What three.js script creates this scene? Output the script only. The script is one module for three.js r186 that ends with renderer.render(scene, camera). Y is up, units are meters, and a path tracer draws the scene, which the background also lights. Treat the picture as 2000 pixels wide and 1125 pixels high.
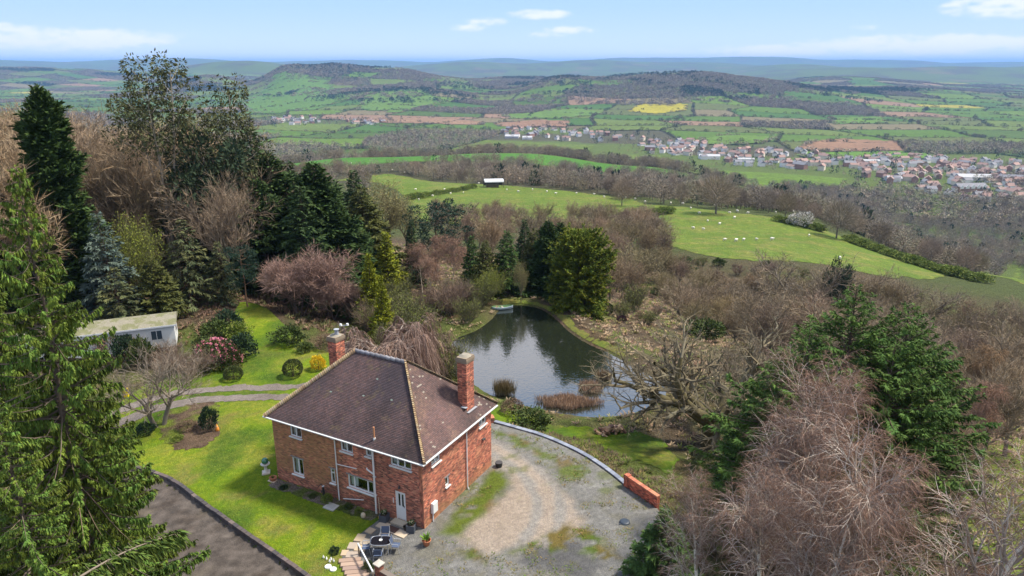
import * as THREE from 'three';
import { mergeGeometries } from 'three/addons/utils/BufferGeometryUtils.js';
import { RoundedBoxGeometry } from 'three/addons/geometries/RoundedBoxGeometry.js';

// ---------------------------------------------------------------- camera, sky, sun, exposure
const scene = new THREE.Scene();
const EYE = 27.154, PITCH = 17.3913 * Math.PI / 180, FOC = 1400;      // focal length in pixels of the 2000 px wide photograph
const camera = new THREE.PerspectiveCamera(43.779, 16 / 9, 0.5, 90000);
camera.position.set(0, EYE, 0);
camera.rotation.x = -PITCH;
const renderer = new THREE.WebGLRenderer();
renderer.toneMapping = THREE.LinearToneMapping;
renderer.toneMappingExposure = 1.52;
renderer.shadowMap.enabled = true;
const SUN = new THREE.Vector3(0.62, 1.0, -0.40).normalize();
const sun = new THREE.DirectionalLight(new THREE.Color(1.0, 0.93, 0.80), 4.8);
sun.position.copy(SUN).multiplyScalar(300);
sun.castShadow = true; sun.shadow.radius = 16;
sun.shadow.camera.left = -150; sun.shadow.camera.right = 150; sun.shadow.camera.top = 150; sun.shadow.camera.bottom = -150; sun.shadow.camera.far = 900;
sun.target.position.set(0, 0, -60);
scene.add(sun, sun.target);

// ---------------------------------------------------------------- random numbers and noise
function rng(seed) { let a = seed >>> 0; return () => { a = (a + 0x6D2B79F5) | 0; let t = Math.imul(a ^ (a >>> 15), 1 | a); t = (t + Math.imul(t ^ (t >>> 7), 61 | t)) ^ t; return ((t ^ (t >>> 14)) >>> 0) / 4294967296; }; }
const hash2 = (x, y, s = 0) => { let h = Math.imul(x | 0, 374761393) ^ Math.imul(y | 0, 668265263) ^ Math.imul(s | 0, 2147483647); h = Math.imul(h ^ (h >>> 13), 1274126177); return ((h ^ (h >>> 16)) >>> 0) / 4294967296; };
const smooth = (a, b, x) => { const t = Math.min(1, Math.max(0, (x - a) / (b - a))); return t * t * (3 - 2 * t); };
const mix = (a, b, t) => a + (b - a) * t;
function vnoise(x, y, s = 0, per = 0) {
  const ix = Math.floor(x), iy = Math.floor(y), fx = x - ix, fy = y - iy, u = fx * fx * (3 - 2 * fx), v = fy * fy * (3 - 2 * fy), w = (a) => per ? ((a % per) + per) % per : a;
  return mix(mix(hash2(w(ix), w(iy), s), hash2(w(ix + 1), w(iy), s), u), mix(hash2(w(ix), w(iy + 1), s), hash2(w(ix + 1), w(iy + 1), s), u), v);
}
function fbm(x, y, s = 0, oct = 4, per = 0) { let a = 0, k = 0.5, n = 0, f = 1; for (let i = 0; i < oct; i++) { a += k * vnoise(x * f, y * f, s + i * 17, per * f); n += k; k *= 0.5; f *= 2; } return a / n; }
const mix3 = (a, b, t) => [mix(a[0], b[0], t), mix(a[1], b[1], t), mix(a[2], b[2], t)];

// sky: pale spring blue, whitening to the horizon, with low streaks of thin cloud all round
{
  const W = 4096, H = 2048, d = new Float32Array(W * H * 4);
  const bank = (az, el, a0, e0, wa, we, s) => { const u = (az - a0) / wa, v = (el - e0) / we; return Math.max(0, 1 - u * u - v * v) * s; };
  const D = 180 / Math.PI, deck = [];
  const banks = [[-3.2, 2.55, 1.8, 0.34, 1.0], [-1.9, 3.0, 2.0, 0.36, 1.0], [2.0, 3.5, 3.0, 0.42, 1.1], [2.6, 2.05, 1.8, 0.3, 0.9], [4.4, 2.4, 2.4, 0.34, 1.0], [-30, 1.5, 8, 0.9, 1.3], [-34, 2.1, 3.5, 0.45, 1.2], [33, 3.5, 4.6, 0.95, 1.4], [28, 1.2, 9, 0.8, 1.5], [19, 0.9, 6, 0.5, 1.3], [24.8, 2.35, 1.3, 0.2, 0.7], [11, 0.9, 5, 0.3, 0.4], [-24, 1.9, 2.4, 0.3, 0.4]];
  for (let r = 0; r < H; r++) {
    const el = ((r + 0.5) / H - 0.5) * 180, e = Math.max(0, el);
    const t = 1 - Math.exp(-e / 3.2), t2 = 1 - Math.exp(-e / 30);
    let base = mix3([0.66, 0.73, 0.84], [0.25, 0.45, 0.80], t);
    base = mix3(base, [0.30, 0.44, 0.72], t2);
    for (let c = 0; c < W; c++) {
      const rd = ((c + 0.5) / W - 0.5) * 2 * Math.PI, az = Math.atan2(Math.cos(rd), -Math.sin(rd)) * D;
      let m = 0;
      if (el > 0 && el < 80 && r > 1024) {
        // cloud deck seen in perspective, the same all round
        if (el > 4.4) {
          if (r % 4 === 0 && c % 4 === 0 || !(c in deck)) { const k = 1 / (Math.sin(el / D) + 0.06), cx = Math.cos(rd) * Math.cos(el / D) * k, cz = Math.sin(rd) * Math.cos(el / D) * k; deck[c] = smooth(0.36, 0.68, fbm(cx * 0.9 + 40, cz * 0.9 + 40, 5, 4)) * 0.8 * smooth(4.5, 12, el); }
          m = deck[c - c % 4] ?? 0;
        }
        if (el < 6) { let q = 0; for (const b of banks) q = Math.max(q, bank(az, el, ...b)); const w = fbm(az * 0.55, el * 2.6, 9, 5), w2 = fbm(az * 1.7 + 9, el * 5, 12, 4); m = Math.max(m, smooth(0.1, 1.0, q * (0.15 + 1.3 * w) + (w2 - 0.5) * 0.9 * Math.min(1, q * 2.5)) * 0.62); }
      }
      const cl = mix3([0.76, 0.75, 0.80], [0.84, 0.80, 0.82], Math.min(1, e / 5));
      const o = (r * W + c) * 4;
      for (let i = 0; i < 3; i++) d[o + i] = mix(base[i], cl[i], m);
      d[o + 3] = 1;
    }
  }
  const t = new THREE.DataTexture(d, W, H, THREE.RGBAFormat, THREE.FloatType);
  t.mapping = THREE.EquirectangularReflectionMapping; t.magFilter = THREE.LinearFilter; t.minFilter = THREE.LinearFilter; t.needsUpdate = true;
  scene.background = t; scene.environment = t;
}
scene.fog = new THREE.FogExp2(new THREE.Color(0.30, 0.56, 1.0), 0.00006);

// ---------------------------------------------------------------- naming
const taken = new Map();
const numbered = (n) => { const k = taken.get(n) ?? 0; taken.set(n, k + 1); return k ? n + '_' + String(k).padStart(3, '0') : n; };
function tag(o, label, category, group, kind) { if (label) o.userData.label = label; if (category) o.userData.category = category; if (group) o.userData.group = group; if (kind) o.userData.kind = kind; return o; }
const shadow = (m) => { m.castShadow = true; m.receiveShadow = true; return m; };
function thing(name, label, category, pos = [0, 0, 0], turn = 0, group) { const g = new THREE.Group(); g.name = numbered(name); g.position.set(...pos); g.rotation.y = turn; tag(g, label, category, group); scene.add(g); return g; }
function mesh(name, geo, mat, parent) { const m = shadow(new THREE.Mesh(Array.isArray(geo) ? (geo.length > 1 ? mergeGeometries(geo.map((g) => g.index ? g.toNonIndexed() : g)) : geo[0]) : geo, mat)); m.name = parent ? name : numbered(name); (parent ?? scene).add(m); return m; }
function copyOf(root, label, group, pos, turn, scale) { const c = root.clone(); c.name = numbered(root.name.replace(/_\d{3}$/, '')); c.userData = { ...root.userData }; if (label) c.userData.label = label; if (group) c.userData.group = group; c.position.set(...pos); c.rotation.y = turn; if (scale) c.scale.set(...(Array.isArray(scale) ? scale : [scale, scale, scale])); scene.add(c); return c; }
const std = (r, g, b, rough = 0.9, extra = {}) => new THREE.MeshStandardMaterial({ color: new THREE.Color().setRGB(r, g, b), roughness: rough, ...extra });
const box = (w, h, d, x, y, z) => new THREE.BoxGeometry(w, h, d).translate(x, y, z);
const cyl = (r0, r1, h, x, y, z, n = 12) => new THREE.CylinderGeometry(r0, r1, h, n).translate(x, y, z);
const V = (x, y, z) => new THREE.Vector3(x, y, z);
function pipe(pts, r, n = 8) { const c = new THREE.CurvePath(); for (let i = 1; i < pts.length; i++) c.add(new THREE.LineCurve3(V(...pts[i - 1]), V(...pts[i]))); return new THREE.TubeGeometry(c, (pts.length - 1) * 4, r, n); }
// ---------------------------------------------------------------- from the photograph's pixels to places on the land
const CP = Math.cos(PITCH), SP = Math.sin(PITCH);
const ray = (px, py) => { const x = (px - 1000) / FOC, y = (562.5 - py) / FOC; return V(x, y * CP - SP, -CP - y * SP); };
const onLevel = (px, py, y = 0) => { const d = ray(px, py), t = (y - EYE) / d.y; return [d.x * t, d.z * t]; };
const level = (y, ...pts) => pts.map(([a, b]) => onLevel(a, b, y));
function sdPoly(x, z, poly) {                                     // signed distance, negative inside
  let d = 1e9, inside = false;
  for (let i = 0, j = poly.length - 1; i < poly.length; j = i++) {
    const [ax, az] = poly[j], [bx, bz] = poly[i], ex = bx - ax, ez = bz - az, t = Math.max(0, Math.min(1, ((x - ax) * ex + (z - az) * ez) / (ex * ex + ez * ez + 1e-12))), qx = x - ax - ex * t, qz = z - az - ez * t;
    d = Math.min(d, qx * qx + qz * qz);
    if ((az > z) !== (bz > z) && x < ax + (z - az) / (bz - az) * ex) inside = !inside;
  }
  return (inside ? -1 : 1) * Math.sqrt(d);
}
const sdLine = (x, z, line) => { let d = 1e9; for (let i = 1; i < line.length; i++) { const [ax, az] = line[i - 1], [bx, bz] = line[i], ex = bx - ax, ez = bz - az, t = Math.max(0, Math.min(1, ((x - ax) * ex + (z - az) * ez) / (ex * ex + ez * ez + 1e-12))); d = Math.min(d, Math.hypot(x - ax - ex * t, z - az - ez * t)); } return d; };
function spline(pts, n = 8) { const c = new THREE.CatmullRomCurve3(pts.map(([x, z]) => V(x, 0, z))); return c.getPoints(n * (pts.length - 1)).map((p) => [p.x, p.z]); }

// lines and outlines in the garden (world metres)
const KERB = spline(level(-0.3, [215, 902], [272, 915], [330, 935], [400, 985], [470, 1035], [540, 1083], [605, 1130], [690, 1195]), 4);
const TARMAC = [...KERB, ...level(-0.6, [620, 1320], [300, 1500], [-500, 1300], [-250, 950], [80, 890])];
const WALLTOP = spline(level(0.05, [966, 824], [1010, 836], [1060, 851], [1110, 872], [1150, 893], [1190, 920], [1226, 949]), 6);
const BRICKEND = level(0.05, [1228, 951], [1285, 990]);
const BRINK = [...level(0, [420, 560], [620, 640], [760, 690], [880, 770]), ...WALLTOP, ...BRICKEND, ...level(0, [1340, 1060], [1400, 1180], [1500, 1400])];   // where the garden's shelf ends
const SHELF = [...BRINK, [40, 30], [-200, 30], [-200, -140], [-90, -140]];
const WATER = -3.6;
const POND = spline([...level(WATER, [975, 604], [1000, 596], [1045, 600], [1080, 618], [1112, 648], [1150, 672], [1195, 692], [1245, 722], [1292, 748], [1300, 775], [1262, 800], [1185, 815], [1115, 811], [1060, 801], [1000, 787], [950, 768], [915, 745], [885, 735], [872, 700], [892, 660], [925, 648], [955, 628], [975, 604])], 3);
const HOUSE = { x: -5.345, z: -37.417, yaw: 0.494, L: 12.216, D: 8.207, H: 4.93, rise: 3.757 };
const hx = [Math.cos(HOUSE.yaw), Math.sin(HOUSE.yaw)], hz = [-Math.sin(HOUSE.yaw), Math.cos(HOUSE.yaw)];
const fromHouse = (x, z) => [HOUSE.x + hx[0] * x + hz[0] * z, HOUSE.z + hx[1] * x + hz[1] * z];

// the lie of the land: height at distance r along directions of compass az (degrees), then hills
const RR = [0, 60, 90, 120, 150, 180, 250, 300, 420, 520, 600, 750, 900, 1100, 1400, 2000, 3000, 6000, 40000];
const LAND = [
  [-60, [4, 4, 6, 7, 6, 5, 0, -8, -25, -38, -52, -82, -110, -140, -150, -152, -150, -150, -150]],
  [-40, [2, 2, 4, 5, 4.2, 3, -3, -10, -26, -40, -54, -84, -112, -140, -150, -152, -150, -150, -150]],
  [-25, [0, 0.5, 1.5, 1.0, -1, -4, -14, -20, -33, -43, -54, -82, -110, -138, -150, -152, -150, -150, -150]],
  [-12, [0, 0, -1, -5, -10, -15, -26, -31, -39, -50, -51, -64, -95, -132, -150, -152, -150, -150, -150]],
  [0, [0, -2, -3.4, -9, -14.5, -20, -27.5, -32, -41, -53, -53, -61.5, -86, -126, -149, -152, -150, -150, -150]],
  [10, [0, -3, -6, -13, -19, -21.5, -28, -32, -44, -59, -61, -73, -104, -138, -150, -152, -150, -150, -150]],
  [20, [0, -5, -12, -20, -25.5, -22, -28, -31.5, -51, -69, -73, -92, -138, -149, -151, -152, -150, -150, -150]],
  [34, [0, -6, -14, -22, -29, -26.5, -34, -45, -76, -99, -116, -138, -149, -150, -151, -152, -150, -150, -150]],
  [60, [0, -8, -16, -25, -33, -34, -44, -56, -86, -110, -126, -142, -150, -150, -151, -152, -150, -150, -150]],
];
function profile(hs, r) {
  if (r >= RR[RR.length - 1]) return hs[hs.length - 1];
  let k = 0; while (RR[k + 1] < r) k++;
  const t = (r - RR[k]) / (RR[k + 1] - RR[k]), m = (i) => i <= 0 || i >= RR.length - 1 ? 0 : (() => { const a = (hs[i] - hs[i - 1]) / (RR[i] - RR[i - 1]), b = (hs[i + 1] - hs[i]) / (RR[i + 1] - RR[i]); return a * b <= 0 ? 0 : 2 * a * b / (a + b); })();
  const w = RR[k + 1] - RR[k], t2 = t * t, t3 = t2 * t;
  return (2 * t3 - 3 * t2 + 1) * hs[k] + (t3 - 2 * t2 + t) * w * m(k) + (3 * t2 - 2 * t3) * hs[k + 1] + (t3 - t2) * w * m(k + 1);
}
// far hills: [az deg, distance, height above the valley, half-width along az deg, half-depth m]
const HILLS = [[-13.2, 5000, 150, 3.0, 900], [-16.6, 4800, 135, 2.4, 800], [-9.0, 4800, 128, 3.6, 800], [-4.5, 4400, 70, 4.0, 700], [3.6, 3900, 92, 3.4, 700], [9.5, 3900, 108, 5.2, 750], [14.5, 3800, 84, 3.8, 700], [19, 3700, 52, 4.0, 650], [24, 3600, 22, 4.0, 600], [-22, 5200, 95, 3.0, 900], [-8, 3500, 42, 7, 500], [17, 4300, 62, 7, 600], [28, 4600, 42, 6, 600], [1, 5200, 80, 6, 700], [24, 6200, 75, 6, 800],
  [-34, 7500, 150, 9, 1200], [-20, 9000, 185, 7, 1500], [-4, 11000, 195, 8, 1700], [6, 12000, 190, 7, 1700], [14, 13000, 165, 8, 2000], [24, 9000, 120, 6, 1400], [21, 11000, 165, 5, 1500], [31, 10000, 130, 6, 1500], [38, 12000, 150, 8, 2000],
  [-36, 16000, 250, 10, 2500], [-24, 17000, 245, 8, 2500], [-12, 18500, 270, 9, 2500], [-2, 19000, 262, 5, 2500], [0.8, 20500, 285, 2.4, 2400], [9, 19000, 290, 9, 2600], [17, 20000, 285, 8, 2600], [26, 19000, 215, 7, 2600], [35, 22000, 215, 10, 2600], [44, 20000, 170, 10, 2600], [-50, 15000, 200, 14, 2500], [58, 18000, 170, 14, 2600]];
function landAt(x, z) {
  const r = Math.hypot(x, z), az = Math.max(-60, Math.min(60, Math.atan2(x, -z) * 57.29578));
  let k = 0; while (LAND[k + 1][0] < az) k++;
  let s = (az - LAND[k][0]) / (LAND[k + 1][0] - LAND[k][0]); s = s * s * (3 - 2 * s);
  let h = mix(profile(LAND[k][1], r), profile(LAND[k + 1][1], r), s);
  if (r > 2000) { let up = 0; for (const [a, d, g, wa, wd] of HILLS) { const u = (az - a) / wa, v = (r - d) / wd, q = u * u + v * v; if (q < 9) up = Math.max(up, 0) + g * Math.exp(-q * 1.1) * (1 - Math.min(0.75, up / 260)); } h += up * (r > 8000 ? 0.72 + 0.62 * fbm(x / 2600, z / 2600, 78, 4) : 0.86 + 0.28 * fbm(x / 900, z / 900, 77, 4)); }
  if (r > 120) h += (fbm(x / 90, z / 90, 71, 3) - 0.5) * Math.min(3, (r - 120) / 80) * (r > 1200 ? 2.2 : 1);
  return h;
}
function nearAt(x, z) {
  const s = -Math.min(60, Math.max(-60, sdPoly(x, z, SHELF))) * -1;       // beyond the brink s > 0
  let h = Math.max(0, -x - 34) * 0.03;
  const drop = smooth(-0.1, 0.3, s) * 0.75;
  h -= s > 0 ? drop + 0.24 * Math.min(s, 11) + Math.max(0, s - 11) * 0.16 : drop;
  const t = x < -1 && z > -60 ? sdPoly(x, z, TARMAC) : 99;
  if (t < 9) h -= mix(0.33 * (1 - smooth(0, 9, t)), 0.62, 1 - smooth(-0.25, 0.12, t));
  return h;
}
let triCount0 = 0;
function heightAt(x, z) {
  const r = Math.hypot(x, z); let h;
  if (r < 150) {
    const w = smooth(78, 135, r); h = w < 1 ? mix(nearAt(x, z), landAt(x, z), w) : landAt(x, z);
    const p = x > -30 && x < 36 && z < -38 && z > -108 ? sdPoly(x, z, POND) : 99;
    if (p < 14) h = mix(h, p < 0 ? WATER - Math.min(0.7, -p * 0.3) : WATER + 0.05 + Math.min(0.45, p * 0.22), (1 - smooth(0.5, 12, p)) * smooth(-0.2, 3.5, sdPoly(x, z, SHELF)));
    if (r > 45) h += (fbm(x / 5, z / 5, 31, 3) - 0.5) * 0.35 * smooth(0, 4, Math.max(sdPoly(x, z, SHELF), -x - 30)) * smooth(0, 2, p);
  } else h = landAt(x, z);
  return h;
}
function onLand(px, py) {                                          // where the line of sight through a pixel meets the land
  const d = ray(px, py), hl = Math.hypot(d.x, d.z); let t = 24 / hl, last = t;
  for (let i = 0; i < 4000; i++) { const y = EYE + d.y * t; if (y < heightAt(d.x * t, d.z * t)) { let a = last, b = t; for (let k = 0; k < 18; k++) { const m = (a + b) / 2; if (EYE + d.y * m < heightAt(d.x * m, d.z * m)) b = m; else a = m; } return V(d.x * b, heightAt(d.x * b, d.z * b), d.z * b); } last = t; t *= t * hl > 140 ? 1.012 : 1.006; if (t * hl > 35000) break; }
  return null;
}
const atRange = (px, py, r) => { const d = ray(px, py), k = r / Math.hypot(d.x, d.z), x = d.x * k, z = d.z * k; return { x, z, ground: heightAt(x, z), sight: EYE + d.y * k }; };

// ---------------------------------------------------------------- textures: what surfaces are made of
function tile(n, fn, srgb = true) {
  const d = new Uint8Array(n * n * 4);
  for (let y = 0; y < n; y++) for (let x = 0; x < n; x++) { const c = fn(x / n, y / n), o = (y * n + x) * 4; for (let i = 0; i < 3; i++) d[o + i] = Math.max(0, Math.min(255, c[i] * 255)); d[o + 3] = 255; }
  const t = new THREE.DataTexture(d, n, n); t.wrapS = t.wrapT = THREE.RepeatWrapping; t.magFilter = THREE.LinearFilter; t.minFilter = THREE.LinearMipmapLinearFilter; t.generateMipmaps = true; t.colorSpace = srgb ? THREE.SRGBColorSpace : THREE.NoColorSpace; t.needsUpdate = true; return t;
}
const grassTile = tile(512, (u, v) => { const a = vnoise(u * 160, v * 160, 1, 160), b = fbm(u * 24, v * 24, 2, 3, 24), c = vnoise(u * 256, v * 256, 4, 256), k = 0.62 + 0.24 * a + 0.2 * b + 0.16 * (c - 0.5); return [k * (0.92 + 0.16 * b), k, k * (0.8 + 0.3 * a)]; });
const soilTile = tile(512, (u, v) => { const a = vnoise(u * 128, v * 128, 5, 128), b = fbm(u * 14, v * 14, 6, 4, 14), c = vnoise(u * 256, v * 256, 8, 256), k = 0.46 + 0.3 * a + 0.36 * b + 0.26 * (c - 0.5); return [k, k * (0.96 + 0.08 * c), k * (0.92 + 0.1 * a)]; });
const gravelTile = tile(512, (u, v) => { const a = hash2(Math.floor(u * 170), Math.floor(v * 170), 9), a2 = vnoise(u * 256, v * 256, 3, 256), b = fbm(u * 20, v * 20, 10, 3, 20), k = 0.47 + 0.26 * a + 0.22 * a2 + 0.2 * b; return [k * (1 + 0.07 * (a2 - 0.5)), k, k * (1 - 0.1 * (a - 0.5))]; });
const tarTile = tile(512, (u, v) => { const a = vnoise(u * 256, v * 256, 11, 256), b = fbm(u * 10, v * 10, 12, 5, 10), k = 0.45 + 0.25 * a + 0.4 * (b - 0.3); return [k, k * 0.985, k * 0.97]; });
const rep = (t, m) => { const c = t.clone(); c.repeat.set(1 / m, 1 / m); c.needsUpdate = true; return c; };
const landMat = (t, m, bump, rough = 0.97) => new THREE.MeshPhysicalMaterial({ specularIntensity: 0.25, map: rep(t, m), bumpMap: rep(t, m), bumpScale: bump, roughness: rough, vertexColors: true });
const M = { ground: landMat(soilTile, 9, 0.25), grass: landMat(grassTile, 6, 0.08), pasture: landMat(grassTile, 26, 0.3), gravel: landMat(gravelTile, 4, 0.05), dirt: landMat(soilTile, 7, 0.05), tarmac: landMat(tarTile, 5, 0.012, 0.9), crop: landMat(soilTile, 60, 0.2) };

// ---------------------------------------------------------------- the ground: one sheet from under the camera to the horizon
const GREEN = [0.135, 0.215, 0.022], FIELD = [0.16, 0.255, 0.035];
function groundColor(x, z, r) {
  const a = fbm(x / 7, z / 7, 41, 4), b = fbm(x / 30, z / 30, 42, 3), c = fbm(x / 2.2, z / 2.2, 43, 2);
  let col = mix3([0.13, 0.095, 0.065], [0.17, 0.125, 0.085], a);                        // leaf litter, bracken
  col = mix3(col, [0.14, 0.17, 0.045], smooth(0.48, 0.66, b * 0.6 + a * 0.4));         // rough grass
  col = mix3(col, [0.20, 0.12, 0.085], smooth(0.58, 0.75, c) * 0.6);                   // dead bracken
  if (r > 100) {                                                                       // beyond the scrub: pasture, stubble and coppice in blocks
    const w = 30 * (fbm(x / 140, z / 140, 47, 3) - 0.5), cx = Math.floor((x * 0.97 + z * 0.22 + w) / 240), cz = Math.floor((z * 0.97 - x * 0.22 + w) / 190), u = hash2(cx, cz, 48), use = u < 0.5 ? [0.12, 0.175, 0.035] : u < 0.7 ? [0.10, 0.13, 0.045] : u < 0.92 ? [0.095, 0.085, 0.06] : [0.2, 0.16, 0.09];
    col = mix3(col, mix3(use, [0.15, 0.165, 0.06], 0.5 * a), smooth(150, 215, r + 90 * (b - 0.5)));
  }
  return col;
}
{
  const az = [], rr = []; for (let a = -180; a < -48; a += 6) az.push(a); for (let a = -48; a < 48; a += 0.25) az.push(a); for (let a = 48; a <= 180; a += 6) az.push(a);
  for (let r = 4; r < 30; r += 3) rr.push(r); for (let r = 30; r < 130; r += 0.7) rr.push(r); for (let r = 130; r < 32000; r *= 1.0135) rr.push(r); rr.push(34000);
  const nc = az.length, nr = rr.length, p = new Float32Array(nc * nr * 3), uv = new Float32Array(nc * nr * 2), col = new Float32Array(nc * nr * 3), idx = [];
  for (let i = 0; i < nr; i++) for (let j = 0; j < nc; j++) {
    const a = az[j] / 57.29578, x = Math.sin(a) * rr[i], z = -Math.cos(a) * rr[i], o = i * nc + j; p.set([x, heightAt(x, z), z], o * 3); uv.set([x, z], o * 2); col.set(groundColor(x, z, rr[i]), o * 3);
    if (i && j) { const b = o - nc; idx.push(b - 1, o, o - 1, b - 1, b, o); }
  }
  const g = new THREE.BufferGeometry(); g.setAttribute('position', new THREE.BufferAttribute(p, 3)); g.setAttribute('uv', new THREE.BufferAttribute(uv, 2)); g.setAttribute('color', new THREE.BufferAttribute(col, 3)); g.setIndex(idx); g.computeVertexNormals();
  triCount0 += idx.length / 3;
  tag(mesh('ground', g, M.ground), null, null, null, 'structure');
}
// a sheet laid on the land where sd < 0, cut along its edge
function sheet(name, sd, [x0, z0, x1, z1], step, lift, mat, colour, label) {
  const nx = Math.ceil((x1 - x0) / step), nz = Math.ceil((z1 - z0) / step), s = new Float32Array((nx + 1) * (nz + 1)), P = [], U = [], C = [], N = [];
  const X = (i) => x0 + i * step, Z = (j) => z0 + j * step;
  for (let j = 0; j <= nz; j++) for (let i = 0; i <= nx; i++) s[j * (nx + 1) + i] = sd(X(i), Z(j));
  const e = Math.max(0.3, step), cache = new Map();
  const info = (x, z) => { const key = x.toFixed(3) + ',' + z.toFixed(3); let c = cache.get(key); if (!c) { const n = V(heightAt(x - e, z) - heightAt(x + e, z), 2 * e, heightAt(x, z - e) - heightAt(x, z + e)).normalize(); c = [heightAt(x, z) + lift, colour(x, z), n]; cache.set(key, c); } return c; };
  const out = (x, z) => { const [y, c, n] = info(x, z); P.push(x, y, z); U.push(x, z); C.push(...c); N.push(n.x, n.y, n.z); };
  const tri = (a, b, c) => {
    const pts = []; const v = [a, b, c];
    for (let k = 0; k < 3; k++) { const q = v[k], w = v[(k + 1) % 3]; if (q[2] < 0) pts.push(q); if ((q[2] < 0) !== (w[2] < 0)) { const t = q[2] / (q[2] - w[2]); pts.push([mix(q[0], w[0], t), mix(q[1], w[1], t), 0]); } }
    for (let k = 2; k < pts.length; k++) { out(pts[0][0], pts[0][1]); out(pts[k - 1][0], pts[k - 1][1]); out(pts[k][0], pts[k][1]); }
  };
  for (let j = 0; j < nz; j++) for (let i = 0; i < nx; i++) { const q = (a, b) => [X(a), Z(b), s[b * (nx + 1) + a]], a = q(i, j), b = q(i + 1, j), c = q(i, j + 1), d = q(i + 1, j + 1); if (Math.min(a[2], b[2], c[2], d[2]) >= 0) continue; tri(a, c, b); tri(b, c, d); }
  const g = new THREE.BufferGeometry(); g.setAttribute('position', new THREE.Float32BufferAttribute(P, 3)); g.setAttribute('uv', new THREE.Float32BufferAttribute(U, 2)); g.setAttribute('color', new THREE.Float32BufferAttribute(C, 3)); g.setAttribute('normal', new THREE.Float32BufferAttribute(N, 3));
  triCount0 += P.length / 9;
  return tag(mesh(name, g, mat), label, null, null, 'structure');
}
const boxOf = (poly, m = 1) => [Math.min(...poly.map((p) => p[0])) - m, Math.min(...poly.map((p) => p[1])) - m, Math.max(...poly.map((p) => p[0])) + m, Math.max(...poly.map((p) => p[1])) + m];
const rag = (x, z, k, w) => (fbm(x / w, z / w, 55, 3) - 0.5) * k + (fbm(x / w * 4.3, z / w * 4.3, 57, 3) - 0.5) * k * 0.8;
const lawnC = (x, z) => { const a = fbm(x / 3.5, z / 3.5, 61, 4), b = fbm(x / 0.9, z / 0.9, 62, 3), c = fbm(x / 7, z / 7, 63, 3), d = fbm(x / 1.8 + z / 5, z / 1.8, 60, 3); let k = mix3([0.105, 0.19, 0.012], [0.19, 0.27, 0.014], smooth(0.3, 0.7, a)); k = mix3(k, [0.27, 0.25, 0.05], smooth(0.47, 0.68, b * 0.45 + c * 0.55) * 0.5); k = mix3(k, [0.22, 0.17, 0.07], smooth(0.62, 0.74, d) * 0.55); return mix3(k, [0.075, 0.13, 0.018], smooth(0.56, 0.7, 1 - a) * 0.7); };

// tarmac drive
sheet('tarmac_drive', (x, z) => sdPoly(x, z, TARMAC), [-60, -50, -2, -10], 0.5, 0.03, M.tarmac, (x, z) => { const a = fbm(x / 4, z / 4, 64, 4), b = fbm(x / 1.2, z / 1.2, 65, 3); let c = mix3([0.17, 0.145, 0.13], [0.25, 0.22, 0.195], a); c = mix3(c, [0.15, 0.12, 0.10], smooth(0.56, 0.7, b) * 0.6); return mix3(c, [0.22, 0.19, 0.13], smooth(0.6, 0.75, fbm(x / 2, z / 2, 66, 3)) * 0.5); });
// garden drive of two wheel tracks, and the lawns on either side of it
const DRIVEMID = spline(level(0, [150, 845], [235, 812], [300, 789], [370, 775], [440, 769], [520, 767], [600, 764], [700, 740]));
const LAWN = [...level(-0.15, [215, 902], [272, 915], [330, 935], [400, 985], [470, 1035], [540, 1083], [605, 1130], [675, 1195]), ...level(0, [735, 1195], [690, 1125], [664, 1082], [700, 1040], [742, 1012], [700, 985], [660, 950], [640, 900], [700, 800], [740, 755]), ...level(0, [690, 700], [610, 680], [545, 625], [515, 596], [470, 590], [440, 640], [410, 720], [300, 742], [225, 790], [170, 840])];
const YARD = [...level(0, [742, 1012], [700, 1040], [666, 1080], [690, 1125], [735, 1195], [800, 1300], [1500, 1400], [1400, 1180], [1330, 1050], [1287, 992], [1226, 952], [1190, 923], [1150, 896], [1110, 875], [1060, 854], [1010, 839], [960, 824], [905, 800], [800, 850], [780, 980])];
const BED = level(0, [318, 805], [380, 790], [412, 785], [435, 805], [428, 850], [400, 872], [350, 872], [310, 850], [300, 825]);
const WORN = level(0, [948, 852], [990, 872], [1055, 918], [1092, 962], [1135, 1015], [1105, 1042], [1045, 1058], [950, 1084], [900, 1045], [945, 1000], [1000, 955], [990, 925], [958, 903], [930, 880]);
sheet('lawn', (x, z) => Math.max(sdPoly(x, z, LAWN), -(sdPoly(x, z, TARMAC) - 0.12)) + rag(x, z, 0.25, 0.8), boxOf(LAWN), 0.45, 0.03, M.grass, lawnC);
const DW = (x, z) => sdLine(x, z, DRIVEMID);
const trackC = (x, z) => mix3([0.22, 0.185, 0.165], [0.34, 0.295, 0.27], fbm(x / 1.5, z / 1.5, 67, 4));
sheet('wheel_tracks', (x, z) => Math.abs(DW(x, z) - 1.0) - 0.62 + rag(x, z, 0.7, 1.2), boxOf(DRIVEMID, 3), 0.3, 0.055, M.gravel, trackC);
sheet('flower_bed', (x, z) => sdPoly(x, z, BED) + rag(x, z, 1.2, 1.5), boxOf(BED), 0.3, 0.055, M.dirt, (x, z) => mix3(mix3([0.10, 0.068, 0.05], [0.17, 0.115, 0.08], fbm(x / 0.8, z / 0.8, 68, 3)), [0.16, 0.2, 0.03], smooth(0.5, 0.65, fbm(x / 1.3, z / 1.3, 69, 3))));
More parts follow.
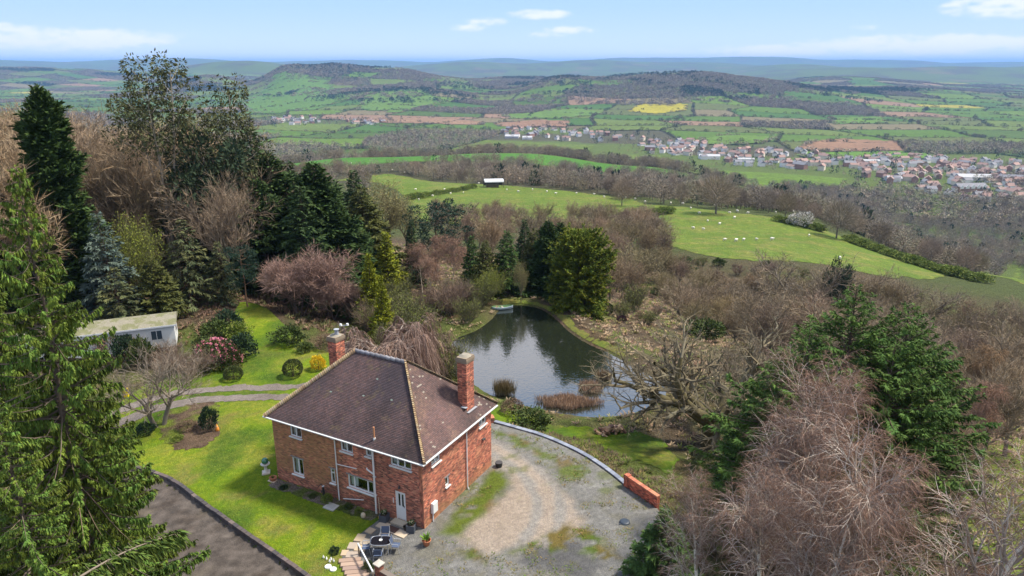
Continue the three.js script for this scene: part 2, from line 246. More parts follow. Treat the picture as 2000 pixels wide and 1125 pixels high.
const STRIP = level(0, [868, 1040], [900, 1000], [945, 945], [958, 915], [985, 925], [992, 945], [960, 985], [925, 1010], [898, 1042]), VERGE = level(0, [958, 838], [1010, 842], [1065, 862], [1120, 895], [1180, 930], [1150, 940], [1110, 950], [1090, 938], [1050, 905], [995, 870], [955, 852]), MOSS = level(0, [905, 1055], [950, 1085], [1040, 1060], [1100, 1040], [1130, 1020], [1180, 1055], [1215, 1090], [1180, 1095], [1120, 1062], [1060, 1075], [1000, 1080], [950, 1105], [905, 1085]), SLATE = level(0, [1010, 1075], [1070, 1062], [1130, 1075], [1180, 1110], [1160, 1150], [1090, 1130], [1020, 1100]);
const WHEEL = spline(level(0, [930, 862], [975, 880], [1030, 915], [1065, 960], [1070, 1010], [1040, 1070]), 5);
function yardC(x, z) {                                             // grey gravel, worn to pink earth where wheels run, weeds and moss where they do not
  const a = fbm(x / 3, z / 3, 70, 4), b = fbm(x / 0.9, z / 0.9, 71, 3), f = fbm(x / 0.35, z / 0.35, 85, 2), j = (a - 0.5) * 1.6 + (b - 0.5) * 1.1 + (f - 0.5) * 0.5;
  let c = mix3([0.19, 0.187, 0.18], [0.30, 0.292, 0.275], a); c = mix3(c, [0.46, 0.45, 0.43], smooth(0.6, 0.8, f) * 0.3); c = mix3(c, [0.20, 0.185, 0.12], smooth(0.55, 0.75, b) * 0.4);
  c = mix3(c, [0.12, 0.12, 0.125], smooth(0.5, -0.7, sdPoly(x, z, SLATE) + j * 1.5) * 0.8);
  const worn = smooth(0.45, -0.5, sdPoly(x, z, WORN) - 0.15 + j * 0.8); c = mix3(c, mix3([0.40, 0.325, 0.26], [0.52, 0.44, 0.365], fbm(x / 2, z / 2, 72, 4)), worn * 0.95); const w = Math.abs(sdLine(x, z, WHEEL) - 0.75); c = mix3(c, [0.33, 0.325, 0.31], worn * smooth(0.55, 0.1, w + (b - 0.5) * 0.5) * 0.75);
  const green = Math.max(smooth(0.35, -0.55, sdPoly(x, z, STRIP) - 0.25 + j * 0.6), smooth(0.3, -1.0, sdPoly(x, z, VERGE) + j * 2.4) * 0.9, smooth(0.62, 0.74, b * 0.5 + a * 0.5) * 0.5); c = mix3(c, weedC(x, z), green * smooth(0.2, 0.42, b + 0.15 * f));
  return mix3(c, mossC(x, z), smooth(0.3, -0.5, sdPoly(x, z, MOSS) - 0.2 + j * 1.2) * smooth(0.36, 0.52, b));
}
const mossC = (x, z) => mix3(mix3([0.15, 0.13, 0.035], [0.22, 0.16, 0.05], fbm(x / 0.7, z / 0.7, 74, 3)), [0.10, 0.15, 0.02], smooth(0.45, 0.65, fbm(x / 1.4, z / 1.4, 75, 3)));
const weedC = (x, z) => mix3(mix3([0.11, 0.16, 0.02], [0.15, 0.19, 0.03], fbm(x / 0.9, z / 0.9, 76, 3)), [0.20, 0.15, 0.06], smooth(0.55, 0.7, fbm(x / 1.3, z / 1.3, 77, 3)));
sheet('gravel_yard', (x, z) => sdPoly(x, z, YARD) + rag(x, z, 0.12, 0.8), boxOf(YARD), 0.22, 0.035, M.gravel, yardC);
// rough soil at the foot of the house front
const FOOT = [[-12.2, 0.05], [-12.3, 0.9], [-9, 1.0], [-6, 0.95], [-3.4, 0.8], [-3.2, 0.05]].map(([x, z]) => fromHouse(x, z));
sheet('house_border', (x, z) => sdPoly(x, z, FOOT) + rag(x, z, 0.5, 0.7), boxOf(FOOT), 0.25, 0.06, M.dirt, (x, z) => mix3(mix3([0.17, 0.135, 0.115], [0.25, 0.21, 0.19], fbm(x / 0.6, z / 0.6, 79, 3)), [0.10, 0.13, 0.03], smooth(0.52, 0.62, fbm(x / 0.9, z / 0.9, 80, 3))));
// lower lawn by the pond, the grass bank beyond it
const LOWER = level(-2.2, [925, 770], [960, 775], [1010, 798], [1090, 812], [1180, 822], [1290, 838], [1330, 880], [1310, 925], [1230, 905], [1150, 880], [1080, 852], [1000, 832], [930, 800]);
sheet('lower_lawn', (x, z) => Math.max(sdPoly(x, z, LOWER) + rag(x, z, 2.0, 2.5), sdPoly(x, z, SHELF) < 0.4 ? 1 : -1, 0.5 - sdPoly(x, z, POND)), boxOf(LOWER, 2), 0.45, 0.035, M.grass, lawnC);
const BANK = level(-3.2, [985, 585], [1050, 588], [1095, 605], [1130, 640], [1180, 668], [1230, 690], [1210, 695], [1160, 680], [1115, 655], [1080, 620], [1040, 602], [990, 598]);
sheet('pond_bank', (x, z) => Math.max(sdPoly(x, z, BANK) + rag(x, z, 1.5, 2), 0.3 - sdPoly(x, z, POND)), boxOf(BANK, 2), 0.5, 0.035, M.grass, (x, z) => mix3([0.14, 0.2, 0.03], [0.2, 0.17, 0.06], fbm(x / 2, z / 2, 81, 3)));
// pastures on the hill below
const pastureC = (x, z) => { const a = fbm(x / 18, z / 18, 82, 4), b = fbm(x / 5, z / 5, 83, 3); return mix3(mix3([0.11, 0.175, 0.028], [0.165, 0.225, 0.04], a), [0.22, 0.21, 0.065], smooth(0.48, 0.7, b) * 0.6).map((k) => k * (0.88 + 0.3 * fbm(x / 2.6, z / 2.6, 86, 2))); };
const trace = (pts) => pts.map(([a, b]) => { const p = onLand(a, b); return [p.x, p.z]; });
const FIELD1 = [...trace([[1290, 448], [1305, 482], [1380, 502], [1480, 508], [1560, 510], [1640, 524], [1760, 545], [1880, 540], [1990, 525]]), ...[[2080, 470, 225], [1990, 470, 262], [1850, 452, 268], [1700, 436, 280], [1560, 420, 300], [1430, 404, 318], [1320, 394, 335], [1260, 392, 335], [1270, 420, 285]].map(([a, b, r]) => { const q = atRange(a, b, r); return [q.x, q.z]; })];
sheet('sheep_pasture', (x, z) => sdPoly(x, z, FIELD1) + rag(x, z, 6, 8), boxOf(FIELD1, 4), 2.4, 0.08, M.pasture, pastureC);
const FIELD2 = [[640, 338, 470], [680, 322, 520], [760, 326, 540], [870, 350, 480], [960, 362, 430], [1100, 378, 395], [1230, 388, 365], [1260, 395, 340], [1190, 420, 252], [1000, 410, 245], [880, 410, 245], [790, 405, 260], [800, 372, 350], [740, 345, 420]].map(([a, b, r]) => { const q = atRange(a, b, r); return [q.x, q.z]; });
sheet('hill_pasture', (x, z) => sdPoly(x, z, FIELD2) + rag(x, z, 6, 8), boxOf(FIELD2, 4), 4, 0.1, M.pasture, pastureC);
const FIELD3 = [[560, 290, 690], [720, 284, 760], [860, 289, 765], [1000, 295, 750], [1150, 303, 740], [1270, 318, 720], [1400, 345, 690], [1530, 372, 640], [1490, 375, 600], [1380, 360, 620], [1200, 335, 610], [1000, 318, 610], [850, 312, 620], [700, 312, 590], [580, 305, 600]].map(([a, b, r]) => { const q = atRange(a, b, r); return [q.x, q.z]; });
sheet('wheat_field', (x, z) => sdPoly(x, z, FIELD3) + rag(x, z, 5, 20), boxOf(FIELD3, 4), 6, 0.15, M.pasture, (x, z) => mix3([0.075, 0.20, 0.03], [0.095, 0.235, 0.04], fbm(x / 40, z / 40, 84, 3)));

// open grass on the slope beyond the birches
const CLEARING = trace([[1870, 900], [1925, 850], [2000, 860], [2060, 950], [2060, 1120], [1960, 1125], [1900, 1060], [1880, 980]]);
sheet('grass_clearing', (x, z) => sdPoly(x, z, CLEARING) + rag(x, z, 2.5, 2), boxOf(CLEARING, 2), 0.5, 0.04, M.grass, (x, z) => mix3([0.13, 0.21, 0.02], [0.2, 0.22, 0.05], fbm(x / 2, z / 2, 87, 3)));
// pond water
{
  const sh = new THREE.Shape(POND.map(([x, z]) => new THREE.Vector2(x, -z))), g = new THREE.ShapeGeometry(sh).rotateX(-Math.PI / 2).translate(0, WATER, 0);
  const ripple = tile(256, (u, v) => { const k = fbm(u * 24, v * 24, 90, 3, 24); return [k, k, k]; }, false);
  const m = new THREE.MeshPhysicalMaterial({ color: new THREE.Color(0.014, 0.018, 0.011), roughness: 0.04, ior: 2.33, clearcoat: 1, clearcoatRoughness: 0.03, bumpMap: rep(ripple, 6), bumpScale: 0.012 });
  tag(mesh('pond_water', g, m), null, null, null, 'structure');
}
// ---------------------------------------------------------------- the brick house
function picture(w, h, fn, srgb = true) { const d = new Uint8Array(w * h * 4); for (let y = 0; y < h; y++) for (let x = 0; x < w; x++) { const c = fn(x / w, y / h), o = (y * w + x) * 4; d[o] = Math.max(0, Math.min(255, c[0])); d[o + 1] = Math.max(0, Math.min(255, c[1])); d[o + 2] = Math.max(0, Math.min(255, c[2])); d[o + 3] = 255; } const t = new THREE.DataTexture(d, w, h); t.wrapS = t.wrapT = THREE.RepeatWrapping; t.magFilter = THREE.LinearFilter; t.minFilter = THREE.LinearMipmapLinearFilter; t.generateMipmaps = true; t.colorSpace = srgb ? THREE.SRGBColorSpace : THREE.NoColorSpace; t.needsUpdate = true; return t; }
const BRICKS = [[168, 98, 78], [150, 84, 68], [180, 114, 90], [134, 78, 66], [160, 90, 72], [106, 68, 62], [174, 110, 92], [188, 126, 100]];
function brickTexture(W, H, pw, ph, seed, stain) {
  return picture(pw, ph, (u, v) => {
    const x = u * W, y = v * H, row = Math.floor(y / 0.075), xo = x + (row % 2) * 0.1125, col = Math.floor(xo / 0.225), fx = xo / 0.225 - col, fy = y / 0.075 - row;
    const patch = fbm(x * 0.9, y * 1.3, seed + 3, 3), b = BRICKS[Math.floor(hash2(col, row, seed) * 8)], k = 0.86 + 0.28 * hash2(col, row, seed + 1) + (patch - 0.5) * 0.5, dark = hash2(col, row, seed + 5) < 0.07 ? 0.64 : 1;
    let c = [b[0] * k * dark, b[1] * k * dark, b[2] * k * dark];
    if (fx < 0.05 || fy < 0.14) c = [150, 122, 104];
    return stain ? stain(x, y, c, hash2(col, row, seed + 2)) : c;
  });
}
const brickMat = (t, W, H) => { t.repeat.set(1 / W, 1 / H); return new THREE.MeshStandardMaterial({ map: t, roughness: 0.92 }); };
const HL = HOUSE.L, HD = HOUSE.D, HH = HOUSE.H;
const frontTex = brickTexture(HL, 6, 2048, 1024, 200, (x, y, c, k) => {           // x runs from the far end (0) to the near corner; ochre lichen on the far half
  const yy = y > 5.4 ? y - 6 : y, n = fbm(x * 0.8, yy * 0.8, 210, 4), g = fbm(x * 7, yy * 9, 211, 3), a = smooth(7.0, 4.6, x + (n - 0.5) * 2.5) * smooth(0.35, 1.1, yy + (n - 0.5) * 1.2) * (0.45 + 0.55 * smooth(0.3, 0.6, g)) * (0.6 + 0.5 * k);
  const low = smooth(0.9, 0.2, yy + (n - 0.5)) * smooth(0.4, 0.6, g) * 0.35;
  return mix3(mix3(c, [158, 124, 78], Math.min(0.6, a * 0.75)), [120, 88, 62], low);
});
const sideTex = brickTexture(HD, 6, 1536, 1024, 220, (x, y, c, k) => { const yy = y > 5.4 ? y - 6 : y, n = fbm(x * 1.1, yy * 1.1, 230, 4); c = [c[0] * 1.02, c[1] * 0.98, c[2] * 0.95]; const pale = smooth(0.62, 0.74, n) * 0.5 * (0.4 + 0.6 * k); const low = smooth(0.9, 0.15, yy + (n - 0.5) * 1.2) * 0.4; return mix3(mix3(c, [190, 140, 105], pale), [150, 118, 72], low); });
const plainTex = brickTexture(2.7, 2.1, 512, 512, 240);
const MB = { front: brickMat(frontTex, HL, 6), side: brickMat(sideTex, HD, 6), plain: brickMat(plainTex, 2.7, 2.1), white: std(0.66, 0.67, 0.67, 0.5), sill: std(0.22, 0.2, 0.2, 0.8), stone: std(0.40, 0.35, 0.27, 0.9), black: std(0.02, 0.02, 0.022, 0.5), dark: std(0.05, 0.045, 0.045, 0.8), lead: std(0.30, 0.32, 0.35, 0.55), terracotta: std(0.42, 0.16, 0.08, 0.8), curtain: std(0.62, 0.62, 0.58, 0.95), ceiling: std(0.5, 0.48, 0.45), copper: std(0.48, 0.22, 0.11, 0.6), concrete: std(0.42, 0.41, 0.38, 0.9) };
const glass = new THREE.MeshPhysicalMaterial({ color: new THREE.Color(0.9, 0.95, 0.95), roughness: 0.03, transmission: 1, thickness: 0, ior: 1.5 });
const house = thing('brick_house', 'two-storey red brick house with hipped tiled roof and two chimneys', 'house', [HOUSE.x, 0, HOUSE.z], -HOUSE.yaw);
const TH = 0.28;
function wallShape(x0, x1, holes) { const s = new THREE.Shape(); s.moveTo(x0, -0.6); s.lineTo(x1, -0.6); s.lineTo(x1, HH); s.lineTo(x0, HH); s.closePath(); for (const [a, b, c, d] of holes) { const h = new THREE.Path(); h.moveTo(a, c); h.lineTo(a, d); h.lineTo(b, d); h.lineTo(b, c); h.closePath(); s.holes.push(h); } return new THREE.ExtrudeGeometry(s, { depth: TH, bevelEnabled: false }); }
// openings: [x0, x1, y0, y1, casement splits, with opening fanlight]
const FRONT = [[-10.60, -9.60, 3.62, 4.55, [0.5]], [-10.70, -9.72, 0.75, 2.02, [0.55]], [-6.28, -5.30, 3.70, 4.60, [0.5], 1], [-4.26, -3.80, 3.88, 4.62, [], 1], [-2.33, -0.78, 3.80, 4.66, [0.33, 0.66], 1], [-7.35, -6.95, 1.05, 2.10, [], 1], [-5.88, -3.80, 1.18, 2.10, [0.24, 0.76]]];
const SIDE = [[0.97, 1.90, 3.80, 4.56, [0.5]], [6.59, 7.52, 3.72, 4.54, [0.5]], [2.40, 2.82, 1.55, 2.2, []]];
const DOOR = [-2.10, -1.35, 0.05, 2.06];
mesh('front_wall', wallShape(-HL, -TH, [...FRONT, DOOR]).translate(0, 0, -TH), MB.front, house);
mesh('side_wall', wallShape(0, HD, SIDE).rotateY(Math.PI / 2).translate(-TH, 0, 0), MB.side, house);
mesh('rear_wall', wallShape(-HL, -TH, []).translate(0, 0, -HD), MB.plain, house);
mesh('side_wall', wallShape(TH, HD - TH, []).rotateY(Math.PI / 2).translate(-HL, 0, 0), MB.plain, house);
mesh('upper_floor', box(HL - 2 * TH - 0.02, 0.2, HD - 2 * TH - 0.02, -HL / 2, 2.55, -HD / 2), MB.ceiling, house);
mesh('soffit', [box(HL + 0.56, 0.03, HD + 0.56, -HL / 2, HH - 0.31, -HD / 2)], MB.white, house);
function windowUnit(side, [x0, x1, y0, y1, splits, fan]) {
  const w = x1 - x0, h = y1 - y0, g = new THREE.Group(); g.name = 'window'; const t = 0.075, fr = [];
  fr.push(box(w, t, 0.07, w / 2, t / 2, 0), box(w, t, 0.07, w / 2, h - t / 2, 0), box(t, h - 2 * t, 0.07, t / 2, h / 2, 0), box(t, h - 2 * t, 0.07, w - t / 2, h / 2, 0));
  for (const s of splits) fr.push(box(0.075, h - 2 * t, 0.066, w * s, h / 2, 0));
  const cells = [0, ...splits, 1];
  if (fan) { const a = cells[cells.length > 3 ? 1 : cells.length - 2], b = cells[cells.length > 3 ? 2 : cells.length - 1]; fr.push(box(w * (b - a) - 0.05, 0.06, 0.064, w * (a + b) / 2, h * 0.7, 0)); }
  mesh('frame', fr, MB.white, g);
  for (let i = 0; i + 1 < cells.length; i++) mesh('pane', box(w * (cells[i + 1] - cells[i]) - 0.05, h - 0.09, 0.012, w * (cells[i] + cells[i + 1]) / 2, h / 2, -0.01), glass, g);
  mesh('sill', [box(w + 0.12, 0.055, 0.2, w / 2, -0.035, 0.10)], MB.white, g); mesh('tile_sill', box(w + 0.1, 0.07, 0.15, w / 2, -0.098, 0.065), MB.sill, g);
  mesh('lintel', box(w + 0.2, 0.09, 0.05, w / 2, h + 0.05, 0.078), MB.sill, g).visible = true;
  const fold = []; for (let k = 0; k < 6; k++) fold.push(box(w * 0.045, h - 0.1, 0.03 + 0.02 * (k % 2), w * 0.045 * (k + 0.5) + 0.04, h / 2, -0.2 - 0.015 * (k % 2))); mesh('curtain', fold, MB.curtain, g);
  if (side) { g.rotation.y = Math.PI / 2; g.position.set(-0.08, y0, -x0); } else g.position.set(x0, y0, -0.08);
  house.add(g); return g;
}
for (const f of FRONT) windowUnit(0, f); for (const f of SIDE) { const [a, b, c, d, s, q] = f; windowUnit(1, [a, b, c, d, s, q]); }
{ // door
  const d = new THREE.Group(); d.name = 'door'; const w = DOOR[1] - DOOR[0], h = DOOR[3] - DOOR[2];
  mesh('frame', [box(0.07, h, 0.1, 0.035, h / 2, 0), box(0.07, h, 0.1, w - 0.035, h / 2, 0), box(w - 0.14, 0.07, 0.1, w / 2, h - 0.035, 0), box(w, 0.05, 0.16, w / 2, -0.03, 0.03)], MB.white, d);
  mesh('leaf', [box(w - 0.15, 0.95, 0.05, w / 2, 0.5, -0.005), box(0.09, h - 1.05, 0.05, 0.122, h / 2 + 0.45, -0.005), box(0.09, h - 1.05, 0.05, w - 0.122, h / 2 + 0.45, -0.005), box(0.09, h - 1.05, 0.05, w / 2, h / 2 + 0.45, -0.005), box(w - 0.34, 0.1, 0.048, w / 2, h - 0.12, -0.005), box(w - 0.3, 0.02, 0.02, w / 2, 0.85, 0.022), box(w - 0.3, 0.02, 0.02, w / 2, 0.16, 0.022)], MB.white, d);
  for (const s of [0.34, 0.66]) mesh('pane', box(0.17, 0.82, 0.012, w * s, 1.4, -0.008), glass, d);
  mesh('handle', [box(0.02, 0.16, 0.03, w - 0.13, 1.0, 0.035), box(0.1, 0.02, 0.02, w - 0.17, 1.03, 0.055)], MB.dark, d);
  d.position.set(DOOR[0], DOOR[2], -0.06); house.add(d);
}
mesh('porch_lamp', [cyl(0.05, 0.07, 0.14, -1.73, 2.42, 0.1, 10), box(0.06, 0.1, 0.08, -1.73, 2.46, 0.03)], MB.dark, house);
mesh('letter_plate', box(0.05, 0.36, 0.03, -2.27, 1.32, 0.02), MB.white, house);
// roof: courses of tiles, stepped
const ROOFC = [[79, 62, 61], [83, 65, 63], [75, 60, 60], [88, 68, 65], [78, 63, 63], [82, 62, 60]];
function tileTexture(W, S, pw, ph, seed, stain) {
  return picture(pw, ph, (u, v) => { const x = u * W, y = v * S, row = Math.floor(y / 0.1), xo = x + (row % 2) * 0.0825, col = Math.floor(xo / 0.165), fx = xo / 0.165 - col, b = ROOFC[Math.floor(hash2(col, row, seed) * 6)], k = 0.88 + 0.22 * hash2(col, row, seed + 1) + (fbm(x * 0.7, y * 0.5, seed + 2, 4) - 0.5) * 0.75; let c = [b[0] * k, b[1] * k, b[2] * k]; const fy = y / 0.1 - row; if (fx < 0.07 || fy < 0.16) c = [c[0] * 0.5, c[1] * 0.5, c[2] * 0.52]; return stain(x, y, c, hash2(col, row, seed + 3), hash2(col, row, seed + 4)); });
}
const RUN = 4.4, EAVE = 4.72, RIDGE = 8.69, SL = Math.hypot(RUN, RIDGE - EAVE), OV = 0.3;
const roofTexA = tileTexture(HL + 0.6, SL, 2048, 1024, 300, (x, y, c, a, b) => { const soot = smooth(0.5, 0.68, fbm(x * 0.35 + 3, y * 0.25, 310, 3)) * smooth(1.5, 4, y) * 0.45; c = mix3(c, [58, 52, 62], soot); const moss = smooth(0.66, 0.76, fbm(x * 2, y * 2, 311, 3)) * 0.5; c = mix3(c, [104, 92, 62], moss * b); return a < 0.0012 ? [120, 132, 122] : c; });
const roofTexB = tileTexture(HD + 0.6, SL, 1536, 1024, 320, (x, y, c, a, b) => { const l = smooth(0.52, 0.68, fbm(x * 1.1, y * 1.1, 330, 4)); c = mix3([c[0] * 1.05, c[1] * 1.02, c[2]], [128, 104, 82], l * 0.5 * b); const w = smooth(0.5, 0.64, fbm(x * 0.6 + 2, y * 0.8, 331, 3)); return a < 0.004 + 0.05 * w ? [138, 130, 118] : c; });
for (const [t, W] of [[roofTexA, HL + 0.6], [roofTexB, HD + 0.6]]) t.repeat.set(1 / W, 1 / SL);
const roofA = new THREE.MeshStandardMaterial({ map: roofTexA, roughness: 0.85 }), roofB = new THREE.MeshStandardMaterial({ map: roofTexB, roughness: 0.85 });
function slope(name, A, B, C, D, mat, parent) {
  const n = Math.round(SL / 0.1), P = [], U = [], nor = V(0, 0, 0).crossVectors(B.clone().sub(A), D.clone().sub(A)).normalize(), ex = B.clone().sub(A).normalize(), ev = V(0, 0, 0).crossVectors(nor, ex).normalize();
  const put = (p) => { P.push(p.x, p.y, p.z); const q = p.clone().sub(A); U.push(q.dot(ex), q.dot(ev)); };
  const quad = (a, b, c, d) => { put(a); put(b); put(c); put(a); put(c); put(d); };
  for (let i = 0; i < n; i++) { const t0 = i / n, t1 = (i + 1) / n, sag = (k) => 0.02 + 0.02 * (1 - k) , a = A.clone().lerp(D, t0), b = B.clone().lerp(C, t0), c = B.clone().lerp(C, t1), d = A.clone().lerp(D, t1); const a1 = a.clone().addScaledVector(nor, 0.022), b1 = b.clone().addScaledVector(nor, 0.022), c1 = c.clone().addScaledVector(nor, 0.002), d1 = d.clone().addScaledVector(nor, 0.002); quad(a1, b1, c1, d1); quad(a.clone().addScaledVector(nor, -0.01), b.clone().addScaledVector(nor, -0.01), b1, a1); }
  const g = new THREE.BufferGeometry(); g.setAttribute('position', new THREE.Float32BufferAttribute(P, 3)); g.setAttribute('uv', new THREE.Float32BufferAttribute(U, 2)); g.computeVertexNormals();
  return mesh(name, g, mat, parent);
}
const roof = new THREE.Group(); roof.name = 'roof'; house.add(roof);
const E = [V(-HL - OV, EAVE, OV), V(OV, EAVE, OV), V(OV, EAVE, -HD - OV), V(-HL - OV, EAVE, -HD - OV)], RG = [V(-HL + HD / 2, RIDGE, -HD / 2), V(-HD / 2, RIDGE, -HD / 2)];
slope('tiled_slope', E[0], E[1], RG[1], RG[0], roofA, roof); slope('tiled_slope', E[1], E[2], RG[1], RG[1], roofB, roof); slope('tiled_slope', E[2], E[3], RG[0], RG[1], roofA, roof); slope('tiled_slope', E[3], E[0], RG[0], RG[0], roofB, roof);
const capGeo = (r0, r1, l) => new THREE.CylinderGeometry(r1, r0, l, 7, 1, false, -Math.PI * 0.5, Math.PI).rotateY(Math.PI / 2).rotateX(-Math.PI / 2);       // lies along -z, arched upwards
const hipGeo = capGeo(0.185, 0.14, 0.17), ridgeGeo = capGeo(0.14, 0.14, 0.40);
const hipMats = [std(0.30, 0.215, 0.12), std(0.37, 0.27, 0.15), std(0.24, 0.16, 0.095), std(0.32, 0.255, 0.17)], ridgeMats = [std(0.20, 0.20, 0.23, 0.8), std(0.25, 0.245, 0.26, 0.8), std(0.17, 0.165, 0.18, 0.8)];
function caps(name, a, b, step, geo, mats, lift, seed) { const n = Math.round(a.distanceTo(b) / step), dir = b.clone().sub(a).normalize(), R = rng(seed), q = new THREE.Quaternion().setFromRotationMatrix(new THREE.Matrix4().lookAt(a, b, V(0, 1, 0))); for (let i = 0; i < n; i++) { const m = mesh(name, geo, mats[Math.floor(R() * mats.length)], roof); m.position.copy(a).addScaledVector(dir, (i + 0.5) * step); m.position.y += lift; m.quaternion.copy(q); m.rotateX((R() - 0.5) * 0.06 - 0.16); } }
caps('hip_tile', E[1], RG[1], 0.145, hipGeo, hipMats, 0.02, 1); caps('hip_tile', E[0], RG[0], 0.145, hipGeo, hipMats, 0.02, 2); caps('hip_tile', E[2], RG[1], 0.145, hipGeo, hipMats, 0.02, 3); caps('hip_tile', E[3], RG[0], 0.145, hipGeo, hipMats, 0.02, 4); caps('ridge_tile', RG[0], RG[1], 0.42, ridgeGeo, ridgeMats, 0.0, 5);
function stack(x0, x1, z0, z1, y0, y1, pots) {
  const c = new THREE.Group(); c.name = 'chimney'; const g = box(x1 - x0, y1 - y0, z1 - z0, 0, (y0 + y1) / 2, 0), p = g.attributes.position, u = g.attributes.uv, nn = g.attributes.normal; for (let i = 0; i < p.count; i++) u.setXY(i, Math.abs(nn.getX(i)) > 0.5 ? p.getZ(i) : p.getX(i), p.getY(i));
  c.position.set((x0 + x1) / 2, 0, (z0 + z1) / 2); mesh('stack', g, new THREE.MeshStandardMaterial({ map: plainTex, color: new THREE.Color(1.05, 0.93, 0.88), roughness: 0.92 }), c);
  const w = x1 - x0, d = z1 - z0, cg = [box(w + 0.08, 0.08, d + 0.08, 0, y1 - 0.3, 0), box(w + 0.12, 0.16, d + 0.12, 0, y1 - 0.16, 0), box(w + 0.06, 0.1, d + 0.06, 0, y1 - 0.03, 0)]; mesh('corbel', cg, std(0.22, 0.17, 0.12), c);
  const fl = new THREE.CylinderGeometry(w * 0.32, w * 0.6, 0.12, 8).translate(0, y1 + 0.08, 0); mesh('flaunching', fl, std(0.24, 0.215, 0.17), c);
  if (pots) { mesh('pot', [cyl(0.13, 0.16, 0.34, 0.12, y1 + 0.25, 0, 12), cyl(0.2, 0.2, 0.04, 0.12, y1 + 0.5, 0, 12)], MB.lead, c); }
  roof.add(c); return c;
}
stack(-1.05, -0.35, -6.6, -5.7, 4.6, 9.0, false); stack(-12.0, -11.25, -6.5, -5.6, 4.6, 8.45, true);
mesh('flashing', [box(0.82, 0.03, 0.24, -0.7, 5.62, -5.57).applyMatrix4(new THREE.Matrix4()), box(0.2, 0.03, 1.1, -0.24, 5.27, -6.12).translate(0, 0, 0)], MB.lead, roof);
mesh('vent_pipe', [cyl(0.055, 0.055, 1.0, -3.62, 5.45, -0.15, 10)], MB.copper, roof); mesh('vent_collar', cyl(0.08, 0.09, 0.25, -3.62, 5.1, -0.15, 10), MB.white, roof);
// gutters, fascia and pipes
const gy = EAVE - 0.05;
mesh('gutter', [box(HL + 0.82, 0.06, 0.09, -HL / 2, gy, OV + 0.06)], MB.white, house); mesh('gutter', [box(0.09, 0.06, HD + 0.6, OV + 0.06, gy, -HD / 2)], MB.white, house); mesh('gutter', [box(0.11, 0.1, HD + 0.6, -HL - OV - 0.06, gy, -HD / 2)], MB.white, house);
mesh('fascia', [box(HL + 0.56, 0.11, 0.025, -HL / 2, gy + 0.0, OV - 0.02)], MB.white, house); mesh('fascia', [box(0.025, 0.11, HD + 0.5, OV - 0.02, gy + 0.0, -HD / 2)], MB.white, house);
mesh('downpipe', pipe([[-7.0, gy, OV + 0.04], [-6.98, 4.52, 0.3], [-6.66, 4.48, 0.1], [-6.68, 4.3, 0.09], [-6.68, -0.1, 0.09]], 0.04), MB.white, house);
mesh('soil_pipe', pipe([[-3.62, gy + 0.1, 0.1], [-3.62, -0.1, 0.1]], 0.06), MB.white, house);
mesh('waste_pipe', pipe([[-4.22, 3.0, -0.02], [-4.2, 3.0, 0.1], [-3.62, 2.78, 0.1]], 0.05), MB.white, house); mesh('waste_pipe', pipe([[-5.05, 2.74, 0.05], [-6.6, 2.62, 0.06]], 0.03), MB.white, house); mesh('waste_pipe', pipe([[-4.65, 0.60, 0.06], [-6.3, 0.2, 0.1]], 0.03), MB.white, house);
mesh('pipe_bracket', [box(0.2, 0.05, 0.1, -3.62, 2.6, 0.07), box(0.2, 0.05, 0.1, -3.62, 1.3, 0.07)], MB.white, house); mesh('pipe_bracket', [box(0.14, 0.05, 0.08, -6.68, 2.62, 0.06)], MB.white, house);
mesh('downpipe', pipe([[OV + 0.04, gy, -4.9], [0.3, 4.54, -4.9], [0.08, 4.4, -4.88], [0.08, 0.1, -4.88], [0.22, -0.05, -4.88]], 0.04), MB.white, house);
mesh('meter_box', new RoundedBoxGeometry(0.2, 0.72, 0.5, 2, 0.03).translate(0.1, 1.0, -0.98), MB.white, house); mesh('meter_conduit', pipe([[0.06, 0.65, -0.85], [0.06, -0.1, -0.85]], 0.04), MB.white, house);
mesh('wall_bracket', [box(0.16, 0.08, 0.3, 0.08, 2.7, -7.05), box(0.06, 0.16, 0.06, 0.1, 2.62, -7.2)], MB.dark, house);
mesh('step', box(1.0, 0.12, 0.5, -1.72, 0.02, 0.26), MB.stone, house);
